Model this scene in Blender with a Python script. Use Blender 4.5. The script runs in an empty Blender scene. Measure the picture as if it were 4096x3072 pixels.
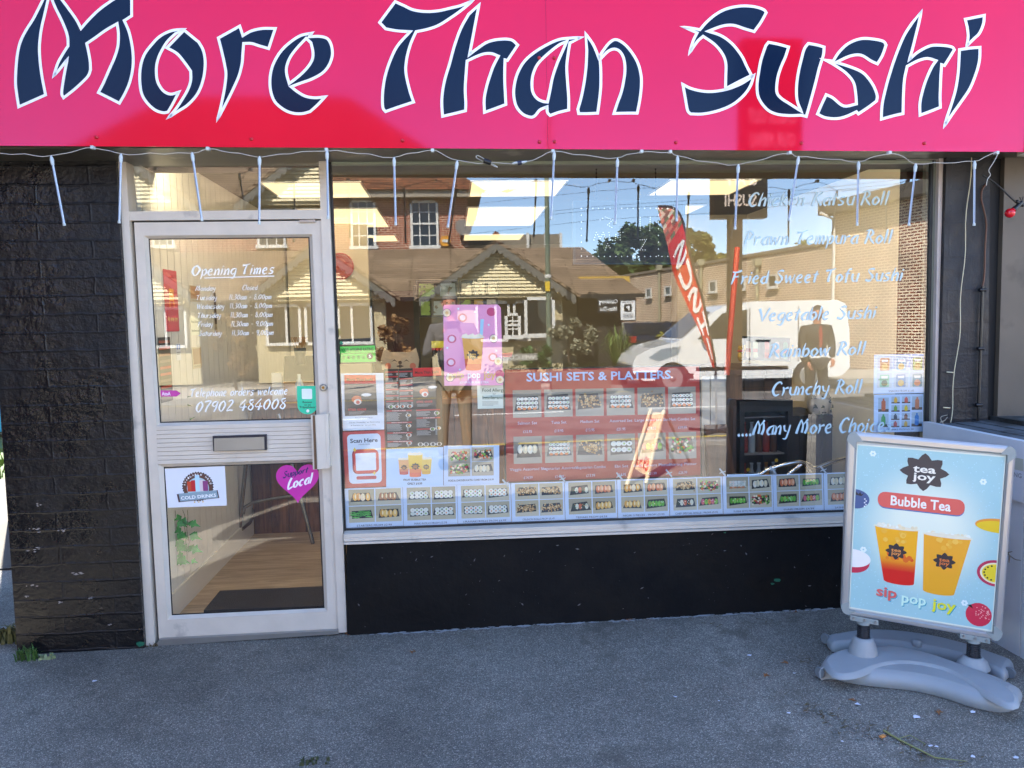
import bpy, bmesh, math, random
from mathutils import Vector, Matrix, noise
from mathutils.geometry import tessellate_polygon
random.seed(7)
R=math.radians
SC=bpy.context.scene
COL=SC.collection
# ------------------------------------------------------------ camera
FPX=3120.0; D=3.8; H=1.5          # focal length in photo pixels, distance from glass, eye height
_n=Vector((-240,-241,FPX)).normalized()
_v=Vector((780,39500,FPX)); _v=(_v-_n*_v.dot(_n)).normalized()
AY=_n; AZ=-_v; AX=AY.cross(AZ)
W=Matrix((AX,AY,AZ))              # camera axes (right, down, forward) -> world
EYE=Vector((0,-D,H))
def ray(px,py): return W@Vector((px-2048,py-1536,FPX))
def at(px,py,Y):                  # point on the vertical plane y=Y
    d=ray(px,py); return EYE+d*((Y+D)/d.y)
def gr(px,py,z=0.0):              # point on the level z
    d=ray(px,py); return EYE+d*((z-H)/d.z)
def mir(px,py,L):                 # a place across the street, L metres of light path away
    p=at(px,py,L-D); return Vector((p.x,-p.y,p.z))
cam=bpy.data.cameras.new('camera'); co=bpy.data.objects.new('camera',cam); COL.objects.link(co)
cam.sensor_width=36; cam.lens=FPX/4096*36; cam.clip_start=.02; cam.clip_end=2000
Rt,Dn,Fw=W@Vector((1,0,0)),W@Vector((0,1,0)),W@Vector((0,0,1))
m=Matrix((Rt,-Dn,-Fw)).transposed().to_4x4(); m.translation=EYE
co.matrix_world=m; SC.camera=co
# ------------------------------------------------------------ sky, sun, exposure
SUN_EL,SUN_AZ=R(47),R(-27)        # azimuth from +y towards +x
wd=bpy.data.worlds.new('World'); SC.world=wd; wd.use_nodes=True
nt=wd.node_tree; bg=nt.nodes['Background']; sk=nt.nodes.new('ShaderNodeTexSky')
sk.sky_type='NISHITA'; sk.sun_disc=False; sk.sun_elevation=SUN_EL; sk.sun_rotation=SUN_AZ
sk.altitude=900; sk.air_density=.85; sk.dust_density=.05; sk.ozone_density=2.2
nt.links.new(sk.outputs[0],bg.inputs[0]); bg.inputs[1].default_value=.1
sl=bpy.data.lights.new('sun','SUN'); sl.energy=3.8; sl.angle=R(.5); sl.color=(1,.95,.87)
so=bpy.data.objects.new('sun',sl); COL.objects.link(so)
sd=Vector((math.sin(SUN_AZ)*math.cos(SUN_EL),math.cos(SUN_AZ)*math.cos(SUN_EL),math.sin(SUN_EL)))
so.rotation_euler=sd.to_track_quat('Z','Y').to_euler(); so.location=sd*40
vs=SC.view_settings; vs.view_transform='Standard'; vs.look='None'; vs.gamma=1; vs.use_curve_mapping=False
vs.exposure=3.3
cy=SC.cycles; cy.max_bounces=10; cy.transparent_max_bounces=24; cy.glossy_bounces=6; cy.diffuse_bounces=4
cy.caustics_reflective=False; cy.caustics_refractive=False; cy.sample_clamp_indirect=6
# ------------------------------------------------------------ colours and materials
def lin(c): return c/12.92 if c<=.04045 else ((c+.055)/1.055)**2.4
def hx(s,a=1):
    s=s.lstrip('#'); return tuple(lin(int(s[i:i+2],16)/255) for i in (0,2,4))+(a,)
MATS={}
def mat(name,col,rough=.5,metal=0,spec=.5,var=0,vscale=6,bump=0,bscale=40,emit=0,coat=0,tint=None,rvar=0,wcol=None,wscale=3,wlo=.6,whi=.7):
    if name in MATS: return MATS[name]
    m=bpy.data.materials.new(name); MATS[name]=m; m.use_nodes=True
    n=m.node_tree.nodes; l=m.node_tree.links; b=n['Principled BSDF']
    if isinstance(col,str): col=hx(col)
    b.inputs['Base Color'].default_value=tuple(col[:3])+(1,)
    b.inputs['Roughness'].default_value=rough; b.inputs['Metallic'].default_value=metal
    b.inputs['Specular IOR Level'].default_value=spec
    if coat: b.inputs['Coat Weight'].default_value=coat; b.inputs['Coat Roughness'].default_value=.04
    if tint: b.inputs['Specular Tint'].default_value=tuple(tint)+(1,)
    if emit: b.inputs['Emission Color'].default_value=tuple(col[:3])+(1,); b.inputs['Emission Strength'].default_value=emit
    tc=n.new('ShaderNodeTexCoord')
    def nz(sc,det=6):
        t=n.new('ShaderNodeTexNoise'); t.inputs['Scale'].default_value=sc; t.inputs['Detail'].default_value=det
        l.new(tc.outputs['Object'],t.inputs['Vector']); return t
    if var or wcol:
        src=None
        if var:
            t=nz(vscale); mr=n.new('ShaderNodeMapRange'); l.new(t.outputs[0],mr.inputs[0])
            mr.inputs[1].default_value=.3; mr.inputs[2].default_value=.7
            mr.inputs[3].default_value=1-var; mr.inputs[4].default_value=1+var
            mx=n.new('ShaderNodeVectorMath'); mx.operation='SCALE'; mx.inputs[0].default_value=col[:3]
            l.new(mr.outputs[0],mx.inputs['Scale']); src=mx.outputs[0]
        if wcol:
            t2=nz(wscale,8); cr=n.new('ShaderNodeMapRange'); l.new(t2.outputs[0],cr.inputs[0])
            cr.inputs[1].default_value=wlo; cr.inputs[2].default_value=whi
            mm=n.new('ShaderNodeMix'); mm.data_type='RGBA'; l.new(cr.outputs[0],mm.inputs[0])
            if src: l.new(src,mm.inputs[6])
            else: mm.inputs[6].default_value=tuple(col[:3])+(1,)
            mm.inputs[7].default_value=hx(wcol) if isinstance(wcol,str) else tuple(wcol[:3])+(1,)
            src=mm.outputs[2]
        l.new(src,b.inputs['Base Color'])
    if rvar:
        t=nz(vscale*1.7); mr=n.new('ShaderNodeMapRange'); l.new(t.outputs[0],mr.inputs[0])
        mr.inputs[1].default_value=.3; mr.inputs[2].default_value=.7
        mr.inputs[3].default_value=max(.02,rough-rvar); mr.inputs[4].default_value=rough+rvar
        l.new(mr.outputs[0],b.inputs['Roughness'])
    if bump:
        t=nz(bscale,8); bp=n.new('ShaderNodeBump'); bp.inputs['Strength'].default_value=bump; bp.inputs['Distance'].default_value=.01
        l.new(t.outputs[0],bp.inputs['Height']); l.new(bp.outputs[0],b.inputs['Normal'])
    return m
def brickmat(name,c1,c2,mortar,bw=.225,rh=.075,ms=.012,rough=.85,bump=.5,spec=.3,big=1.0):
    if name in MATS: return MATS[name]
    m=mat(name,c1,rough,spec=spec); n=m.node_tree.nodes; l=m.node_tree.links; b=n['Principled BSDF']
    uv=n.new('ShaderNodeUVMap'); br=n.new('ShaderNodeTexBrick'); l.new(uv.outputs[0],br.inputs['Vector'])
    br.inputs['Scale'].default_value=1; br.inputs['Brick Width'].default_value=bw; br.inputs['Row Height'].default_value=rh
    br.inputs['Mortar Size'].default_value=ms; br.inputs['Mortar Smooth'].default_value=.2
    br.inputs['Color1'].default_value=hx(c1); br.inputs['Color2'].default_value=hx(c2); br.inputs['Mortar'].default_value=hx(mortar)
    t=n.new('ShaderNodeTexNoise'); t.inputs['Scale'].default_value=1.3; t.inputs['Detail'].default_value=8; l.new(uv.outputs[0],t.inputs['Vector'])
    mr=n.new('ShaderNodeMapRange'); l.new(t.outputs[0],mr.inputs[0]); mr.inputs[1].default_value=.3; mr.inputs[2].default_value=.7
    mr.inputs[3].default_value=.78; mr.inputs[4].default_value=1.2
    mx=n.new('ShaderNodeVectorMath'); mx.operation='SCALE'; l.new(br.outputs[0],mx.inputs[0]); l.new(mr.outputs[0],mx.inputs['Scale'])
    l.new(mx.outputs[0],b.inputs['Base Color'])
    bp=n.new('ShaderNodeBump'); bp.inputs['Strength'].default_value=bump; bp.inputs['Distance'].default_value=.01; bp.invert=True
    l.new(br.outputs['Fac'],bp.inputs['Height']); l.new(bp.outputs[0],b.inputs['Normal'])
    return m
# ------------------------------------------------------------ mesh helpers
def setp(o,**k):
    for a,b in k.items():
        if b is not None: o[a]=b
class MB:
    def __init__(s): s.v=[]; s.f=[]; s.c=[]; s.smooth=[]
    def add(s,vs,fs,col=None,sm=False):
        o=len(s.v); s.v+= [Vector(x) for x in vs]
        for f in fs: s.f.append([o+i for i in f]); s.c.append(col); s.smooth.append(sm)
        return s
    def box(s,a,b,col=None):
        x0,y0,z0=a; x1,y1,z1=b
        vs=[(x0,y0,z0),(x1,y0,z0),(x1,y1,z0),(x0,y1,z0),(x0,y0,z1),(x1,y0,z1),(x1,y1,z1),(x0,y1,z1)]
        return s.add(vs,[(0,3,2,1),(4,5,6,7),(0,1,5,4),(1,2,6,5),(2,3,7,6),(3,0,4,7)],col)
    def hexa(s,p,col=None):       # 8 points: bottom 4 then top 4
        return s.add(p,[(0,3,2,1),(4,5,6,7),(0,1,5,4),(1,2,6,5),(2,3,7,6),(3,0,4,7)],col)
    def prism(s,pts,vec,col=None,sm=False): # planar polygon (list of 3d) extruded by vec
        n=len(pts); vec=Vector(vec); P=[Vector(p) for p in pts]
        tri=tessellate_polygon([P]); vs=P+[p+vec for p in P]
        fs=[tuple(t) for t in tri]+[tuple(i+n for i in reversed(t)) for t in tri]
        s.add(vs,fs,col); s.add(vs,[(i,(i+1)%n,(i+1)%n+n,i+n) for i in range(n)],col,sm); return s
    def tube(s,path,r,seg=8,col=None,cap=True):
        P=[Vector(p) for p in path]; n=len(P); rs=r if isinstance(r,(list,tuple)) else [r]*n
        vs=[]; up=None
        for i,p in enumerate(P):
            t=(P[min(i+1,n-1)]-P[max(i-1,0)]).normalized()
            if up is None: up=Vector((0,0,1)) if abs(t.z)<.9 else Vector((1,0,0))
            a=t.cross(up).normalized(); up=a.cross(t).normalized()
            for k in range(seg):
                th=2*math.pi*k/seg; vs.append(p+(a*math.cos(th)+up*math.sin(th))*rs[i])
        fs=[(i*seg+k,i*seg+(k+1)%seg,(i+1)*seg+(k+1)%seg,(i+1)*seg+k) for i in range(n-1) for k in range(seg)]
        s.add(vs,fs,col,True)
        if cap: s.add(vs[:seg],[tuple(range(seg))],col); s.add(vs[-seg:],[tuple(reversed(range(seg)))],col)
        return s
    def lathe(s,prof,loc=(0,0,0),seg=24,col=None,axis=None):
        vs=[]; L=Vector(loc); q=Matrix.Identity(3) if axis is None else Vector(axis).to_track_quat('Z','Y').to_matrix()
        for r,z in prof:
            for k in range(seg):
                th=2*math.pi*k/seg; vs.append(L+q@Vector((r*math.cos(th),r*math.sin(th),z)))
        n=len(prof); fs=[(i*seg+k,i*seg+(k+1)%seg,(i+1)*seg+(k+1)%seg,(i+1)*seg+k) for i in range(n-1) for k in range(seg)]
        s.add(vs,fs,col,True)
        if prof[0][0]>1e-4: s.add(vs[:seg],[tuple(reversed(range(seg)))],col)
        if prof[-1][0]>1e-4: s.add(vs[-seg:],[tuple(range(seg))],col)
        return s
    def ball(s,c,r,seg=12,rings=8,col=None):
        c=Vector(c); r=Vector(r) if not isinstance(r,(int,float)) else Vector((r,r,r)); vs=[]
        for i in range(rings+1):
            ph=math.pi*i/rings
            for k in range(seg):
                th=2*math.pi*k/seg; vs.append(c+Vector((r.x*math.sin(ph)*math.cos(th),r.y*math.sin(ph)*math.sin(th),-r.z*math.cos(ph))))
        s.add(vs,[(i*seg+k,i*seg+(k+1)%seg,(i+1)*seg+(k+1)%seg,(i+1)*seg+k) for i in range(rings) for k in range(seg)],col,True); return s
    def build(s,name,m=None,parent=None,label=None,cat=None,group=None,kind=None,bevel=0,sub=0):
        me=bpy.data.meshes.new(name); me.from_pydata(s.v,[],s.f); me.validate()
        me.polygons.foreach_set('use_smooth',s.smooth[:len(me.polygons)]) if len(me.polygons)==len(s.smooth) else None
        uv=me.uv_layers.new(name='UVMap')
        for p in me.polygons:
            n=p.normal
            if abs(n.z)>.98: t=Vector((1,0,0)); b=Vector((0,1,0))
            else: t=Vector((-n.y,n.x,0)).normalized(); b=n.cross(t)*-1; b=b if b.z>0 else -b
            for li in p.loop_indices:
                q=me.vertices[me.loops[li].vertex_index].co; uv.data[li].uv=(q.dot(t),q.dot(b))
        if any(c is not None for c in s.c) and len(me.polygons)==len(s.c):
            ca=me.color_attributes.new('Col','FLOAT_COLOR','CORNER')
            for p,c in zip(me.polygons,s.c):
                c=c or (.8,.8,.8,1)
                if isinstance(c[0],tuple):
                    for k_,li in enumerate(p.loop_indices): ca.data[li].color=c[k_]
                    continue
                for li in p.loop_indices: ca.data[li].color=c
        o=bpy.data.objects.new(name,me); COL.objects.link(o)
        if m is not None: me.materials.append(m)
        if parent is not None:
            o.parent=parent; o.matrix_parent_inverse=Matrix.Translation(-parent.location) if parent.type=='EMPTY' else Matrix.Identity(4)
        if bevel:
            b=o.modifiers.new('bevel','BEVEL'); b.width=bevel; b.segments=2; b.limit_method='ANGLE'; b.angle_limit=R(40)
        if sub:
            b=o.modifiers.new('subdivision','SUBSURF'); b.levels=sub; b.render_levels=sub
        setp(o,label=label,category=cat,group=group,kind=kind)
        return o
def thing(name,label,cat,loc=(0,0,0),group=None,kind=None):
    o=bpy.data.objects.new(name,None); COL.objects.link(o); o.location=loc; o.empty_display_size=.1
    setp(o,label=label,category=cat,group=group,kind=kind); return o
def slab(mb,pts,Y,depth,col=None):   # pixel polygon on plane Y, thickness going back
    return mb.prism([at(x,y,Y) for x,y in pts],(0,depth,0),col)
def smooth_path(pts,k=6,closed=True):
    """pts: (x,y) or (x,y,1) for a corner; Catmull-Rom between corners"""
    n=len(pts); out=[]
    for i in range(n if closed else n-1):
        p1=pts[i]; p2=pts[(i+1)%n]
        p0=pts[i-1] if (closed or i>0) else p1; p3=pts[(i+2)%n] if (closed or i+2<n) else p2
        c1=len(p1)>2; c2=len(p2)>2
        a0=p1 if c1 else p0; a3=p2 if c2 else p3
        if c1 and c2: out.append((p1[0],p1[1])); continue
        for j in range(k):
            t=j/k; f=[]
            for d in (0,1):
                q0,q1,q2,q3=a0[d],p1[d],p2[d],a3[d]
                if c1: q0=q1-(q2-q1)*.5
                if c2: q3=q2+(q2-q1)*.5
                f.append(.5*((2*q1)+(-q0+q2)*t+(2*q0-5*q1+4*q2-q3)*t*t+(-q0+3*q1-3*q2+q3)*t**3))
            out.append(tuple(f))
    if not closed: out.append(tuple(pts[-1][:2]))
    return out
PRINT=mat('printed_surface',(.8,.8,.8),.35)
def attr(m):
    n=m.node_tree.nodes; a=n.new('ShaderNodeAttribute'); a.attribute_name='Col'
    m.node_tree.links.new(a.outputs[0],n['Principled BSDF'].inputs['Base Color']); return m
attr(PRINT)
_tc={}
def textmesh(s,bold=False):
    k=(s,bold)
    if k in _tc: return _tc[k]
    cu=bpy.data.curves.new('t','FONT'); cu.body=s; cu.resolution_u=2; cu.size=1
    if bold: cu.offset=.022
    o=bpy.data.objects.new('t',cu); COL.objects.link(o)
    dg=bpy.context.evaluated_depsgraph_get(); me=o.evaluated_get(dg).to_mesh()
    vs=[(v.co.x,v.co.y) for v in me.vertices]; fs=[tuple(p.vertices) for p in me.polygons]
    o.evaluated_get(dg).to_mesh_clear(); bpy.data.objects.remove(o); bpy.data.curves.remove(cu)
    _tc[k]=(vs,fs); return _tc[k]
class Art:
    """flat print: unit square (u right, v down) laid on four 3d corners TL,TR,BR,BL; every layer 0.25 mm nearer the viewer"""
    def __init__(s,tl,tr,br,bl,step=.00025,asp=None):
        s.q=[Vector(p) for p in (tl,tr,br,bl)]
        s.n=-((s.q[1]-s.q[0]).cross(s.q[3]-s.q[0])).normalized(); s.n=s.n if s.n.y<0 else -s.n
        s.w=((s.q[1]-s.q[0]).length+(s.q[2]-s.q[3]).length)/2; s.h=((s.q[3]-s.q[0]).length+(s.q[2]-s.q[1]).length)/2
        s.mb=MB(); s.mi=0; s._L=0; s.step=step
    @property
    def L(s): return s._L
    @L.setter
    def L(s,x): s._L=x; s.mi=0
    def P(s,u,v,L=None):
        a,b,c,d=s.q; return a*(1-u)*(1-v)+b*u*(1-v)+c*u*v+d*(1-u)*v+s.n*s.step*(s._L+s.mi%25*.035 if L is None else L)
    def lay(s): s.L=s._L+1; return s
    def base(s,col,th=.0004):
        p=[s.P(0,0),s.P(1,0),s.P(1,1),s.P(0,1)]; s.mb.prism(p,-s.n*th,hx(col)); return s.lay()
    def poly(s,pts,col):
        P=[Vector((u,v,0)) for u,v in pts]; s.mi+=1
        s.mb.add([s.P(u,v) for u,v in pts],[tuple(t) for t in tessellate_polygon([P])],hx(col) if isinstance(col,str) else col); return s
    def rect(s,u0,v0,u1,v1,col): s.mi+=1; s.mb.add([s.P(u0,v0),s.P(u1,v0),s.P(u1,v1),s.P(u0,v1)],[(0,1,2,3)],hx(col)); return s
    def disc(s,u,v,r,col,ry=None,n=10,a0=0):  # r in fraction of width
        ry=(ry if ry else r)*s.w/s.h; s.mi+=1
        s.mb.add([s.P(u+r*math.cos(a0+6.2832*k/n),v+ry*math.sin(a0+6.2832*k/n)) for k in range(n)],[tuple(range(n))],hx(col)); return s
    def rrect(s,u0,v0,u1,v1,r,col):
        ry=r*s.w/s.h; pts=[]
        for cx,cy,a in ((u1-r,v0+ry,-90),(u1-r,v1-ry,0),(u0+r,v1-ry,90),(u0+r,v0+ry,180)):
            for k in range(5): th=R(a+22.5*k); pts.append((cx+r*math.cos(th),cy+ry*math.sin(th)))
        return s.poly(pts,col)
    def text(s,t,u0,u1,v,h,col,bold=False,fit=True,rot=0):
        """text between u0..u1 with baseline v, cap height h (fraction of height)"""
        vs,fs=textmesh(t,bold)
        if not vs: return s
        s.mi+=1
        x0=min(p[0] for p in vs); x1=max(p[0] for p in vs); sy=h/.73
        sx=(u1-u0)/(x1-x0) if fit else sy*s.h/s.w
        off=u0 if fit else (u0+u1)/2-(x1-x0)*sx/2
        c=hx(col); ca,sa=math.cos(rot),math.sin(rot); cu=(u0+u1)/2
        pts=[]
        for x,y in vs:
            U=off+(x-x0)*sx; V=v-y*sy
            if rot:
                du=(U-cu)*s.w; dv=(V-v)*s.h; U=cu+(du*ca-dv*sa)/s.w; V=v+(du*sa+dv*ca)/s.h
            pts.append(s.P(U,V))
        s.mb.add(pts,fs,c); return s
    def build(s,name,label,cat,group=None,parent=None,m=None): return s.mb.build(name,m or PRINT,parent,label,cat,group)
# ------------------------------------------------------------ common materials
ALU=mat('grey_white_aluminium','#cfc5b8',.38,spec=.5,var=.05,vscale=9,bump=.06,bscale=60,wcol='#8d8883',wscale=7,wlo=.66,whi=.8)
ALUD=mat('anodised_aluminium','#9c9a96',.3,metal=.6,var=.06)
GASK=mat('black_rubber','#0d0e12',.5)
CREAM=mat('cream_wall_paint','#d9d0b8',.7,var=.03,vscale=2)
WHITEP=mat('white_paint','#d6d8dc',.45,var=.05,vscale=5,wcol='#94928c',wscale=9,wlo=.68,whi=.8,bump=.1,bscale=30)
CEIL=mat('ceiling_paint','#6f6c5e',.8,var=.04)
CHROME=mat('chrome','#d8d8d8',.12,metal=1); SATIN=mat('satin_steel','#9c9890',.22,metal=1)
BLK=mat('black_plastic','#101114',.4)
GREYP=mat('grey_plastic','#7d8288',.5,var=.05,vscale=14,bump=.05,bscale=200)
WOOD=mat('dark_pine','#5b3a20',.6)
def woodmat(name,c1,c2,sc=1.0,pl=.11,rough=.55,along='V',gap=.04,vr=.22):
    m=mat(name,c1,rough); n=m.node_tree.nodes; l=m.node_tree.links; b=n['Principled BSDF']
    uv=n.new('ShaderNodeUVMap'); sp=n.new('ShaderNodeSeparateXYZ'); l.new(uv.outputs[0],sp.inputs[0])
    ax,ay=(sp.outputs[0],sp.outputs[1]) if along=='V' else (sp.outputs[1],sp.outputs[0])
    d=n.new('ShaderNodeMath'); d.operation='DIVIDE'; l.new(ax,d.inputs[0]); d.inputs[1].default_value=pl
    fl=n.new('ShaderNodeMath'); fl.operation='FLOOR'; l.new(d.outputs[0],fl.inputs[0])
    fr=n.new('ShaderNodeMath'); fr.operation='FRACT'; l.new(d.outputs[0],fr.inputs[0])
    cb=n.new('ShaderNodeCombineXYZ'); mu=n.new('ShaderNodeMath'); mu.operation='MULTIPLY'; mu.inputs[1].default_value=14*sc; l.new(ax,mu.inputs[0])
    mu2=n.new('ShaderNodeMath'); mu2.operation='MULTIPLY'; mu2.inputs[1].default_value=1.4*sc; l.new(ay,mu2.inputs[0])
    ad=n.new('ShaderNodeMath'); ad.operation='MULTIPLY'; ad.inputs[1].default_value=7.3; l.new(fl.outputs[0],ad.inputs[0])
    l.new(mu.outputs[0],cb.inputs[0]); l.new(mu2.outputs[0],cb.inputs[1]); l.new(ad.outputs[0],cb.inputs[2])
    ns=n.new('ShaderNodeTexNoise'); ns.inputs['Scale'].default_value=1.6; ns.inputs['Detail'].default_value=7; ns.inputs['Distortion'].default_value=1.4; l.new(cb.outputs[0],ns.inputs['Vector'])
    rp=n.new('ShaderNodeValToRGB'); rp.color_ramp.elements[0].position=.32; rp.color_ramp.elements[0].color=hx(c2); rp.color_ramp.elements[1].position=.68; rp.color_ramp.elements[1].color=hx(c1)
    l.new(ns.outputs[0],rp.inputs[0])
    wn=n.new('ShaderNodeTexWhiteNoise'); wn.noise_dimensions='1D'; l.new(fl.outputs[0],wn.inputs['W'])
    mr=n.new('ShaderNodeMapRange'); l.new(wn.outputs[0],mr.inputs[0]); mr.inputs[3].default_value=1-vr; mr.inputs[4].default_value=1+vr
    sc2=n.new('ShaderNodeVectorMath'); sc2.operation='SCALE'; l.new(rp.outputs[0],sc2.inputs[0]); l.new(mr.outputs[0],sc2.inputs['Scale'])
    l.new(sc2.outputs[0],b.inputs['Base Color'])
    if gap:
        pp=n.new('ShaderNodeMath'); pp.operation='PINGPONG'; pp.inputs[1].default_value=.5; l.new(fr.outputs[0],pp.inputs[0])
        ls=n.new('ShaderNodeMapRange'); l.new(pp.outputs[0],ls.inputs[0]); ls.inputs[1].default_value=0; ls.inputs[2].default_value=gap
        bp=n.new('ShaderNodeBump'); bp.inputs['Distance'].default_value=.02; bp.inputs['Strength'].default_value=1; l.new(ls.outputs[0],bp.inputs['Height']); l.new(bp.outputs[0],b.inputs['Normal'])
    return m
PLANK=woodmat('stained_plank','#8a5a32','#4a2b16',pl=.12)
PLANKD=woodmat('dark_stained_plank','#4c382b','#2c1f18',pl=.13)
FLOORW=woodmat('oak_laminate','#b89f80','#8a745a',pl=.19,gap=.004,along='H',vr=.07)
TONGUE=woodmat('white_tongue_groove','#d4d0c4','#cdc9bd',pl=.1,gap=.03,vr=.015)
def glassmat(name,f0=.1,f1=.55,tint=(.93,.97,.95)):
    m=bpy.data.materials.new(name); m.use_nodes=True; n=m.node_tree.nodes; l=m.node_tree.links; n.clear()
    o=n.new('ShaderNodeOutputMaterial'); mx=n.new('ShaderNodeMixShader'); t=n.new('ShaderNodeBsdfTransparent'); g=n.new('ShaderNodeBsdfGlossy')
    g.inputs['Roughness'].default_value=0; t.inputs[0].default_value=tint+(1,); g.inputs[0].default_value=(1,1,1,1)
    lw=n.new('ShaderNodeFresnel'); lw.inputs[0].default_value=1.5
    mr=n.new('ShaderNodeMapRange'); l.new(lw.outputs[0],mr.inputs[0]); mr.inputs[1].default_value=.04; mr.inputs[2].default_value=1; mr.inputs[3].default_value=f0; mr.inputs[4].default_value=1
    tc=n.new('ShaderNodeTexCoord'); ns=n.new('ShaderNodeTexNoise'); ns.inputs['Scale'].default_value=.9; ns.inputs['Detail'].default_value=1; l.new(tc.outputs['Object'],ns.inputs['Vector'])
    bp=n.new('ShaderNodeBump'); bp.inputs['Strength'].default_value=.012; bp.inputs['Distance'].default_value=.05; l.new(ns.outputs[0],bp.inputs['Height']); l.new(bp.outputs[0],g.inputs['Normal'])
    l.new(mr.outputs[0],mx.inputs[0]); l.new(t.outputs[0],mx.inputs[1]); l.new(g.outputs[0],mx.inputs[2]); l.new(mx.outputs[0],o.inputs[0]); return m
GLASS=glassmat('window_glass',.115,tint=(.97,.985,.98))
# ------------------------------------------------------------ ground
GZ0=at(1390,2540,-.04); GZ1=at(3360,2430,-.04)
GS=(GZ1.z-GZ0.z)/(GZ1.x-GZ0.x)
def gz(x,y=0): return GZ0.z+GS*(x-GZ0.x) if x<4 else GZ0.z+GS*(4-GZ0.x)
def grd(px,py,h=0):               # point on the sloping pavement
    z=gz(0)+h
    for _ in range(4): p=gr(px,py,z); z=gz(p.x)+h
    return p
def asphalt():
    m=mat('asphalt','#51545a',.85,spec=.35); n=m.node_tree.nodes; l=m.node_tree.links; b=n['Principled BSDF']
    tc=n.new('ShaderNodeTexCoord')
    def nz(s,d=4,r=.6):
        t=n.new('ShaderNodeTexNoise'); t.inputs['Scale'].default_value=s; t.inputs['Detail'].default_value=d; t.inputs['Roughness'].default_value=r; l.new(tc.outputs['Object'],t.inputs['Vector']); return t
    v=n.new('ShaderNodeTexVoronoi'); v.inputs['Scale'].default_value=270; l.new(tc.outputs['Object'],v.inputs['Vector'])
    cr=n.new('ShaderNodeValToRGB'); e=cr.color_ramp.elements
    e[0].position=.05; e[0].color=hx('#75716a'); e[1].position=.97; e[1].color=hx('#cfc6b6')
    for p,c in ((.45,'#8c877e'),(.82,'#9b958a')): q=cr.color_ramp.elements.new(p); q.color=hx(c)
    sp=n.new('ShaderNodeSeparateColor'); l.new(v.outputs['Color'],sp.inputs[0]); l.new(sp.outputs[0],cr.inputs[0])
    dm=n.new('ShaderNodeMapRange'); l.new(v.outputs['Distance'],dm.inputs[0]); dm.inputs[1].default_value=.2; dm.inputs[2].default_value=.75; dm.inputs[3].default_value=1; dm.inputs[4].default_value=.5
    s1=n.new('ShaderNodeVectorMath'); s1.operation='SCALE'; l.new(cr.outputs[0],s1.inputs[0]); l.new(dm.outputs[0],s1.inputs['Scale'])
    big=nz(1.1,8,.72); mr=n.new('ShaderNodeMapRange'); l.new(big.outputs[0],mr.inputs[0]); mr.inputs[1].default_value=.35; mr.inputs[2].default_value=.68; mr.inputs[3].default_value=.62; mr.inputs[4].default_value=1.26
    s2=n.new('ShaderNodeVectorMath'); s2.operation='SCALE'; l.new(s1.outputs[0],s2.inputs[0]); l.new(mr.outputs[0],s2.inputs['Scale'])
    st=nz(2.1,9,.7); sm=n.new('ShaderNodeMapRange'); l.new(st.outputs[0],sm.inputs[0]); sm.inputs[1].default_value=.54; sm.inputs[2].default_value=.66; sm.inputs[4].default_value=.6
    mx=n.new('ShaderNodeMix'); mx.data_type='RGBA'; l.new(sm.outputs[0],mx.inputs[0]); l.new(s2.outputs[0],mx.inputs[6]); mx.inputs[7].default_value=hx('#4e483f')
    l.new(mx.outputs[2],b.inputs['Base Color'])
    bp=n.new('ShaderNodeBump'); bp.inputs['Strength'].default_value=.5; bp.inputs['Distance'].default_value=.003; bp.invert=True; l.new(v.outputs['Distance'],bp.inputs['Height']); l.new(bp.outputs[0],b.inputs['Normal'])
    return m
ASPH=asphalt()
mb=MB(); ys=[-400,-60,-30,-12,-9.0]; 
def gquad(x0,x1,y0,y1,dz=0,nx=1,col=None,b=None):
    b=b or MB()
    for i in range(nx):
        a=x0+(x1-x0)*i/nx; c=x0+(x1-x0)*(i+1)/nx
        b.add([(a,y0,gz(a)+dz),(c,y0,gz(c)+dz),(c,y1,gz(c)+dz),(a,y1,gz(a)+dz)],[(0,1,2,3)],col)
    return b
g=MB(); 
for xa,xb in ((-500,-30),(-30,-12),(-12,4),(4,30),(30,500)):
    za,zb=[gz(max(-12,min(4,x))) for x in (xa,xb)]
    g.add([(xa,-500,za),(xb,-500,zb),(xb,500,zb),(xa,500,za)],[(0,1,2,3)])
g.build('ground',ASPH,kind='structure')
def gzc(x): return gz(max(-12,min(4,x)))
KERB=mat('kerb_stone','#8d8a83',.85,var=.15,vscale=3,bump=.3)
CONC=mat('paving_concrete','#a89f90',.9,var=.12,vscale=1.5,bump=.2)
ROADW=mat('road_paint','#d9d7cf',.7,var=.1,vscale=8)
ROADA=mat('road_asphalt','#6e6a66',.85,var=.2,vscale=2,bump=.5,bscale=150,wcol='#4c4a48',wscale=.8,wlo=.5,whi=.62)
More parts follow.
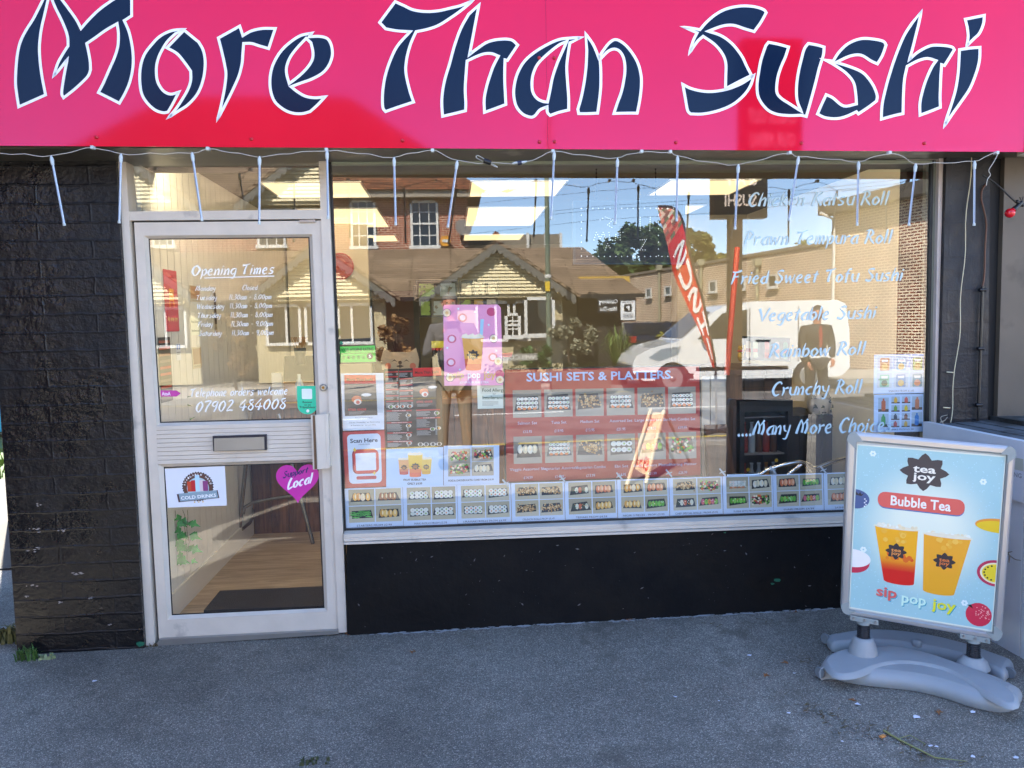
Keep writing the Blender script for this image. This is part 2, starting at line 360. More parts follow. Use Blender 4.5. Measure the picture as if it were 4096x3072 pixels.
# road crossing the view behind the camera, far pavement, kerbs and painted lines
z4=gz(4)
def far(x0,x1,y0,y1,z0,z1,m,name):
    b=MB(); b.box((x0,y0,z0),(x1,y1,z1)); return b.build(name,m,kind='structure')
rz=z4
b=MB()
for xa,xb in ((-40,-12),(-12,4),(4,60)):
    za,zb=gzc(xa),gzc(xb); b.add([(xa,-12.5,za+.004),(xb,-12.5,zb+.004),(xb,-5.2,zb+.004),(xa,-5.2,za+.004)],[(0,1,2,3)])
b.build('road',ROADA,kind='structure')
def strip(name,m,y0,y1,h,x0=-40,x1=60):
    b=MB()
    for xa,xb in ((x0,-12),(-12,4),(4,x1)):
        za,zb=gzc(xa),gzc(xb)
        b.hexa([(xa,y0,za-.1),(xb,y0,zb-.1),(xb,y1,zb-.1),(xa,y1,za-.1),(xa,y0,za+h),(xb,y0,zb+h),(xb,y1,zb+h),(xa,y1,za+h)])
    return b.build(name,m,kind='structure')
strip('kerb',KERB,-5.2,-5.05,.05); strip('kerb',KERB,-12.65,-12.5,.11)
strip('pavement',CONC,-15.5,-12.65,.1)
b=MB()
for i in range(-10,14):
    x=i*3.2; z=gzc(x)+.008; b.add([(x,-8.95,z),(x+1.8,-8.95,gzc(x+1.8)+.008),(x+1.8,-8.83,gzc(x+1.8)+.008),(x,-8.83,z)],[(0,1,2,3)])
b.build('road_marking',ROADW,kind='structure')
b=MB()
for y in (-5.75,-12.1):
    for xa,xb in ((-40,-12),(-12,4),(4,60)):
        b.add([(xa,y,gzc(xa)+.008),(xb,y,gzc(xb)+.008),(xb,y+.1,gzc(xb)+.008),(xa,y+.1,gzc(xa)+.008)],[(0,1,2,3)])
b.build('road_edge_line',mat('yellow_road_paint','#c9b24a',.7,var=.1),kind='structure')
# ------------------------------------------------------------ the shop
def paintedbrick(name,base,rough=.3,bs=1.0,bw=.23,rh=.082,chip=None,spec=.4):
    m=mat(name,base,rough,spec=spec); n=m.node_tree.nodes; l=m.node_tree.links; b=n['Principled BSDF']
    uv=n.new('ShaderNodeUVMap'); br=n.new('ShaderNodeTexBrick'); l.new(uv.outputs[0],br.inputs['Vector'])
    nd=n.new('ShaderNodeTexNoise'); nd.inputs['Scale'].default_value=9; l.new(uv.outputs[0],nd.inputs['Vector'])
    ad=n.new('ShaderNodeMix'); ad.data_type='RGBA'; ad.inputs[0].default_value=.018; l.new(uv.outputs[0],ad.inputs[6]); l.new(nd.outputs['Color'],ad.inputs[7]); l.new(ad.outputs[2],br.inputs['Vector'])
    br.inputs['Scale'].default_value=1; br.inputs['Brick Width'].default_value=bw; br.inputs['Row Height'].default_value=rh; br.inputs['Mortar Size'].default_value=.007; br.inputs['Mortar Smooth'].default_value=.9
    def nz(s,d=6,r=.6):
        t=n.new('ShaderNodeTexNoise'); t.inputs['Scale'].default_value=s; t.inputs['Detail'].default_value=d; t.inputs['Roughness'].default_value=r; l.new(uv.outputs[0],t.inputs['Vector']); return t
    a=nz(14,5,.55); c=nz(60,3,.5); mu=n.new('ShaderNodeMath'); mu.operation='MULTIPLY_ADD'; l.new(c.outputs[0],mu.inputs[0]); mu.inputs[1].default_value=.25; l.new(a.outputs[0],mu.inputs[2])
    mm=n.new('ShaderNodeMath'); mm.operation='MULTIPLY_ADD'; l.new(br.outputs['Fac'],mm.inputs[0]); mm.inputs[1].default_value=-.2*bs; l.new(mu.outputs[0],mm.inputs[2])
    bp=n.new('ShaderNodeBump'); bp.inputs['Strength'].default_value=.85*bs; bp.inputs['Distance'].default_value=.016; l.new(mm.outputs[0],bp.inputs['Height']); l.new(bp.outputs[0],b.inputs['Normal'])
    rr=nz(2.2,6,.6); mr=n.new('ShaderNodeMapRange'); l.new(rr.outputs[0],mr.inputs[0]); mr.inputs[1].default_value=.38; mr.inputs[2].default_value=.62; mr.inputs[3].default_value=rough-.14; mr.inputs[4].default_value=rough+.25; l.new(mr.outputs[0],b.inputs['Roughness'])
    ch=nz(26,4,.7); cm=n.new('ShaderNodeMapRange'); l.new(ch.outputs[0],cm.inputs[0]); cm.inputs[1].default_value=.735; cm.inputs[2].default_value=.745
    v2=nz(3,5); vm=n.new('ShaderNodeMapRange'); l.new(v2.outputs[0],vm.inputs[0]); vm.inputs[1].default_value=.35; vm.inputs[2].default_value=.65; 
    m1=n.new('ShaderNodeMix'); m1.data_type='RGBA'; l.new(vm.outputs[0],m1.inputs[0]); m1.inputs[6].default_value=hx(base); m1.inputs[7].default_value=hx('#3a332d' if chip is None else chip)
    m2=n.new('ShaderNodeMix'); m2.data_type='RGBA'; l.new(cm.outputs[0],m2.inputs[0]); l.new(m1.outputs[2],m2.inputs[6]); m2.inputs[7].default_value=hx('#8f8a80'); l.new(m2.outputs[2],b.inputs['Base Color']); return m
PBRICK=paintedbrick('black_painted_brick','#0d0e12',.27,.85,bw=.46,chip='#141417',spec=.36)
PREND=paintedbrick('black_painted_render','#0c0d10',.55,.28,bw=3,rh=1,chip='#121112',spec=.18)
PBRICK2=paintedbrick('navy_black_painted_brick','#1a1c24',.5,.45,bw=.22,rh=.16,chip='#24201f')
shop=thing('shop_building','single storey sushi shop with black painted brickwork and aluminium shopfront','building',(0,0,0))
SZ=at(2048,633,-.02).z        # underside of the head of the frame
YF=-.34                        # face of the fascia
BACK=5.5; XL=-1.6; XR=2.62
# left brick pillar, with real depth, carrying on as the side wall
pl=at(72,2600,-.06); pr=at(520,1600,-.06)
XPL=at(2,1650,-.06).x; XPR=at(461,634,-.06).x
mb=MB()
pts=[at(-75,560,-.06),at(461,600,-.06),at(580,2640,-.06),at(74,2680,-.06)]
mb.prism(pts,(0,.35,0)); mb.build('brick_pillar',PBRICK,shop)
mb=MB(); x=pts[3].x; mb.box((x+.03,.29,-.3),(x+.25,BACK,2.9)); mb.build('side_wall',PBRICK,shop)
# stall riser under the window
zs=at(2300,2150,-.05)
mb=MB(); a=at(1386,2176,-.045); bb=at(3800,2092,-.045); c=at(3800,2500,-.045); d=at(1389,2600,-.045)
mb.prism([a,bb,c,d],(0,.2,0)); mb.build('stall_riser',PREND,shop)
# right pillar
mb=MB(); slab(mb,[(3787,600),(3962,600),(3948,1900),(3752,1900)],-.06,.4); 
p=at(3962,600,-.06); mb.build('brick_pillar',PBRICK2,shop)
mb=MB(); mb.box((p.x,-.02,.1),(p.x+.12,.4,2.4)); mb.build('side_reveal',mat('matt_black','#0c0d10',.7),shop)
q=at(4012,900,-.05)
mb=MB(); mb.box((q.x,-.05,.5),(q.x+1.2,.0,2.36)); mb.build('side_panel',mat('weathered_brown_board','#5d5348',.6,var=.12,vscale=3,wcol='#3c342c',wscale=5,wlo=.55,whi=.75),shop)
mb=MB(); mb.box((q.x+.03,.0,-.2),(q.x+1.3,BACK,2.9)); mb.build('side_wall',PBRICK2,shop)
# structure above: soffit, lintel, roof
fl=at(-900,577,YF); frr=at(4100,608,YF)
zf=lambda x: fl.z+(frr.z-fl.z)*(x-fl.x)/(frr.x-fl.x)
FX0,FX1=fl.x,frr.x
mb=MB(); mb.box((FX0,YF+.03,SZ-.012),(FX1+.9,.06,SZ+.02)); mb.build('soffit',mat('soffit_board','#4a463e',.35,var=.1,vscale=4,wcol='#8b8577',wscale=5,wlo=.6,whi=.7),shop)
mb=MB(); mb.box((pts[3].x+.03,.06,SZ),(q.x+1.3,.3,2.95)); mb.box((pts[3].x+.03,.3,2.75),(q.x+1.3,BACK,2.95)); mb.build('roof_slab',mat('roof_concrete','#77736c',.9,var=.1),shop)
mb=MB(); mb.box((XL-.1,BACK-.1,-.3),(q.x+1.3,BACK,2.75)); mb.build('rear_wall',mat('rear_wall_paint','#8a8372',.8),shop)
# interior shell
IZ=.03
mb=MB(); mb.box((XL,.06,IZ-.1),(q.x,BACK-.1,IZ)); mb.build('shop_floor',FLOORW,shop)
CZ=2.41
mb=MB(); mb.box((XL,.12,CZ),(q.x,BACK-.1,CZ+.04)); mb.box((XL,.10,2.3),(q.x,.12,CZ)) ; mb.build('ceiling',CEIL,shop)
LW=-1.46
mb=MB(); mb.box((LW-.06,.09,IZ+.13),(LW,BACK-.1,CZ)); mb.build('interior_wall',TONGUE,shop)
mb=MB(); mb.box((LW-.06,.09,IZ),(LW+.012,BACK-.1,IZ+.13)); mb.build('skirting_board',mat('off_white_gloss','#cfc8ba',.35),shop)
RWX=2.62
mb=MB(); mb.box((RWX,.09,IZ),(RWX+.06,BACK-.1,CZ)); mb.build('interior_wall',CREAM,shop)
PW=at(3000,1300,3.6)
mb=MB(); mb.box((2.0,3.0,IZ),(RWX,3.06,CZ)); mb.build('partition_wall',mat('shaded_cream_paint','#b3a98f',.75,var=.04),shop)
# --------------------------------------- aluminium shopfront
fr=MB()
slab(fr,[(466,628),(502,628),(515,846),(620,2584),(582,2588)],-.035,.09)                 # left post
slab(fr,[(1274,628),(1308,628),(1322,912),(1388,2529),(1354,2531),(1283,876)],-.03,.09) # middle post
slab(fr,[(516,846),(1282,838),(1283.5,875),(518,882)],-.03,.06)                          # transom
slab(fr,[(503,620),(1274,618),(1274,633),(504,634)],-.012,.05)
slab(fr,[(1311,618),(3790,622),(3790,637),(1312,634)],-.02,.06)
o=fr.build('shopfront_frame',ALU,shop,bevel=.002)
fr=MB()
slab(fr,[(523,633),(1261,633),(1261,646),(523,646)],-.02,.03); fr.build('transom_bead',ALU,shop)
fr=MB(); slab(fr,[(1326,642),(3730,641),(3729,652),(1327,659)],-.012,.03); fr.build('head_bead',mat('green_tinted_aluminium','#8d9482',.4),shop)
fr=MB(); slab(fr,[(3757,622),(3788,622),(3766,1720),(3735,1720)],-.035,.09); fr.build('shopfront_frame',mat('chalky_white_aluminium','#c9bdb6',.5,var=.08,vscale=6),shop)
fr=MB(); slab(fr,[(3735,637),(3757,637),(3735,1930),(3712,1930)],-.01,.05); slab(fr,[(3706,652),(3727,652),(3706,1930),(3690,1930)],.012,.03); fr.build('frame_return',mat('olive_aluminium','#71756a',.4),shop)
fr=MB(); slab(fr,[(1323,634),(3727,637),(3727,642),(1323,642)],-.005,.03); slab(fr,[(3727,640),(3735,640),(3712,1930),(3704,1930)],-.012,.03)
slab(fr,[(1308,634),(1324,640),(1383,2126),(1377,2130),(1320,912)],-.006,.03); slab(fr,[(1379,2116),(3400,2040),(3400,2046),(1380,2123)],-.004,.02); fr.build('window_gasket',GASK,shop)
# sill: sloping top, face, lip
a0,a1=at(1379,2122,.0),at(3700,2035,.0); b0,b1=at(1378,2137,-.05),at(3700,2052,-.05)
x0,x1=a0.x,a1.x
sp=[(a0.y,a0.z,a1.z),(-.05,b0.z,b1.z)]
zb0,zb1=at(1379,2166,-.05).z,at(3700,2079,-.05).z; zc0,zc1=at(1380,2179,-.062).z,at(3700,2092,-.062).z
def extr(name,profL,profR,xa,xb,m,par):
    b=MB(); n=len(profL); vs=[(xa,y,z) for y,z in profL]+[(xb,y,z) for y,z in profR]
    b.add(vs,[tuple(range(n)),tuple(reversed(range(n,2*n)))]+[(i,(i+1)%n,(i+1)%n+n,i+n) for i in range(n)]); return b.build(name,m,par)
extr('window_sill',[(.05,a0.z),(0,a0.z),(-.05,b0.z),(-.05,b0.z-.018),(-.047,b0.z-.02),(-.047,b0.z-.023),(-.05,b0.z-.025),(-.05,zb0),(.05,zb0)],[(.05,a1.z),(0,a1.z),(-.05,b1.z),(-.05,b1.z-.018),(-.047,b1.z-.02),(-.047,b1.z-.023),(-.05,b1.z-.025),(-.05,zb1),(.05,zb1)],x0,x1,ALU,shop)
extr('sill_lip',[(0,zb0-.003),(-.062,zb0-.003),(-.062,zc0),(0,zc0)],[(0,zb1-.003),(-.062,zb1-.003),(-.062,zc1),(0,zc1)],x0+.001,x1,ALU,shop)
# glazing
gl=MB(); gl.add([at(x,y,.001) for x,y in [(1318,642),(3722,645),(3700,1930),(3400,2050),(1374,2126)]],[(0,1,2,3,4)]); gl.build('window_pane',GLASS,shop)
gl=MB(); 
tp=[at(523,646,.012),at(1274,644,.012),at(1283,842,.012),at(516,850,.012)]
c=sum(tp,Vector())/4; tilt=Matrix.Rotation(R(4.1),3,'X'); gl.add([c+tilt@(p-c) for p in tp],[(0,1,2,3)]); gl.build('transom_pane',GLASS,shop)
# door
door=MB()
st=-.02
slab(door,[(536,890),(577,890),(577,943),(626,1705),(633,1859),(669,2479),(673,2554),(636,2557)],st,.045)
slab(door,[(1249,883),(1285,882),(1353.7,2520),(1315,2522),(1310,2445),(1287,1838),(1280,1687),(1249,937)],st,.045)
slab(door,[(577,890),(1249,883),(1249,937),(577,943)],st,.045)
slab(door,[(669,2479),(1310,2445),(1315,2522),(673,2554)],st,.045)
dr=door.build('door',ALU,shop,bevel=.0015)
def sub(mb,name,m,**k): return mb.build(name,m,dr,**k)
mid=MB(); n=9
for i in range(n):
    t0=i/n; t1=(i+1)/n-.012
    L0=(626+(633-626)*t0,1705+154*t0); R0=(1280+7*t0,1687+151*t0); L1=(626+7*t1,1705+154*t1); R1=(1280+7*t1,1687+151*t1)
    slab(mid,[L0,R0,R1,L1],st-.002,.02)
slab(mid,[(627,1706),(1279,1688),(1286,1837),(632,1858)],st+.004,.03); sub(mid,'mid_panel',ALU)
bd=MB()
def bead(o,i,b): 
    for k in range(4):
        k2=(k+1)%4; A,B=at(*o[k],st+.003),at(*o[k2],st+.003); C,E=at(*i[k2],.0),at(*i[k],.0); b.add([A,B,C,E],[(0,1,2,3)])
up_o=[(577,943),(1249,937),(1280,1687),(626,1705)]; up_i=[(594,955),(1238,948),(1266,1676),(640,1692)]
lo_o=[(633,1859),(1287,1838),(1310,2445),(669,2479)]; lo_i=[(655,1868),(1273,1848),(1298,2432),(687,2461)]
bead(up_o,up_i,bd); bead(lo_o,lo_i,bd); sub(bd,'glazing_bead',ALU)
for i_ in (up_i,lo_i):
    gl=MB(); cx=sum(p[0] for p in i_)/4; cyy=sum(p[1] for p in i_)/4
    gl.add([at(cx+(x-cx)*1.004,cyy+(y-cyy)*1.004,.002) for x,y in i_],[(0,1,2,3)]); sub(gl,'door_glass',GLASS)
gk=MB()
for i_ in (up_i,lo_i):
    cx=sum(p[0] for p in i_)/4; cyy=sum(p[1] for p in i_)/4
    inn=[(x+(5 if x<cx else -5),y+(4 if y<cyy else -5)) for x,y in i_]
    for k in range(4): gk.add([at(*i_[k],.001),at(*i_[(k+1)%4],.001),at(*inn[(k+1)%4],.001),at(*inn[k],.001)],[(0,1,2,3)])
sub(gk,'door_gasket',GASK)
lb=MB(); slab(lb,[(850,1745),(1065,1738),(1067,1800),(853,1805)],st-.016,.016); sub(lb,'letterbox',mat('dark_blue_metal','#14172b',.35),bevel=.001)
lb=MB(); slab(lb,[(856,1754),(1056,1748),(1058,1798),(857,1804)],st-.026,.012); sub(lb,'letterbox_flap',ALUD,bevel=.002)
hd=MB(); slab(hd,[(1262,1660),(1298,1657),(1308,1875),(1271,1877)],st-.055,.012); slab(hd,[(1243,1661),(1262,1660),(1271,1877),(1252,1878)],st-.04,.012)
slab(hd,[(1298,1657),(1312,1654),(1320,1870),(1308,1875)],st-.05,.05); sub(hd,'pull_handle',ALU,bevel=.002)
hd=MB(); slab(hd,[(1250,1661),(1259,1661),(1268,1876),(1258,1877)],st-.0415,.003); sub(hd,'handle_inlay',mat('brown_inlay','#6d5138',.5))
kc=at(1294,1550,st-.002); lk=MB(); lk.lathe([(.017,0),(.017,.006),(.013,.009)],kc,axis=(0,-1,0)); sub(lk,'door_lock',ALUD)
lk=MB(); lk.lathe([(.006,.009),(.006,.011)],kc,axis=(0,-1,0)); sub(lk,'keyhole',mat('brass','#8a6a35',.35,metal=1))
th=MB(); slab(th,[(636,2559),(1353,2522),(1354,2536),(620,2585)],-.045,.1); th.build('threshold',ALUD,shop)
bk=MB(); slab(bk,[(505,880),(536,882),(640,2562),(620,2562)],.012,.03); slab(bk,[(520,882),(1283,875),(1285,884),(524,892)],.0,.03); slab(bk,[(1283,880),(1290,880),(1358,2522),(1352,2522)],.0,.03); bk.build('door_rebate',mat('dark_rebate','#1a1c28',.5),shop)
lt=MB(); slab(lt,[(1197,879),(1261,878),(1261,888),(1198,889)],st-.012,.012); sub(lt,'hinge_plate',ALUD)
# ------------------------------------------------------------ fascia sign
fs=thing('fascia_sign','glossy red fascia sign reading More Than Sushi in navy letters edged white','sign',(0,YF,2.3))
FASC=mat('red_gloss_acrylic',(.66,.006,.028),.055,spec=.5,tint=(1,.42,.95),var=.05,vscale=1.2,bump=.03,bscale=1.5); 
FZT=3.12
jl=at(2187,300,YF).x
for xa,xb in ((FX0,jl-.0005),(jl+.0005,FX1)):
    mb=MB(); pp=[(xa,YF,zf(xa)),(xb,YF,zf(xb)),(xb,YF,FZT),(xa,YF,FZT)]; mb.prism(pp,(0,.004,0)); mb.build('sign_panel',FASC,fs)
mb=MB(); mb.box((FX0,YF+.006,SZ+.021),(FX1,YF+.03,FZT-.002)); mb.build('backing_frame',BLK,fs)
mb=MB(); mb.box((FX0,YF+.031,SZ+.021),(FX1,.059,FZT-.004)); mb.build('sign_box',BLK,fs)
mb=MB(); mb.box((FX1,YF-.01,frr.z-.01),(FX1+.35,YF+.05,FZT)); mb.build('end_post',mat('peeling_white_wood','#c8bfae',.7,wcol='#8f7a6a',wscale=14,wlo=.62,whi=.66),fs)
for x,y in ((387,550),(1006,557),(1610,563),(2158,568),(2218,567),(2703,570),(3205,573),(3697,574),(2157,232),(2217,232)):
    mb=MB(); mb.lathe([(.008,0),(.0075,.004),(.004,.0065),(0,.007)],at(x,y,YF),seg=12,axis=(0,-1,0)); mb.build('screw_cap',mat('red_screw_cap','#b01623',.35),fs)
NAVY=mat('navy_vinyl','#061a36',.16,spec=.15); EDGE=mat('white_vinyl','#e8e6ea',.3)
C=1
def T(s):
    out=[]
    for t in s.split():
        a,b=t.rstrip('!').split(','); out.append((float(a),float(b),1) if t.endswith('!') else (float(a),float(b)))
    return out
LET=[ # (letter, zoom offset x, scale, [outlines])
('M',0,.6329,["285,-30! 215,110 165,190 130,260 112,330 102,420 98,520 105,590 118,675! 288,600! 265,480 252,370 250,280 262,180 285,80 310,-30!"]),
('M',0,.6329,["318,-30! 350,50 385,120 415,190 428,240 430,290! 395,345 365,400 340,478! 375,440 425,375! 412,440 398,520 390,590 402,618! 470,565 530,510 560,475 572,440! 570,390 560,330 548,275! 600,240 670,190 740,150! 748,210 745,290 725,360 690,440 655,520 622,585! 755,652! 790,590 820,520 838,440 842,370 835,290 815,200 785,130! 832,100! 832,-30! 740,-20! 640,50 570,115 512,180! 480,120 430,50 370,-30!"]),
('o',0,.6329,["1160,185! 1080,195 1010,230 960,280 915,340 890,410 883,500 895,590 930,650 980,695 1030,712 1062,708! 1090,660 1130,582! 1080,595 1040,580 1010,545 992,500 988,430 1000,370 1025,315 1060,260 1110,212!"]),
('o',0,.6329,["1163,190! 1110,245 1055,302! 1120,340 1170,400 1205,450! 1205,510 1185,570 1150,630 1110,690 1065,742! 1130,700 1190,660 1250,590 1285,500 1297,400 1285,320 1255,265!"]),
('r',0,.6329,["1515,165! 1535,225! 1590,195 1660,180 1740,180! 1720,240 1698,307! 1640,290 1590,275 1540,275! 1535,340 1530,400 1510,480 1470,570 1430,650 1375,755! 1390,700 1405,630 1420,550 1428,470 1420,410 1400,320 1380,240!"]),
('e',0,.6329,["1970,210! 1900,225 1830,270 1770,330 1725,410 1707,490 1710,570 1735,640 1790,690 1850,715 1910,718 1960,705! 2005,665 2055,612! 1990,618 1930,608 1880,580 1840,548! 1900,525 1970,500 2040,460 2080,410 2100,350 2095,290 2070,245 2020,230 1955,232!","1935,242! 1880,300 1835,360 1812,420 1812,470 1828,528! 1890,480 1940,430 1972,380 1978,330 1965,270!"]),
('T',1400,.6329,["285,10! 340,35 400,62 480,73 560,68 640,50 700,35 775,5! 710,60 640,110 560,160 490,185 418,200! 390,260 370,320 357,380 352,440 360,500 380,580 402,645! 310,675 225,705! 208,680 205,620 210,550 225,470 255,380 300,290 380,200! 300,195 225,182! 187,142!"]),
('h',1400,.6329,["815,32! 800,110 785,190 770,270 755,345! 800,310 870,265 950,248 1020,252 1060,285! 1030,330 995,382! 980,378! 978,440 978,520 982,600 985,660! 920,685 850,710! 848,630 860,560 880,490 905,420 938,355! 890,338 830,345 740,385! 735,450 728,560 732,650 730,700! 650,720 585,735! 580,650 585,580 600,500 630,400 660,290 700,180 750,90!"]),
('a',1400,.6329,["1460,238! 1400,240 1320,250 1240,285 1160,335 1100,390 1060,460 1040,530 1035,600 1050,670 1090,720 1140,740 1170,730 1200,695 1245,675! 1248,710 1265,730! 1320,710 1382,695! 1382,620 1375,520 1370,420 1380,330 1390,270!","1370,262! 1320,285 1250,340 1190,400 1160,460 1150,520 1155,580 1180,620 1215,640 1248,645! 1262,580 1280,490 1310,400 1345,320!"]),
('n',1400,.6329,["1490,215! 1530,270 1555,320 1572,365! 1600,320 1640,270 1680,250 1730,275 1780,330 1820,400 1840,480 1840,560 1830,640 1815,715! 1740,715 1668,717! 1690,650 1715,580 1730,510 1738,440 1730,370 1705,325 1670,310 1630,325 1580,375! 1585,440 1585,540 1578,620 1565,715! 1500,718 1445,718! 1440,690! 1460,620 1480,520 1492,420 1497,320!"]),
('S',2700,.6311,["50,172! 100,178 158,188! 200,140 260,90 330,55 420,38 500,42 560,60 578,80! 545,140 502,200! 440,182 370,160 300,165 210,198! 290,225 360,275 420,350 455,420 485,478! 410,515 320,562! 322,480 322,400 300,340 250,280 178,230! 140,265 92,335! 115,260 140,208! 95,188!"]),
('S',2700,.6311,["50,535! 100,560 170,577 240,580 330,565 420,530 498,480! 480,540 440,600 370,660 280,700 180,722 100,722! 80,700 65,620!"]),
('u',2700,.6311,["592,268! 655,280 720,298! 700,360 670,430 650,500 645,580 670,620 730,660 800,705! 775,640 770,560 780,470 800,380 820,310 845,275! 900,285 945,298! 940,350 915,430 890,530 860,640 832,738! 800,730! 720,732 640,722 580,690 530,620 520,540 530,460 545,380 575,290!"]),
('s',2700,.6311,["935,375! 1002,388! 1040,330 1100,275 1180,245 1260,248 1320,262 1338,285! 1315,350 1283,405! 1240,385 1180,350 1110,355 1020,396! 1100,420 1190,460 1250,530 1280,600 1278,640! 1225,680 1162,722! 1150,708! 1080,740 1020,752 950,745 903,722! 930,660 958,600! 1000,620 1070,672 1150,658! 1145,590 1130,520 1080,460 1000,405!"]),
('h',2700,.6311,["1560,75! 1545,150 1525,230 1505,310 1485,378! 1540,330 1620,290 1700,288 1755,298 1770,315! 1740,365 1708,415! 1690,410! 1685,480 1682,560 1680,620 1682,680! 1620,705 1553,730! 1552,660 1565,590 1590,510 1625,430 1655,385! 1600,370 1540,385 1472,420! 1455,500 1448,600 1445,720! 1380,735 1308,755! 1312,670 1330,580 1360,470 1400,350 1450,230 1500,150!"]),
('i',2700,.6311,["1840,122! 1900,110 1960,98! 1955,150 1930,210 1895,245 1850,290! 1858,230 1852,170!"]),
('i',2700,.6311,["1803,315! 1870,305 1933,300! 1930,380 1910,460 1870,560 1810,650 1760,720 1708,798! 1725,740 1755,650 1780,560 1795,460 1800,380!"]),
]
def ribbon(loop,w):
    n=len(loop); out=[]; 
    for i in range(n):
        p=Vector(loop[i]); a=(p-Vector(loop[i-1])); b=(Vector(loop[(i+1)%n])-p)
        if a.length<1e-6: a=b
        if b.length<1e-6: b=a
        a.normalize(); b.normalize(); na=Vector((-a.y,a.x)); nb=Vector((-b.y,b.x)); mN=(na+nb)
        if mN.length<.2: mN=na
        mN.normalize(); k=1/max(.38,mN.dot(na)); out.append((p+mN*w*k,p-mN*w*k))
    return out
GLYPH={}
def letter(loops,off,sc,w):
    """returns white outline quads and navy fill triangles in photo pixels"""
    L=[[(off+x*sc,y*sc) for x,y in smooth_path(T(s),5)] for s in loops]
    return L
nav=[MB() for _ in range(3)]; edg=[MB() for _ in range(3)]
for ch,off,sc,loops in LET:
    L=letter(loops,off,sc,7); wi=0 if off==0 else (1 if off==1400 else 2)
    P=[[Vector((x,y,0)) for x,y in l] for l in L]; flat=[p for l in P for p in l]
    # fill 1 mm proud of panel
    Y=YF-.0012
    nav[wi].add([at(p.x,p.y,Y) for p in flat],[tuple(t) for t in tessellate_polygon(P)])
    for l in L:
        rb=ribbon(l,5.6); n=len(rb); Y2=YF-.0020; vs=[at(a.x,a.y,Y2) for a,b in rb]+[at(b.x,b.y,Y2) for a,b in rb]
        edg[wi].add(vs,[(i,(i+1)%n,(i+1)%n+n,i+n) for i in range(n)])
    key=ch if ch not in GLYPH or ch in 'MoSi' else None
    if key: GLYPH.setdefault(ch,[]).append(([[(x,y) for x,y in l] for l in L],off))
for i in range(3):
    o=nav[i].build('lettering',NAVY,fs); edg[i].build('letter_outline',EDGE,o)
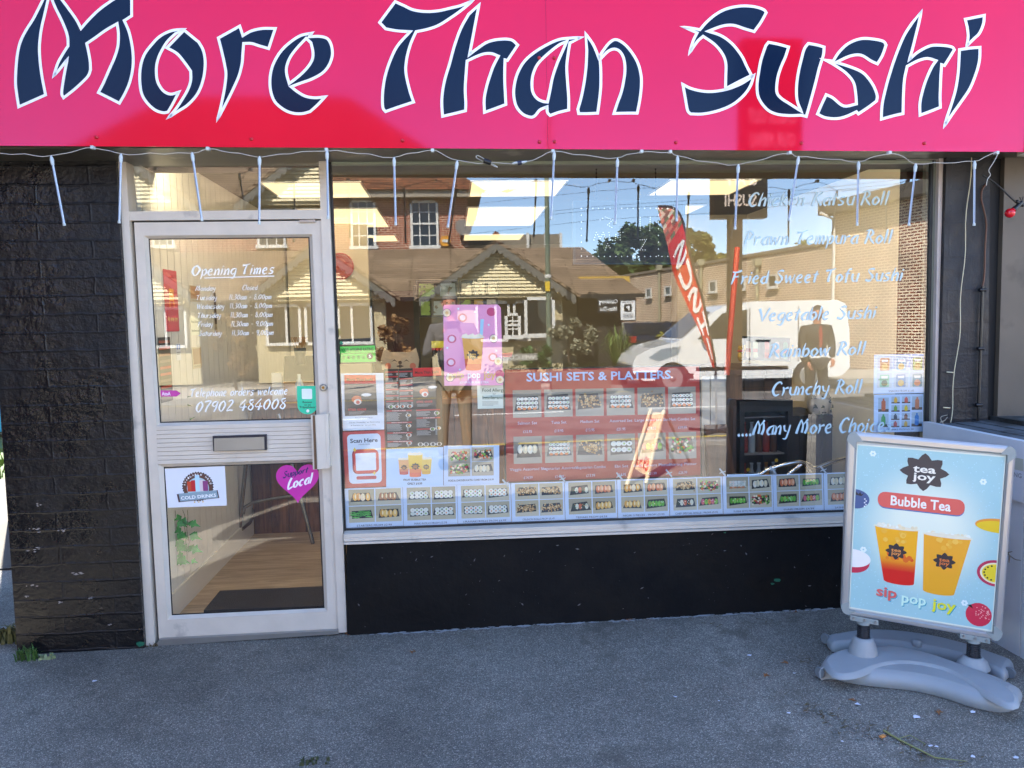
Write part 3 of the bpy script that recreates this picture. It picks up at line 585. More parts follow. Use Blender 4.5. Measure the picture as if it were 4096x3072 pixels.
# ------------------------------------------------------------ brush lettering on the glass
# strokes "x,y,width ..." in hundredths of the cap height; lower-case height about 62
BF={
'a':"60,60,4 30,50,12 12,25,15 22,4,10 40,8,4;62,62,3 54,30,12 55,2,15",'b':"22,98,3 12,50,13 12,4,15;12,40,4 40,58,11 54,30,15 34,4,10 14,6,5",
'c':"56,54,11 30,52,9 12,28,15 26,5,10 50,10,4",'d':"60,96,5 54,45,14 50,2,14;50,48,4 26,50,10 10,24,15 26,3,9 48,12,4",
'e':"14,30,4 44,40,9 40,58,9 20,52,9 10,26,15 24,4,11 52,10,4",'f':"60,92,12 36,88,8 26,50,13 22,-4,13;4,60,3 50,62,9",
'g':"56,58,5 26,54,10 10,30,14 26,8,9 50,22,4;58,60,4 52,10,13 38,-26,10 8,-24,4",'h':"26,98,3 14,50,13 8,2,16;16,36,4 40,58,10 52,50,12 46,2,15",
'i':"18,60,12 16,30,13 8,0,4;26,84,13 20,74,4",'k':"26,98,3 14,50,13 10,2,15;16,28,4 52,60,12;22,34,6 58,0,14",'l':"24,98,12 18,50,14 10,0,6",
'm':"8,62,4 16,30,13 8,2,15;18,40,4 36,58,9 40,40,12 36,2,14;42,42,4 64,58,9 70,40,12 64,2,15",'n':"8,62,4 16,30,13 8,2,15;18,38,4 42,58,9 50,40,12 46,2,15",
'o':"40,60,4 16,44,12 12,18,15 26,3,7;36,56,10 56,34,14 40,8,9 26,0,3",'p':"8,62,5 16,20,13 6,-30,5;18,42,4 44,58,10 54,30,14 36,6,8 20,8,4",
'r':"10,62,10 18,34,14 8,0,5;18,46,4 52,56,14",'s':"54,56,12 30,58,7 14,42,5 42,24,15 34,6,8 6,6,12",'t':"34,86,6 24,40,14 20,2,13;2,58,4 48,62,10",
'u':"14,60,13 12,26,14 26,5,9 48,12,4;60,62,12 54,30,13 50,0,10",'v':"8,60,15 24,24,12 30,0,4;62,62,9 44,28,8 30,0,4",'w':"10,60,14 16,20,12 22,4,5 40,50,9;42,56,11 50,20,12 56,2,5 80,62,8",
'y':"10,60,14 20,28,11 38,22,4;60,62,9 48,10,12 34,-26,10 10,-24,4",'x':"10,60,12 54,2,12;54,60,6 10,2,6",
'C':"76,80,12 60,96,9 30,80,12 12,36,17 34,4,12 64,12,5",'P':"30,96,9 20,50,15 8,0,6;6,88,4 40,98,9 66,76,14 48,46,9 22,42,4",
'F':"26,90,9 20,50,15 6,0,8;4,88,8 40,86,9 76,98,13;20,52,5 56,56,10",'V':"8,92,17 28,44,14 38,0,4;84,96,10 62,48,10 38,0,4",
'R':"30,94,9 22,50,14 8,0,13;6,88,4 40,98,9 62,76,14 44,54,8 24,48,4;34,50,5 54,24,14 78,0,7",'K':"30,96,9 22,50,15 8,0,13;74,96,11 26,46,4;36,52,6 78,2,16",
'O':"60,96,5 24,78,12 14,36,17 36,4,9;52,92,11 84,60,16 64,16,11 36,0,3",'W':"10,90,16 24,20,14 32,4,5 54,70,9;54,82,12 66,20,14 74,4,5 104,94,9",
'L':"40,98,12 18,60,15 8,6,10 30,4,10 60,14,6",'M':"30,92,5 16,50,14 4,4,16;30,94,8 50,56,12 46,10,15;52,60,5 84,96,12;78,78,12 84,40,15 72,4,16",'T':"8,84,14 44,88,9 84,100,4;48,84,9 36,40,13 34,4,17",
'S':"70,88,14 46,92,10 22,78,4 58,44,15 60,24,12;60,26,4 42,6,12 8,14,14",
'0':"56,94,5 24,70,12 14,30,14 30,4,7;48,92,9 68,60,14 50,14,10 30,0,4",'1':"10,84,4 26,92,8 24,50,11 18,0,7",'2':"16,84,5 44,96,10 58,74,13 10,6,5 40,10,9 66,6,12",
'3':"14,90,5 44,94,10 50,72,10 24,56,4 56,40,13 42,8,10 10,6,8",'4':"60,98,9 8,34,5 76,32,10;56,64,6 52,30,13 44,0,14",'7':"8,88,10 66,94,10 34,40,12 26,0,13",
'8':"56,92,8 26,88,10 24,66,8 58,34,12 42,4,10 14,20,10 26,42,5 58,74,6",'9':"54,90,6 22,80,11 16,56,10 40,48,6 60,80,5;62,88,10 54,40,12 36,0,9",'.':"8,12,16 20,-4,12",'-':"8,40,8 44,42,10",
}
ADV={'i':34,'l':34,'1':40,'.':30,' ':46,'m':86,'w':90,'M':104,'L':62,'W':112,'O':98,'T':86,'C':80,'V':84,'R':82,'K':84,'F':74,'P':74,'S':80,'-':56,'t':50,'r':56,'f':58,'0':78,'4':80,'2':74,'7':70,'3':66,'8':68,'9':68}
def brush(s,wt=.66):
    """flat polygons (list of point lists) of a brushed line of text, baseline 0, caps 1 high"""
    out=[]; x=0
    for ch in s:
        if ch in BF:
            for st in BF[ch].split(';'):
                P=[tuple(float(v) for v in t.split(',')) for t in st.split()]
                xy=smooth_path([(p[0],p[1]) for p in P],4,False); ws=smooth_path([(p[2],0) for p in P],4,False)
                lf=[];rt=[]
                for i,(px,py) in enumerate(xy):
                    a=xy[max(0,i-1)]; b=xy[min(len(xy)-1,i+1)]; dx,dy=b[0]-a[0],b[1]-a[1]; L=math.hypot(dx,dy) or 1
                    w=ws[i][0]*wt; nx,ny=-dy/L*w,dx/L*w; sk=.16
                    lf.append(((x+px+nx+py*sk)/100,(py+ny)/100)); rt.append(((x+px-nx+py*sk)/100,(py-ny)/100))
                out+= [[lf[i],lf[i+1],rt[i+1],rt[i]] for i in range(len(xy)-1)]
        x+=ADV.get(ch,64)
    return out,x/100
VINYL=mat('pale_vinyl','#f0f4f4',.35)
def vinyl(s,x0,y0,x1,y1,cap,Y,label,under=False,group=None,m=None):
    """baseline from (x0,y0) to (x1,y1) in photo pixels on the pane, cap height in pixels; a word is a part"""
    wt=.5 if cap<30 else .6; _,w=brush(s); k=(x1-x0)/w; sl=(y1-y0)/(x1-x0); ws=s.split(' '); m=m or VINYL
    root=thing('vinyl_lettering',label,'window lettering',at((x0+x1)/2,y0,Y),group) if len(ws)>1 else None; u0=0
    for n_,wd in enumerate(ws):
        ps,ww=brush(wd,wt); b=MB()
        for i,p in enumerate(ps): b.add([at(x0+(u+u0)*k,y0+sl*(u+u0)*k-v*cap,Y-.00004*(i//8%9)) for u,v in p],[(0,1,2,3)])
        o=b.build('word' if root else 'vinyl_lettering',m,root,*((None,None) if root else (label,'window lettering',group)))
        u0+=ww+.46
    if under: b=MB(); b.add([at(x0+55,y0+6,Y),at(x1,y1+6,Y),at(x1,y1+10,Y),at(x0+55,y0+10,Y)],[(0,1,2,3)]); b.build('underline',m,root)
    return root or o
YV=-.0012
for s,x0,y0,x1,y1,c in (("Chicken Katsu Roll",2989,827,3553,820,58),("Prawn Tempura Roll",2973,982,3567,974,58),("Fried Sweet Tofu Sushi",2922,1138,3612,1124,56),
    ("Vegetable Sushi",3028,1287,3504,1274,56),("Rainbow Roll",3073,1431,3460,1419,56),("Crunchy Roll",3083,1585,3446,1573,58),("....Many More Choices",2948,1744,3572,1726,62)):
    vinyl(s,x0,y0,x1,y1,c,YV,'pale blue brush lettering reading %s on the shop window'%s.strip('.'),m=mat('pale_blue_vinyl','#b4cdd6',.35))
YD=-.0008
vinyl("Opening Times",762,1104,1097,1096,44,YD,'underlined heading Opening Times in white brush lettering on the door glass',True)
for i,(d,t,xd,yb) in enumerate((("Monday","Closed",861,1164),("Tuesday","11.30am - 8.00pm",866,1201),("Wednesday","11.30am - 8.00pm",896,1236),("Thursday","11.30am - 8.00pm",882,1272),("Friday","11.30am - 9.00pm",850,1308),("Saturday","11.30am - 9.00pm",885,1344))):
    x0=781+i*2.4; vinyl(d,x0,yb,xd,yb-1,22,YD,'small white word %s in the opening hours on the door glass'%d)
    if i==0: vinyl(t,968,1161,1029,1160,22,YD,'small white word Closed beside Monday on the door glass')
    else: vinyl(t,912+i*2.6,yb-2,1084+i*2.2,yb-4,22,YD,'white opening hours %s beside %s on the door glass'%(t,d))
vinyl("Telephone orders welcome",758,1588,1151,1578,34,YD,'white brush lettering Telephone orders welcome low on the door glass')
vinyl("07902 484008",778,1650,1142,1636,46,YD,'large white telephone number 07902 484008 on the door glass')
# ------------------------------------------------------------ posters
def poster(c,Y,name='poster',**k):
    p=[at(x,y,Y) for x,y in c]; return Art(*p,**k)
def tray(a,u0,v0,u1,v1,kind,rnd,bg='#a8a288'):
    """one food photograph: table top, black tray, pieces"""
    a.rect(u0,v0,u1,v1,bg); a.lay(); w=u1-u0; h=v1-v0
    f=lambda x,y:(u0+w*x,v0+h*y)
    a.rect(u0,v0+h*.62,u1,v1,{'#b0a78c':'#c4bca2','#a39a80':'#b9b096','#b8ad90':'#c9c0a8'}.get(bg,'#a8a090')); a.lay(); J=lambda:rnd.uniform(-.05,.05); a.poly([f(.15+J(),.25+J()),f(.84+J(),.22+J()),f(.93+J(),.72+J()),f(.08+J(),.77+J())],rnd.choice(['#262d35','#323a44','#1f252c'])); a.lay()
    rw=w
    def grid(nx,ny,r,fn,x0=.14,x1=.88,y0=.25,y1=.7):
        for j in range(ny):
            for i in range(nx):
                x=x0+(x1-x0)*(i+.5)/nx+rnd.uniform(-.01,.01); y=y0+(y1-y0)*(j+.5)/ny; fn(*f(x,y),r*rw)
    if kind in('maki','ura','mix'):
        n=4 if kind!='mix' else 6
        def r1(x,y,r): a.disc(x,y,r,rnd.choice(['#dfe2da','#cfd6cc','#e6e4d8']),ry=r*rnd.uniform(.8,.95),n=9)
        grid(n,2 if n==4 else 3,.103 if n==4 else .068,r1); a.lay()
        cs=['#e8965a','#8fb24a','#d9d6c4','#3f5c2e'] if kind!='ura' else ['#e39242','#7fae4c','#d96a4a']
        def r2(x,y,r): a.disc(x,y,r*.42,rnd.choice(cs),n=6)
        grid(n,2 if n==4 else 3,.085 if n==4 else .06,r2); a.lay()
        if kind=='mix': 
            for i in range(4): a.disc(*f(.22+.18*i,.68),.07*rw,'#e07f3c',ry=.045*rw,n=8)
    elif kind=='crunch':
        for i in range(80): 
            x=rnd.gauss(.5,.2); y=rnd.gauss(.47,.11); a.disc(*f(min(.9,max(.1,x)),y),.035*rw,rnd.choice(['#b98d55','#cda877','#9a6f3e','#d9bd8c']),n=5)
    elif kind=='bean':
        for i in range(34):
            x=rnd.uniform(.14,.86); y=rnd.uniform(.3,.7); an=rnd.uniform(-.6,.6); dx=.11*math.cos(an); dy=.11*math.sin(an)
            a.poly([f(x-dx,y-dy-.02),f(x+dx,y+dy-.02),f(x+dx,y+dy+.03),f(x-dx,y-dy+.03)],rnd.choice(['#3f8f3a','#57ab48','#2f7430','#6cc05a'])); 
            if i%9==8: a.lay()
    elif kind in('gold','skewer','nigiri','salmon','white'):
        cs={'gold':['#d9a24a','#e8bf6b'],'skewer':['#8a4a2a','#a8683c'],'nigiri':['#e6a848','#d98c3a','#e8d2b0'],'salmon':['#d9744a','#e59a6a'],'white':['#e0dccb','#cfc6a8']}[kind]
        for i in range(4): a.disc(*f(.24+.165*i+rnd.uniform(-.02,.02),.48+rnd.uniform(-.03,.03)),.095*rw,cs[i%len(cs)],ry=.16*rw,n=9,a0=.3)
        a.lay()
        for i in range(4): a.disc(*f(.27+.16*i,.44),.03*rw,'#f0dcae' if kind!='salmon' else '#f1c3a0',ry=.1*rw,n=7)
    elif kind in('green','cone','rainbow'):
        cs={'green':['#5fae3c','#7cc653'],'cone':['#2c3f34','#d8d8c0','#c9603c'],'rainbow':['#d96a7a','#8cc04a','#e58a4a']}[kind]
        for i in range(5): a.disc(*f(.22+.14*i,.5),.08*rw,cs[i%len(cs)],ry=.13*rw,n=8)
        a.lay()
        for i in range(16): a.disc(*f(rnd.uniform(.2,.8),rnd.uniform(.36,.6)),.02*rw,rnd.choice(['#f0efe0','#e8a04c','#3a7a36','#d24a3a']),n=5)
    elif kind=='salad':
        for i in range(50): a.disc(*f(rnd.uniform(.12,.88),rnd.uniform(.2,.8)),.05*rw,rnd.choice(['#e2702c','#4f9a3a','#8cc24f','#d8b4a0','#b8324a','#e8dcc0']),n=6)
    a.lay()
PST=[("STARTERS FROM £2.99",1377,1610,('nigiri','skewer','bean','gold')),("MAKI ROLLS FROM £2.79",1611,1827,('maki','maki','maki','maki')),("URAMAKI ROLLS FROM £4.99",1828,2042,('ura','ura','ura','maki')),
("CRUNCH ROLLS FROM £6.49",2044,2256,('crunch','crunch','crunch','crunch')),("TEMAKI FROM £4.59",2258,2466,('cone','salmon','cone','gold')),("NIGIRI 3 PIECES - FROM £3.99",2468,2674,('nigiri','salmon','gold','green')),
("CHEF SPECIAL ROLLS - FROM £9.99",2676,2888,('crunch','salad','cone','rainbow')),("SUSHI SETS FROM £9.99",2890,3090,('mix','white','green','salad')),("INARI FROM £4.99",3091,3292,('salmon','green','green','rainbow')),("SASHIMI FROM £5.99",3294,3500,('white','maki','salmon','green'))]
tl_=lambda x:1954.5+(x-1377)*(1892-1954.5)/(3294-1377); bl_=lambda x:2116+(x-1377)*(2042-2116)/(3294-1377)
for i,(t,xa,xb,ks) in enumerate(PST):
    rnd=random.Random(i); d=(0 if i%2 else .0035)
    a=poster([(xa,tl_(xa)),(xb,tl_(xb)),(xb+4,bl_(xb)),(xa+4,bl_(xa))],.012+d,step=.0002); a.base('#d0def2')
    for q,k in enumerate(ks):
        u=.07+.46*(q%2); v=.0+(q//2)*.42+.03; tray(a,u,v,u+.44,v+.40,k,rnd,rnd.choice(['#b0a78c','#a39a80','#b8ad90'])); a.L=2
    a.L=8; a.text(t,.2 if len(t)<24 else .1,.8 if len(t)<24 else .9,.955,.05,'#3a3f4c')
    nm=t.split(' FROM')[0].rstrip(' -').lower()
    a.build('food_poster','printed poster of four %s photos taped low in the shop window'%nm,'poster','food posters along the foot of the window')
# flower shaped drinks emblem
def emblem(a,u,v,r,col='#33303a',ink='#ece8dc',asp=1.0):
    pts=[]; kx=1.0; ky=a.w/a.h
    for k in range(8):
        th=math.pi/4*k; R1=r*(1.0 if k%2==0 else .98)
        pts.append((u+R1*math.cos(th),v+R1*math.sin(th)*ky*.85)); th2=th+math.pi/8
        pts.append((u+r*.70*math.cos(th2),v+r*.70*math.sin(th2)*ky*.85))
    fine=[]
    for i in range(16):
        p=pts[i]; q=pts[(i+1)%16]; mx=((p[0]+q[0])/2-u)*1.055+u,((p[1]+q[1])/2-v)*1.055+v; fine+= [p,mx]
    a.poly(fine,col); a.lay()
    a.text('tea',u-r*.46,u+r*.46,v+r*ky*.02,r*ky*.34,ink,True); a.text('joy',u-r*.46,u+r*.46,v+r*ky*.36,r*ky*.34,ink,True); return a
def cup(a,u,v0,v1,wt,wb,c1,c2,split=.55,emb=True,icol='#e8954a'):
    n=6; 
    def w(t): return wt+(wb-wt)*t
    L=a.L
    for i in range(n):
        t0,t1=i/n,(i+1)/n; cc=[hx(c1)[k]*(1-min(1,max(0,(t0-split)*4)))+hx(c2)[k]*min(1,max(0,(t0-split)*4)) for k in range(3)]+[1]
        a.poly([(u-w(t0),v0+(v1-v0)*t0),(u+w(t0),v0+(v1-v0)*t0),(u+w(t1),v0+(v1-v0)*t1),(u-w(t1),v0+(v1-v0)*t1)],tuple(cc))
    a.disc(u,v1,wb,c2,ry=wb*.16,n=14)
    a.lay(); a.disc(u,v0,wt*1.12,'#e9e2d0',ry=wt*.14,n=16)
    for i in range(9): a.disc(u+wt*(-.85+.21*i),v0-wt*.12*a.w/a.h*(1+.6*math.sin(i*2.1)),wt*.16,'#f1e6cc',n=7)
    a.lay()
    if emb: emblem(a,u,(v0*.45+v1*.55),wt*.6,'#2c2a30',icol)
    return a
SHEET=[]
# row of small notices at the left of the window
a=poster([(1353,1357),(1501,1351),(1506,1453),(1357,1456)],.012); a.base('#10131a')
a.rect(.04,.30,.98,.94,'#3fd04a').lay(); a.text('FOOD HYGIENE RATING',.06,.94,.50,.13,'#12301a',True); a.rect(.05,.58,.97,.6,'#12301a')
for i in range(5): a.disc(.12+.135*i,.75,.045,'#12301a',n=14)
a.disc(.83,.72,.085,'#101418',n=18); a.lay()
for i in range(5): a.disc(.12+.135*i,.75,.036,'#3fd04a',n=14)
a.lay()
for i in range(5): a.text(str(i),.10+.135*i,.14+.135*i,.785,.08,'#12301a',True)
a.text('5',.80,.86,.775,.12,'#f4f4f4',True); a.disc(.08,.15,.045,'#2f9a7a',n=12); a.text('Food Standards Agency',.15,.42,.17,.06,'#9fd8c4')
a.build('hygiene_rating_sticker','green and black Food Hygiene Rating 5 sticker at left of the window','sticker')
a=poster([(1363,1494),(1534,1492),(1537,1718),(1372,1723)],.015); a.base('#dfe3e8'); a.rect(.05,.02,.98,.70,'#c8ccd0').lay()
a.text('We look forward to serving you',.3,.72,.79,.02,'#444444'); a.text('Open Tuesday to Saturday',.15,.9,.87,.02,'#444444'); a.text('Menus inside',.2,.8,.92,.02,'#444444')
a.build('plastic_sleeve','clear plastic sleeve with white paper holding a dark menu flyer','paper sleeve')
def flyer(a,u0,v0,u1,v1,phone=True):
    w=u1-u0; h=v1-v0; f=lambda x,y:(u0+w*x,v0+h*y)
    a.rect(u0,v0,u1,v1,'#1a1513').lay(); a.rect(u0,v0,u1,v0+h*.21,'#cf1522').lay()
    a.text('More Than Sushi',u0+w*.08,u0+w*.9,v0+h*.145,h*.07,'#3a0a12',True)
    a.disc(*f(.38,.6),.17*w,'#d9682e',ry=.12*w,n=14); a.disc(*f(.68,.56),.17*w,'#1c1a1c',ry=.15*w,n=14); a.lay()
    a.disc(*f(.40,.66),.12*w,'#e8dcd0',ry=.09*w,n=12); a.disc(*f(.68,.49),.16*w,'#e6e0da',ry=.05*w,n=14); a.lay(); a.disc(*f(.41,.67),.06*w,'#c94f38',n=9)
    if phone: a.text('07902 484008',u0+w*.1,u0+w*.66,v0+h*.875,h*.055,'#c9302c',True)
    for i in range(3): a.rect(u0+w*.12,v0+h*(.905+.025*i),u0+w*(.6-.05*i),v0+h*(.915+.025*i),'#8d8a86')
    a.L-=3; return a
a=poster([(1377,1500),(1502,1500),(1510,1660),(1380,1664)],.0125); a.base('#2a2320'); flyer(a,0,0,1,1)
a.build('menu_flyer','dark takeaway flyer with red top headed More Than Sushi in the plastic sleeve','flyer')
a=poster([(1370,1728),(1538,1721),(1545,1945),(1382,1952)],.0125); a.base('#cf4f45'); a.rrect(.1,.05,.9,.93,.1,'#dfe6ef').lay()
a.text('Scan Here',.17,.83,.2,.075,'#33373f',True); a.text('ORDER HERE',.36,.64,.245,.022,'#666a72'); a.rrect(.2,.32,.82,.76,.12,'#a3353a').lay(); a.rrect(.23,.33,.84,.75,.12,'#e0544a').lay(); a.rrect(.28,.39,.77,.7,.02,'#e9edf2'); a.rrect(.28,.80,.77,.86,.03,'#cf4f55')
a.poly([(.27,.28),(.29,.31),(.32,.325),(.29,.34),(.27,.37),(.25,.34),(.22,.325),(.25,.31)],'#efc94c'); a.poly([(.72,.72),(.74,.745),(.77,.755),(.74,.765),(.72,.79),(.70,.765),(.67,.755),(.70,.745)],'#efc94c')
a.build('scan_poster','red bordered Scan Here poster with blank code square in the window','poster')
a=poster([(1536,1477),(1765,1468.5),(1773,1788),(1546,1793)],.0165); a.base('#0d0b0b')
rnd=random.Random(3); flyer(a,.5,0,1,.5)
def rows(a,u0,u1,v0,v1,n):
    for i in range(n):
        v=v0+(v1-v0)*i/n; a.rect(u0,v,u0+(u1-u0)*rnd.uniform(.45,.7),v+.006,'#a8a49e'); a.rect(u1-.03,v,u1,v+.006,'#b8b4ae')
for u0,u1,bands in ((.02,.24,(.03,.09,.17,.25,.33,.40)),(.26,.49,(.03,.12,.2,.27,.34,.40)),(.02,.46,(.52,.67,.8,.91)),(.54,.96,(.52,.62,.76))):
    for i,v in enumerate(bands):
        a.rect(u0,v,u1,v+.016,'#b8262a'); nx=bands[i+1] if i+1<len(bands) else v+.1; rows(a,u0,u1-.06 if v>.5 else u1,v+.028,min(nx-.01,.985),max(2,int((nx-v-.03)/.013)))
a.lay(); 
for u,v in ((.1,.475),(.2,.475),(.3,.475),(.43,.475),(.4,.59),(.4,.72),(.4,.84),(.4,.94),(.9,.57),(.82,.77),(.92,.76),(.6,.96),(.7,.96),(.82,.96),(.93,.96)):
    a.disc(u,v,.05,'#dcd6c8',ry=.035,n=10); a.disc(u,v,.03,'#14120f',n=8)
a.lay()
for u,v in ((.1,.475),(.2,.475),(.3,.475),(.43,.475),(.4,.59),(.4,.72),(.4,.84),(.4,.94),(.9,.57),(.82,.77),(.92,.76)): a.disc(u+.01,v,.02,rnd.choice(['#c9602c','#6f9a3c','#d9a24a']),n=7)
for t,u0,u1,v in (('STARTERS & SIDES',.12,.36,.532),('TEMAKI HAND ROLLS',.1,.38,.682),('CRUNCH ROLLS',.12,.36,.812),('CHEF SPECIALS',.12,.36,.922),('SUSHI SETS',.66,.86,.632)): a.text(t,u0,u1,v,.01,'#f0e8e0',True)
a.build('menu_sheet','tall black printed price menu with red headings taped inside the window','menu')
a=poster([(1545,1796),(1773,1788),(1773,1947),(1545,1950)],.0125); a.base('#bfdaf6')
cup(a,.31,.28,.66,.1,.075,'#e9a66a','#c94a4a',.5,icol='#e8954a'); a.L=1; cup(a,.70,.28,.66,.1,.075,'#e9c04e','#e0a83a',.6,icol='#e8b44a'); a.L=4; cup(a,.51,.16,.72,.13,.1,'#f0c43a','#e8684a',.45,icol='#e8954a'); a.L=9
a.text('FRUIT BUBBLE TEA',.3,.7,.83,.05,'#3a4252',True); a.text('ONLY £4.99',.37,.63,.935,.06,'#3a4252',True)
a.build('bubble_tea_poster','pale blue poster of three fruit bubble tea cups above the maki poster','poster')
a=poster([(1775,1783),(1997,1780),(1997,1934),(1775,1941)],.0125); a.base('#c6d8f0'); rnd=random.Random(9)
for u,v,k in ((.08,.08,'salad'),(.5,.05,'salad'),(.08,.42,'salad'),(.5,.42,'white')): tray(a,u,v,u+.4,v+.36,k,rnd,'#b9ac92'); a.L=2
a.L=6; a.text('POKE & CHICKEN KATSU CURRY FROM £10.99',.08,.9,.91,.05,'#3a4252',True)
a.build('poke_poster','poster of poke bowls and chicken katsu curry above the uramaki poster','poster')
a=poster([(1908,1540),(2012,1540),(2014,1633),(1911,1635)],.03); a.base('#c9d4c6'); a.text('Food Allergy',.2,1.05,.28,.14,'#24503c',True); a.text('or',.6,.72,.42,.1,'#3c4a42'); a.text('Intolerance',.2,1.1,.6,.14,'#24503c',True)
for i in range(4): a.rect(.18,.7+.05*i,.8-.2*(i==3),.72+.05*i,'#7a847c')
a.build('allergy_notice','pale green Food Allergy or Intolerance notice behind the pink poster','notice')
# pink bubble tea poster
a=poster([(1773,1219),(2003,1218),(2012,1541),(1777,1543)],.0105,step=.0003); 
p=[a.P(*q,0) for q in ((0,.02),(.02,0),(.95,0),(1,.04),(1,1),(0,1))]; a.mb.prism(p,-a.n*.0004,hx('#ee9cc6')); a.lay()
rnd=random.Random(5)
for u,v in ((.06,.1),(.86,.42),(.95,.93),(.1,.9),(.93,.7)): a.disc(u,v,.075,'#8d5a86',n=16)
for u,v,r in ((.33,.16,0),(.83,.09,1),(.14,.42,0),(.12,.71,0),(.84,.65,0),(.95,.86,1)): a.disc(u,v,.08,'#c93a72',ry=.075,n=12)
a.lay()
for u,v in ((.06,.1),(.86,.42),(.95,.93),(.1,.9),(.93,.7)): a.disc(u,v,.065,'#ecd9b8',n=16); a.disc(u,v,.03,'#d9b070',n=10)
for u,v in ((.33,.16),(.14,.42),(.12,.71),(.84,.65)): a.disc(u,v,.05,'#e8c4dc',n=10)
for u,v in ((.26,.05),(.55,.09),(.78,.25),(.06,.53),(.9,.57),(.27,.8),(.75,.84),(.07,.86)):
    a.poly([(u+.028*math.cos(1.257*k/2+.3)*(1 if k%2==0 else .42),v+.028*a.w/a.h*math.sin(1.257*k/2+.3)*(1 if k%2==0 else .42)) for k in range(10)],'#dff0f6')
a.poly([(.64,.18),(.70,.18),(.67,.40),(.62,.40)],'#a8d4ec'); a.lay()
cup(a,.5,.40,.80,.185,.13,'#e8a84c','#d42a2c',.5,icol='#e8b04c'); a.L=9
a.text('sip',.15,.34,.905,.085,'#e8c48c',True); a.text('pop',.4,.62,.905,.085,'#f2eef4',True); a.text('joy',.67,.88,.905,.085,'#e8b868',True); a.text('JOYFUL BUBBLE TEA',.26,.76,.972,.024,'#f4eef6',True)
a.build('pink_poster','pink sip pop joy bubble tea poster with a red and orange cup in mid window','poster')
# red sets board standing inside the glass
YB=.09
a=poster([(2013,1474),(2803,1460),(2808,1905),(2020,1932)],YB,step=.0004); a.base('#16181a',.03); a.rect(.008,.012,.992,.99,'#a3201f').lay()
rd=a
a.text('SUSHI SETS & PLATTERS',.115,.845,.115,.075,'#a9c3ea',True); rnd=random.Random(11)
nm=[('Salmon Set','£15.95'),('Tuna Set','£19.95'),('Medium Set','£13.95'),('Assorted Set','£21.95'),('Large Assorted Set','£19.95'),('Maki Combo Set','£19.99')]
n2=[('Veggie Assorted Set','£14.99'),('Vegetarian Assorted','£14.99'),('Vegetarian Combo','£13.99'),('Ebi Set','£14.95'),('Sushi Lovers Platter','£21.99'),('Sharing Platter','£26.99')]
kd=['mix','mix','crunch','mix','crunch','mix','white','mix','crunch','maki','rainbow','salad']
for j,(row,v0) in enumerate(((nm,.19),(n2,.595))):
    for i,(t,pz) in enumerate(row):
        u=.045+.157*i; L0=a.L; tray(a,u,v0,u+.142,v0+.24,kd[j*6+i],rnd,'#8e877a'); a.L=L0
        cx=u+.071; w=.0048*len(t); a.L+=5; a.text(t,cx-w,cx+w,v0+.30,.026,'#c8c0da'); a.text(pz,cx-.022,cx+.022,v0+.375,.026,'#c8c0da'); a.L=L0
a.build('sushi_sets_board','large red Sushi Sets and Platters price board standing inside the window','menu board')
# snacks and drinks sheets at the right of the window
a=poster([(3497,1419),(3709,1415),(3706,1572),(3494,1576)],.0125); a.base('#c2d6f0'); rnd=random.Random(2)
for j in range(2):
    for i in range(3):
        u=.06+.31*i; v=.05+.42*j; c=['#c98a5a','#7fb0c4','#8aa858','#79b89a','#6a8ab0','#4a7a8a'][j*3+i]
        a.rect(u,v,u+.28,v+.38,'#b8c6cf'); a.L+=1; a.rrect(u+.05,v+.04,u+.23,v+.36,.02,c); a.L+=1; a.disc(u+.14,v+.26,.06,rnd.choice(['#d9b060','#3a5a4a','#c9603c']),n=10); a.rect(u+.08,v+.08,u+.2,v+.14,'#e8e4dc'); a.L-=2
a.L=4; a.text('SNACKS FROM £1.00',.28,.76,.955,.05,'#4a5262'); a.text('WASABI',.08,.27,.66,.05,'#3f8a3a',True)
a.build('snack_poster','poster of six snack packets at the right edge of the window','poster')
a=poster([(3496,1579),(3707,1575),(3703,1726),(3495,1730)],.0135); a.base('#c2d6f0')
for u,v,w,h,c in ((.08,.08,.2,.38,'#b8603a'),(.33,.06,.16,.18,'#e0b03a'),(.53,.06,.16,.18,'#d0604c'),(.72,.06,.2,.36,'#c97f5a'),(.33,.28,.16,.18,'#7fa03a'),(.53,.28,.16,.18,'#d8c02a'),(.08,.5,.2,.36,'#3f9a4a'),(.33,.5,.16,.18,'#2c3a4a'),(.53,.5,.16,.18,'#8a5a3a'),(.72,.48,.2,.38,'#2f7ac0'),(.33,.7,.16,.17,'#b84a3a'),(.53,.7,.16,.17,'#c9a23a')):
    a.L=1; a.rect(u,v,u+w,v+h,'#a9bccb'); a.rect(u,v+h*.8,u+w,v+h,'#5a4a40'); a.L=2; a.rrect(u+w*.3,v+h*.2,u+w*.7,v+h*.92,w*.15,c); a.rect(u+w*.42,v+h*.06,u+w*.58,v+h*.25,c)
a.L=4; a.text('DRINKS FROM £1.50',.28,.76,.95,.045,'#4a5262')
a.build('drinks_poster','poster of small drink photos below the snack poster','poster')
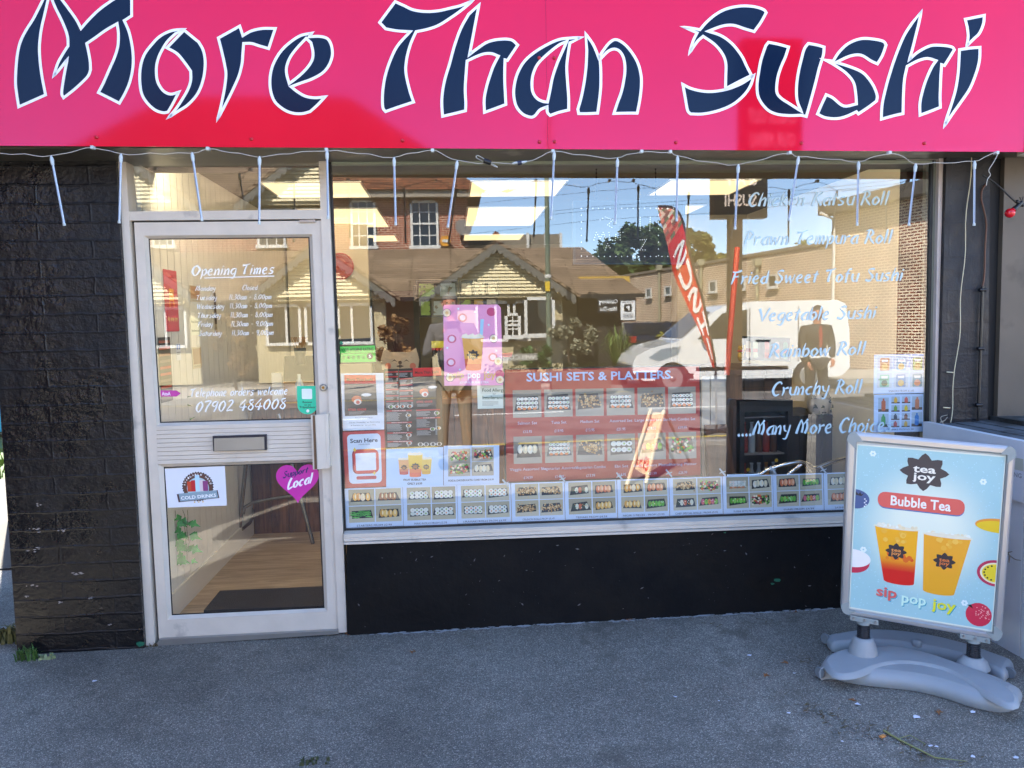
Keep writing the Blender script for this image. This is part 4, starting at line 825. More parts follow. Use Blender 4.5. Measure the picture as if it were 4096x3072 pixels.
# things stuck on the door
a=poster([(659,1875),(899,1864),(908,2022),(671,2031)],-.0015); a.base('#dfe3ee')
pts=[]; ky=a.w/a.h; cu_,cv=.53,.49
for k in range(72): th=6.2832*k/72; r=.27 if k%2 else .25; pts.append((cu_+r*math.cos(th),cv+r*ky*math.sin(th)*.97))
a.poly(pts,'#2c3038'); a.lay(); a.disc(cu_,cv,.245,'#5f3c34',n=36); a.lay(); a.disc(cu_,cv+.04,.185,'#a8c8d4',n=30); a.lay()
for u,w,h,c in ((-.13,.045,.2,'#c9482c'),(-.07,.04,.22,'#c4202c'),(0,.04,.32,'#b9dcf0'),(.07,.04,.22,'#d8c8d0'),(.13,.045,.2,'#8a3a7a')): a.rrect(cu_+u-w,cv+.12-h*1.3,cu_+u+w*.9,cv+.12,.012,c)
a.lay(); a.poly([(.17,.66),(.86,.6),(.86,.62),(.88,.8),(.19,.87)],'#4a3438'); a.lay(); a.poly([(.2,.65),(.84,.60),(.86,.79),(.22,.85)],'#8aa2b0'); a.lay()
a.text('COLD DRINKS',.235,.83,.785,.085,'#f2f4f6',True,rot=-.05)
for i,ch in enumerate('AVAILABLE HERE'):
    th=R(-165+150*i/13); r=.213; 
    if ch!=' ': a.text(ch,cu_+r*math.cos(th)-.014,cu_+r*math.cos(th)+.014,cv+r*ky*math.sin(th)+.022,.045,'#eef0f2',True,rot=th+math.pi/2)
for i in range(3): a.disc(.46+.07*i,.88,.014,'#e0b03a',n=5)
a.build('cold_drinks_notice','white paper notice with a round Cold Drinks badge on the lower door glass','notice')
def heart(): return [(16*math.sin(t)**3,-(13*math.cos(t)-5*math.cos(2*t)-2*math.cos(3*t)-math.cos(4*t))) for t in [6.2832*k/48 for k in range(48)]]
a=poster([(1098,1852),(1280,1847),(1283,2003),(1100,2010)],-.0015); a.lay()
P=[(.5+x/34,.47+y/29) for x,y in heart()]; a.mb.prism([a.P(u,v) for u,v in P],-a.n*.0004,hx('#c92aa0')); a.lay()
ps,w=brush('Support',.8); 
for p in ps: a.poly([(.17+u*.56/w,.40-v*.17-u*.03) for u,v in p],'#2f1a66')
ps,w=brush('Local',.85)
for p in ps: a.poly([(.27+u*.55/w,.68-v*.27-u*.05) for u,v in p],'#f3eef8')
a.build('heart_sticker','magenta heart sticker reading Support Local on the lower door glass','sticker')
a=poster([(1187,1544),(1267,1544),(1269,1657),(1191,1657)],-.0015); a.lay()
pts=[(.02,0),(.98,0),(1,.04),(1,.7)]+[(.5+.5*math.cos(R(k)),.7+.3*math.sin(R(k))) for k in range(15,166,15)]+[(0,.7),(0,.04)]
a.mb.prism([a.P(u,v) for u,v in pts],-a.n*.0004,hx('#1fc49a')); a.lay(); a.rrect(.24,.1,.76,.46,.05,'#e4ece8'); a.text('Review',.27,.75,.6,.07,'#0c3a30',True); a.text('us on',.35,.68,.69,.06,'#0c3a30',True); a.text('Tripadvisor',.1,.92,.78,.075,'#0c3a30',True); a.disc(.52,.88,.08,'#e4ece8',n=14)
a.build('review_sticker','turquoise tab shaped Review us sticker with a blank white square on the door glass','sticker')
a=poster([(642,1562),(722,1562),(722,1586),(643,1586)],-.0015); a.lay(); a.mb.prism([a.P(u,v) for u,v in ((0,0),(.8,0),(1,.5),(.8,1),(0,1))],-a.n*.0004,hx('#c23a9c')); a.lay(); a.text('AtoA',.06,.5,.8,.6,'#f4eef6',True)
a.build('arrow_sticker','small magenta arrow sticker reading AtoA at the left of the door glass','sticker')
# tape crosses above the strip
TAPE=mat('frosted_tape','#b4bcc4',.3)
for i,(x,y) in enumerate(((2022,1932),(2250,1915),(2478,1905),(2676,1893),(2890,1889),(3092,1880),(3294,1880))):
    b=MB()
    for s_ in (1,-1): b.prism([at(x-14,y-s_*9-3,.0105-.001*s_),at(x-10,y-s_*9-8,.0105-.001*s_),at(x+14,y+s_*9+3,.0105-.001*s_),at(x+10,y+s_*9+8,.0105-.001*s_)],(0,.0003,0))
    b.build('tape_strip',TAPE,None,'crossed clear tape above the %s'%('poke and crunch roll posters','crunch roll and temaki posters','temaki and nigiri posters','nigiri and chef special posters','chef special and sushi sets posters','sushi sets and inari posters','inari and sashimi posters')[i],'tape','tape pieces above the food posters')
# ------------------------------------------------------------ tube light string under the fascia
ls=thing('light_string','string of clear LED drop tubes on a white cable under the red fascia','light string',at(2048,620,-.36))
TUBE=mat('frosted_tube','#c3cfe0',.18,spec=.6); TCAP=mat('milky_plastic','#b9c2c2',.4); CABLE=mat('white_cable','#b9b6ae',.5)
YT=-.362
TU=[(205,627,258,903),(484,618,477,893),(768,612,808,885),(1038,628,1037,898),(1308,605,1312,876),(1576,632,1583,901),(1829,645,1791,910),(2217,608,2204,878),(2470,636,2460,898),(2710,626,2706,885),(2953,660,2940,918),(3194,628,3155,883),(3434,648,3428,903),(3663,656,3635,903),(3898,646,3896,903)]
for i,(x0,y0,x1,y1) in enumerate(TU):
    p,q=at(x0,y0,YT),at(x1,y1,YT); d=(q-p).normalized()
    b=MB(); b.tube([p+d*.03,q-d*.008],.0046,10); b.add([p+d*.03,q-d*.012],[]) 
    t=b.build('light_tube',TUBE,ls)
    b=MB(); b.tube([p-d*.004,p+d*.004,p+d*.012,p+d*.034],[.002,.006,.0082,.0066],10); b.tube([q-d*.01,q],.0062,10); b.build('tube_cap',TCAP,t)
    b=MB(); e=Vector((.0,-.0015,0)); b.box(Vector((-.0012,-.0005,0)),Vector((.0012,.0005,.001))) if 0 else b.tube([p+d*.035+e*3,q-d*.014+e*3],.0022,5); 
    b.build('led_strip',mat('led_strip_grey','#8f9bb0',.4),t)
wp=[(-60,612),(100,618),(203,625),(290,605),(368,592),(430,600),(482,617),(600,615),(764,612),(830,597),(920,608),(1036,627),(1160,613),(1305,603),(1430,612),(1574,631),(1640,612),(1730,603),(1770,615),(1828,642),(1915,652),(2100,650),(2160,625),(2212,606),(2340,622),(2468,634),(2510,618),(2567,607),(2625,611),(2682,608),(2710,624),(2830,648),(2951,659),(3060,633),(3160,612),(3192,626),(3320,636),(3432,647),(3500,628),(3560,612),(3610,628),(3661,654),(3780,651),(3896,645),(3940,625),(3990,613),(3975,650),(3955,680),(3962,700),(3950,716),(3945,740)]
b=MB(); b.tube([at(x,y+3*math.sin(x*.05),YT+.004) for x,y in smooth_path(wp,3,False)],.0015,6); b.build('cable',CABLE,ls)
for x,y in ((368,591),(830,596),(1305,600),(1730,603),(2212,606),(2567,607),(2682,608),(3160,612),(3560,612),(3990,612)):
    p=at(x,y,YT+.006); b=MB(); b.box(p-Vector((.007,.004,.005)),p+Vector((.007,.02,.009))); b.build('cable_clip',TCAP,ls,bevel=.002)
b=MB(); p,q=at(1935,643,YT-.004),at(1965,652,YT-.004); b.tube([p,q],.011,6); b.build('cable_tag',BLK,ls)
b=MB(); b.tube([at(x,y,YT) for x,y in smooth_path([(1930,645),(1905,630),(1912,622),(1935,635),(1990,668),(1975,664),(1960,655)],4,False)],.0016,5); b.build('cable_loop',CABLE,ls)
b=MB(); b.tube([at(2050,655,YT),at(2062,652,YT),at(2095,649,YT),at(2108,645,YT)],[.004,.006,.006,.003],8); b.build('cable_connector',TCAP,ls)
b=MB(); b.tube([at(2070,653,YT-.001),at(2086,650,YT-.001)],.0098,10); b.build('connector_ring',mat('navy_plastic','#17203a',.4),ls)
# little black clips on the head of the frame
for x,y in ((608,628),(1155,630),(1900,624),(3030,628),(3390,626),(2330,626)):
    p=at(x,y,-.04); b=MB(); b.box(p-Vector((.006,.004,.005)),p+Vector((.006,.01,.006))); b.build('cable_pin',BLK,shop)
# ------------------------------------------------------------ wires, pipe and red bulb at the right
b=MB(); b.tube([at(x+4*math.sin(y*.02),y,-.075) for x,y in smooth_path([(3886,630),(3872,800),(3858,1000),(3845,1200),(3835,1350),(3822,1480),(3812,1560),(3806,1640),(3800,1690)],4,False)],.0022,6)
for x,y in ((3813,1490),(3800,1632)): b.tube([at(x,y,-.077),at(x-26,y-2,-.077)],.0032,6)
b.build('fairy_light_wire',mat('cream_cable','#cfc4a4',.5),None,'thin cream fairy light wire hanging down the black right pillar','wire')
b=MB(); b.tube([at(x,y,-.07) for x,y in smooth_path([(3945,735),(3928,760),(3926,800),(3938,850),(3945,900),(3940,1000),(3938,1090),(3930,1150)],4,False)],.0045,6)
b.build('brown_cable',mat('brown_cable','#5a3a2a',.6),None,'brown cable running down the black right pillar to the black pipe','cable')
b=MB(); b.tube([at(3930,1145,-.078),at(3925,1300,-.078),at(3912,1700,-.078)],.0075,8)
for y in (1160,1395,1620): b.tube([at(3930-(y-1150)*.033-12,y,-.08),at(3930-(y-1150)*.033+12,y,-.08)],.009,8)
b.build('conduit_pipe',mat('black_gloss_pipe','#0e0f15',.3),None,'black conduit pipe fixed down the right pillar beside the gap','pipe')
fb=thing('festoon_light','red festoon bulb in a black holder on a black cable at the right','light',at(4040,760,-.2))
YL=-.2; b=MB(); b.tube([at(x,y,YL) for x,y in smooth_path([(3930,700),(3990,740),(4060,806),(4085,815),(4140,850)],4,False)],.004,8); b.build('cable',BLK,fb)
ax=(at(4028,868,YL)-at(4085,815,YL)).normalized(); p=at(4080,815,YL)
b=MB(); b.lathe([(.009,-.012),(.011,0),(.0105,.028),(.0125,.032),(.0125,.042)],p,16,axis=ax); b.tube([at(4065,805,YL),at(4093,822,YL)],.009,8); b.tube([at(4085,800,YL),at(4078,790,YL),at(4092,788,YL),at(4088,806,YL)],.002,5); b.build('bulb_holder',BLK,fb)
b=MB(); prof=[(.011,.042)]+[(.0225*math.sin(R(a_)),.066-.0225*math.cos(R(a_))) for a_ in range(25,181,12)]; prof[-1]=(0,prof[-1][1]); b.lathe(prof,p,20,axis=ax); b.build('red_bulb',mat('red_bulb_glass','#d01024',.12,spec=.6),fb)
# ------------------------------------------------------------ pavement sign
def planept(px,py,A,B): # A,B: two world points giving a vertical plane
    n=Vector((B.y-A.y,-(B.x-A.x),0)).normalized(); d=ray(px,py); t=(A-EYE).dot(n)/d.dot(n); return EYE+d*t
def atL(px,py,L): return at(px,py,L-D)
SA=atL(3365,2440,3.10); SB=atL(4010,2560,2.90)
ps_=thing('pavement_sign','grey sprung pavement sign with blue Bubble Tea poster beside the window','pavement sign',((SA+SB)/2)*1)
ps_.location.z=gz(ps_.location.x)
S=lambda x,y,o=0:planept(x,y,SA,SB)+SN*o
SN=Vector((SB.y-SA.y,-(SB.x-SA.x),0)).normalized(); SN=SN if SN.y<0 else -SN
SIL=mat('silver_aluminium','#b4b2b2',.3,metal=.55,var=.04); GCRN=mat('grey_corner_plastic','#8e9696',.45)
oc=[(3388,1724),(4063,1786),(4003,2563),(3361,2450)]; ic=[(3424,1765),(4026,1818),(3970,2531),(3393,2436)]
fr=MB()
def lerp(a,b,t): return (a[0]+(b[0]-a[0])*t,a[1]+(b[1]-a[1])*t)
bw=.026
for k in range(4):
    k2=(k+1)%4; c0,c1=.045,.955
    A,B=S(*lerp(oc[k],oc[k2],c0)),S(*lerp(oc[k],oc[k2],c1)); Cc,E=S(*lerp(ic[k],ic[k2],c1)),S(*lerp(ic[k],ic[k2],c0))
    # rounded profile from outer to inner edge
    pr_=[(0,-.012),(0,.004),(.15,.011),(.35,.0135),(.8,.0135),(1,.006),(1,-.012)]
    vs=[]
    for t,o in pr_: vs.append(A.lerp(E,t)+SN*o)
    for t,o in pr_: vs.append(B.lerp(Cc,t)+SN*o)
    n=len(pr_); fr.add(vs,[(i,i+1,i+1+n,i+n) for i in range(n-1)]+[tuple(range(n)),tuple(reversed(range(n,2*n)))])
fr.build('frame',SIL,ps_)
for k in range(4):
    b=MB(); o=S(*oc[k]); e1=S(*lerp(oc[k],oc[(k+1)%4],.05)); e0=S(*lerp(oc[k],oc[k-1],.05)); i0=S(*ic[k]); 
    c=[]; 
    for t in range(7):
        u=t/6; pnt=e0*(1-u)**2+o*2*u*(1-u)+e1*u*u; c.append(pnt)
    j1=S(*lerp(ic[k],ic[(k+1)%4],.05)); j0=S(*lerp(ic[k],ic[k-1],.05))
    poly=[p+SN*.0145 for p in c+[j1,i0,j0]]; b.prism(poly,-SN*.027); b.build('corner_cap',GCRN,ps_,bevel=.003)
b=MB(); q=[S(*p) for p in ic]; b.prism([p-SN*.003 for p in q],-SN*.008); b.build('back_board',mat('white_board','#c8cccc',.5),ps_)
pc=[(3427,1775),(4024,1824),(3969,2526),(3395,2431)]
a=Art(*[S(x,y,.001) for x,y in pc],step=.00035); a.n=SN; a.base('#dfe6da'); 
# pale blue printed background, lighter in the middle
nx,ny=24,30; B0,B1=hx('#a0c8cc'),hx('#e4ead8')
for j in range(ny):
    for i in range(nx):
        u0,u1,v0,v1=.008+.984*i/nx,.008+.984*(i+1)/nx,.008+.984*j/ny,.008+.984*(j+1)/ny
        col=[]
        for uu,vv in ((u0,v0),(u1,v0),(u1,v1),(u0,v1)):
            r=math.hypot((uu-.5)/.42,(vv-.47)/.36); t=max(0,min(1,(r-.35)/.9)); t=t*t*(3-2*t); col.append(tuple(B1[k]*(1-t)+B0[k]*t for k in range(3))+(1,))
        a.mb.add([a.P(u0,v0),a.P(u1,v0),a.P(u1,v1),a.P(u0,v1)],[(0,1,2,3)],col)
a.lay(); rnd=random.Random(4)
for i in range(520):
    u,v=rnd.uniform(.02,.98),rnd.uniform(.02,.98)
    if math.hypot((u-.5)/.4,(v-.47)/.34)>.95: a.disc(u,v,.0042,'#b4d8e0',n=5)
a.lay()
def flower(u,v,r=.025):
    for k in range(6): th=1.047*k; a.disc(u+r*.6*math.cos(th),v+r*.6*a.w/a.h*math.sin(th),r*.38,'#e6f0ee',n=6)
for u,v in ((.115,.05),(.865,.155),(.083,.63),(.8,.86)): flower(u,v)
a.L=3; emblem(a,.472,.132,.168)
a.L=3; a.rrect(.168,.276,.757,.368,.052,'#3f6fa8'); a.lay(); a.rrect(.165,.269,.757,.361,.052,'#dc5a54'); a.lay(); a.text('Bubble Tea',.255,.665,.342,.058,'#f0ede6',True)
a.L=3
def cup2(ut,ub,v0,v1,wt,wb,c1,c2,sp):
    n=10
    def pt(x,t): return (ut+(ub-ut)*t+x,v0+(v1-v0)*t)
    for i in range(n):
        t0,t1=i/n,(i+1)/n; cc=lambda t:tuple(hx(c1)[k]*(1-min(1,max(0,(t-sp)*5)))+hx(c2)[k]*min(1,max(0,(t-sp)*5)) for k in range(3))+(1,)
        w0,w1=wt+(wb-wt)*t0,wt+(wb-wt)*t1; a.mb.add([a.P(*pt(-w0,t0)),a.P(*pt(w0,t0)),a.P(*pt(w1,t1)),a.P(*pt(-w1,t1))],[(0,1,2,3)],[cc(t0),cc(t0),cc(t1),cc(t1)])
    a.disc(*pt(0,1),wb,c2,ry=wb*.2,n=16)
cup2(.305,.343,.475,.795,.15,.106,'#f4ac16','#d41214',.55)
cup2(.655,.62,.485,.82,.16,.107,'#f0a626','#eba522',.5); a.lay()
for cx,cv,w in ((.305,.475,.162),(.655,.487,.17)):
    a.disc(cx,cv,w,'#e9e0c6',ry=w*.09,n=20)
    for i in range(22): a.disc(cx+w*rnd.uniform(-.85,.85),cv-rnd.uniform(.002,.014),.016*rnd.uniform(.5,1),rnd.choice(['#ece6d0','#e8d8b0','#eef0e4','#ecdcb8']),n=7)
a.lay()
for cx in (.31,.65):
    for i in range(12): a.disc(cx+rnd.uniform(-.1,.1),rnd.uniform(.5,.56),.022*rnd.uniform(.4,1),rnd.choice(['#f6c050','#f2b23a']),n=8)
for i in range(12): a.disc(.33+rnd.uniform(-.1,.1),.645+rnd.uniform(-.02,.02),.022*rnd.uniform(.5,1),rnd.choice(['#e2661c','#e8831c','#e04a1c']),n=8)
a.lay(); emblem(a,.312,.615,.076,'#2c2530','#e8954a'); a.L-=1; emblem(a,.645,.635,.078,'#2c2530','#e07a3a')
a.L=3
def fat(t,u0,u1,v,c,s):
    a.L=3; a.text(t,u0+.006,u1+.006,v+.005,.062,s,True); a.L=4; a.text(t,u0,u1,v,.062,c,True)
fat('sip',.19,.335,.895,'#e0605a','#3a9ab0'); fat('pop',.37,.54,.912,'#cfeedd','#3a9ab0'); fat('joy',.58,.745,.92,'#e4e02a','#2a9aa8')
a.L=3
# fruit: blueberry, lychee, mango, passion fruit, strawberry
def halfd(u,v,r,ry,c,side):
    a.poly([(u,v-ry)]+[(u+side*r*math.sin(R(k)),v-ry*math.cos(R(k))) for k in range(10,171,10)]+[(u,v+ry)],c)
halfd(.008,.33,.10,.058,'#3e5688',1); halfd(.008,.71,.125,.07,'#c42a4a',1); halfd(.992,.665,.125,.075,'#b82a50',-1); halfd(.992,.395,.16,.04,'#e8952a',-1); a.disc(.9,.915,.088,'#d02a48',n=20)
a.lay(); halfd(.008,.69,.13,.055,'#eeeae6',1); halfd(.992,.665,.105,.06,'#e8e0c0',-1); halfd(.992,.402,.15,.033,'#e8c018',-1); a.poly([(.01,.285),(.03,.30),(.04,.285),(.05,.30),(.07,.29),(.05,.31),(.01,.305)],'#1c1c28')
a.lay(); halfd(.992,.665,.092,.052,'#e8cc28',-1)
for i in range(5): a.disc(.075+.01*(i%2),.325+.011*i,.006,'#dfe6ea',n=6)
for i in range(40): 
    u,v=.9+rnd.uniform(-.03,.075),.915+rnd.uniform(-.055,.02)
    if math.hypot((u-.9)/.085,(v-.915)/.07)<1 and u-.9>-.02: a.disc(u,v,.0045,'#f0a8a8',n=5)
a.lay()
for k in range(7): th=R(110+23*k); a.disc(.99+.075*math.cos(th),.665+.042*math.sin(th),.007,'#1f1c18',n=6)
a.poly([(.82,.868),(.845,.862),(.86,.885)],'#1f1c18')
a.build('poster','pale blue Bubble Tea poster with two orange cups',None,None,ps_)
ps_c=[o for o in ps_.children if o.name.startswith('poster')][0]
# springs, clamps and base
def rib(p,r,h,n=9):
    pr=[]
    for i in range(n): z=h*i/n; pr+= [(r,z),(r,z+h/n*.55),(r*.9,z+h/n*.6),(r*.9,z+h/n*.95)]
    return pr
for cx,cyt,cyb in ((3454,2495,2548),(3894,2568,2625)):
    t=S(cx,cyt,-.002); bpt=S(cx,cyb,-.002)
    b=MB(); b.lathe(rib(0,.025,(t.z-bpt.z)+.012),(bpt.x,bpt.y,bpt.z-.01),20); b.build('spring',mat('black_spring','#1b1b20',.35),ps_)
    b=MB(); w=(SB-SA).normalized()
    c=t+Vector((0,0,.012)); pp=[c+w*sx+SN*sy for sx,sy in ((-.055,-.022),(.055,-.022),(.055,.022),(-.055,.022))]; b.prism(pp,(0,0,.009)); pp2=[c+w*sx+SN*sy for sx,sy in ((-.055,.012),(.055,.012),(.055,.02),(-.055,.02))]; b.prism([p+Vector((0,0,.0)) for p in pp2],(0,0,.02))
    b.lathe([(.026,-.012),(.026,0)],c,20)
    k_=b.build('clamp',GCRN,ps_,bevel=.002)
    b=MB()
    for sx in (-.042,0,.042): b.lathe([(.006,0),(.005,.004)],c+w*sx+SN*.0215+Vector((0,0,.01)),8,axis=SN)
    b.build('clamp_bolt',ALUD,k_)
def P2(s,ox,oy,sc): return [(ox+float(t.split(',')[0])/sc,oy+float(t.split(',')[1])/sc) for t in s.split()]
front=P2("165,800 190,710 280,645 400,622 560,605 760,600 950,625 1130,668 1300,725 1480,790 1640,865 1780,945 1880,1030 1905,1090 1850,1150 1740,1170 1600,1150 1450,1115 1300,1065 1150,1020 980,985 800,962 620,945 450,920 300,885 200,845",3200,2300,2.148)
back=P2("225,505 300,485 420,465 560,452 740,452 930,470 1120,498 1320,545 1500,610 1680,690 1830,775 1825,830 1770,905 1700,890 1600,830 1400,760 1150,700 900,660 700,640 480,640 300,650 255,590",3200,2300,2.148)
BASEM=mat('moulded_grey_plastic','#959a9e',.48,var=.05,vscale=10,bump=.08,bscale=250)
def mound(outl,h,prof,z0off=0,hh=.045,sm=2):
    pts=smooth_path(outl,2); g=[grd(x,y,hh) for x,y in pts]; n=len(g); cx=sum(g,Vector())/n
    nrm=[]
    area=sum(g[i].x*g[(i+1)%n].y-g[(i+1)%n].x*g[i].y for i in range(n)); sg=1 if area>0 else -1
    for i in range(n):
        t=g[(i+1)%n]-g[i-1]; v=Vector((-t.y,t.x,0)).normalized()*sg; nrm.append(v)   # inward
    for _ in range(6): nrm=[(nrm[i-1]+nrm[i]*2+nrm[(i+1)%n]).normalized() for i in range(n)]
    for i in range(n if hh<.06 else 0):
        k=max(0,min(1,.5-nrm[i].y*.9)); g[i]=grd(pts[i][0],pts[i][1],.012*(1-k)+prof[-1][1]*k)
    b=MB(); vs=[]
    for ins,z in prof:
        for i in range(n):
            p=g[i]+nrm[i]*ins; vs.append(Vector((p.x,p.y,gz(p.x)+z0off+z)))
    m_=len(prof); fs=[(k*n+i,k*n+(i+1)%n,(k+1)*n+(i+1)%n,(k+1)*n+i) for k in range(m_-1) for i in range(n)]
    b.add(vs,fs,None,True); top=vs[-n:]; b.add(top,[tuple(t) for t in tessellate_polygon([[Vector((p.x,p.y,0)) for p in top]])],None,True); return b
b=mound(front,.09,[(.008,.002),(.0,.016),(-.002,.034),(.006,.05),(.022,.06),(.042,.065)]); 
o=b.build('base',BASEM,ps_)
b=mound(back,.075,[(.006,.002),(.0,.012),(.004,.034),(.014,.046),(.028,.05)],hh=.035); b.build('base_rear_lobe',BASEM,ps_)
crest=P2("440,850 520,790 640,755 800,745 950,752 1100,790 1250,860 1380,945 1500,1030 1600,1095 1500,1105 1350,1060 1180,1010 1000,975 820,950 640,932 500,910",3200,2300,2.148)
b=mound(crest,.05,[(-.006,.072),(.004,.081),(.012,.0835)],hh=.08) if False else None
# raised upper step of the base
crest2=P2("190,735 290,655 480,615 760,603 950,628 1130,672 1300,729 1480,795 1640,869 1780,950 1880,1040 1880,1110 1780,1120 1620,1040 1450,930 1300,840 1150,790 950,758 780,765 640,800 520,850 400,870 280,850",3200,2300,2.148)
b=mound(crest2,.0,[(.0,.055),(.006,.068),(.018,.074)],hh=.07); b.build('base_raised_step',BASEM,ps_)
for cx,cyb in ((3454,2548),(3894,2625)):
    bp_=S(cx,cyb,-.002); b=MB(); zg=gz(bp_.x); hgt=bp_.z-zg; b.lathe([(.062,0.05),(.052,hgt*.6+.02),(.042,hgt*.9),(.036,hgt),(.027,hgt+.001),(.026,hgt-.01)],(bp_.x,bp_.y,zg),24); b.build('spring_socket',BASEM,ps_)
p=grd(3667,2573,.05); b=MB(); b.lathe([(.022,-.01),(.022,.008),(.017,.013),(0,.014)],p,12); b.build('filler_cap',BASEM,ps_)
for x,y in ((3302,2555),(3280,2690),(4040,2690)):
    p=grd(x,y,.03); b=MB(); b.lathe([(.022,-.006),(.024,0),(.022,.006)],p,14,axis=(1,.5,0)); b.build('transport_wheel',mat('grey_wheel','#6c7278',.5),ps_)
# ------------------------------------------------------------ white timber side wall with ledge
tl,tr_=atL(3722,1690,3.74),atL(4150,1775,3.0)
hz=tl.z; 
sw=thing('timber_side_wall','white painted boarded side wall with weathered dark ledge right of the window','wall',(tl.x,-.4,0))
XW=tl.x; A=Vector((XW,-.02,0)); Bp=Vector((XW+.03,-1.25,0))
def wl(t,z,o=0): p=A.lerp(Bp,t); return Vector((p.x+o,p.y,z))
n=9
for i in range(n):
    t0,t1=i/n,(i+1)/n-.006; b=MB(); b.hexa([wl(t0,gz(XW)-.05),wl(t1,gz(XW)-.05),wl(t1,gz(XW)-.05,.02),wl(t0,gz(XW)-.05,.02),wl(t0,hz-.09),wl(t1,hz-.09),wl(t1,hz-.09,.02),wl(t0,hz-.09,.02)]); b.build('wall_board',WHITEP,sw)
b=MB(); b.hexa([wl(0,hz-.1,-.014),wl(1,hz-.1,-.014),wl(1,hz-.1,.02),wl(0,hz-.1,.02),wl(0,hz,-.014),wl(1,hz,-.014),wl(1,hz,.02),wl(0,hz,.02)]); b.build('top_rail',WHITEP,sw)
LEDG=mat('weathered_ledge','#55585c',.9,var=.25,vscale=9,bump=.5,wcol='#2c2a26',wscale=6,wlo=.5,whi=.65)
for j in range(3):
    b=MB(); b.hexa([wl(0,hz-.03,.021+.1*j),wl(1,hz-.03,.021+.1*j),wl(1,hz-.03,.118+.1*j),wl(0,hz-.03,.118+.1*j),wl(0,hz-.006+.004*j,.021+.1*j),wl(1,hz-.006+.004*j,.021+.1*j),wl(1,hz-.006+.004*j,.118+.1*j),wl(0,hz-.006+.004*j,.118+.1*j)]); b.build('ledge_board',LEDG,sw)
b=MB(); b.hexa([wl(0,0,.34),wl(1,0,.34),wl(1,0,1.3),wl(0,0,1.3),wl(0,hz+.02,.34),wl(1,hz+.02,.34),wl(1,hz+.02,1.3),wl(0,hz+.02,1.3)]); b.build('inner_block',LEDG,sw)
def onwall(px,py):
    n_=Vector((Bp.y-A.y,-(Bp.x-A.x),0)).normalized(); d=ray(px,py); return EYE+d*((A-EYE).dot(n_)/d.dot(n_))
a=Art(*[onwall(x,y)+Vector((-.018,0,0)) for x,y in ((4040,1822),(4110,1836),(4110,2010),(4035,1990))]); a.n=Vector((-1,0,0)); a.base('#d3d7e0'); a.text('KING',.2,.9,.45,.11,'#8d9098',True); a.rect(0,0,1,.28,'#b9bdae')
a.build('wall_notice','faded white parking notice on the white boarded wall','notice')
# a sprig of dry stems on the ledge
def stems(name,label,cat,pts,m,r=.002,leaf=None,group=None,parent=None):
    b=MB()
    for p in pts: b.tube(p,[r*(1-.6*i/(len(p)-1)) for i in range(len(p))],5,cap=False)
    return b.build(name,m,parent,label,cat,group)
DRY=mat('dry_stem','#8d8578',.8)
pp=[]
for s_ in ([(3788,1740),(3775,1700),(3762,1670),(3790,1660)],[(3788,1740),(3800,1720),(3812,1726),(3792,1700)],[(3800,1760),(3808,1735),(3828,1722)],[(3760,1690),(3778,1682),(3790,1668)]):
    pp.append([at(x,y,-.09) for x,y in smooth_path(s_,3,False)])
stems('dry_sprig','small dry twisted sprig at the corner of the white ledge','plant',pp,DRY,.004)
pp=[[onwall(x,y)+Vector((-.03,0,0)) for x,y in smooth_path(s_,3,False)] for s_ in ([(4035,2170),(4055,2210),(4085,2235),(4110,2240)],[(4055,2210),(4075,2205)],[(4065,2222),(4062,2250)])]
stems('dry_sprig','thin dry twig poking from the white boards beside the pavement sign','plant',pp,DRY,.004)
# ------------------------------------------------------------ litter, weeds
rnd=random.Random(12)
PL=['long torn','tiny square','largest crumpled','crumpled blue printed','small','flat torn','bright torn','faint grey','folded','pointed','smallest round','lone speck of a','greyish','narrow']
PL=[a+b for a,b in zip(PL,(' pale, midway to the sign base,',' clean, left of the sign base,',' dirty, in front of the sign base,',' stained, below the dry stalk,',' second stained, below the dry stalk,',' last, near the stalk tip,',' corner,',' trodden,',' middle,',' upper,',' isolated,',' plain,',' lower,',' lone, below the left pillar,'))]
DL=['against the black wall below the nigiri poster','on bare asphalt below the red board','just left of the sign base','at the foot of the door post','against the black wall near the sign','in the straw before the sign base','in front of the grey base','near the base beside the stalk']
LEAF=mat('dead_leaf','#8a5a34',.8); PAPER=mat('litter_paper','#d8dae6',.8); STRAW=mat('straw','#5f5136',.9); GRASS=mat('grass_blade','#3f5c26',.6,var=.3); 
for i,(x,y,s_) in enumerate(((2995,2624,22),(3176,2697,12),(3664,2870,26),(3725,2986,16),(3745,2990,12),(3890,3030,16),(4065,3035,22),(3155,2855,16),(3890,2852,18),(3430,2820,24),(3370,2970,8),(2875,2808,8),(2700,2790,12),(380,2728,16))):
    g0=grd(x,y,.002); b=MB(); k=5; pts=[]
    for j in range(k): th=6.283*j/k; r=s_*.0009*rnd.uniform(.4,1); pts.append(g0+Vector((r*math.cos(th),r*.7*math.sin(th),.002+.004*rnd.random())))
    b.prism(pts,(0,0,.001)); b.build('paper_scrap',PAPER,None,PL[i]+' scrap of white paper on the asphalt','litter','white paper scraps on the asphalt')
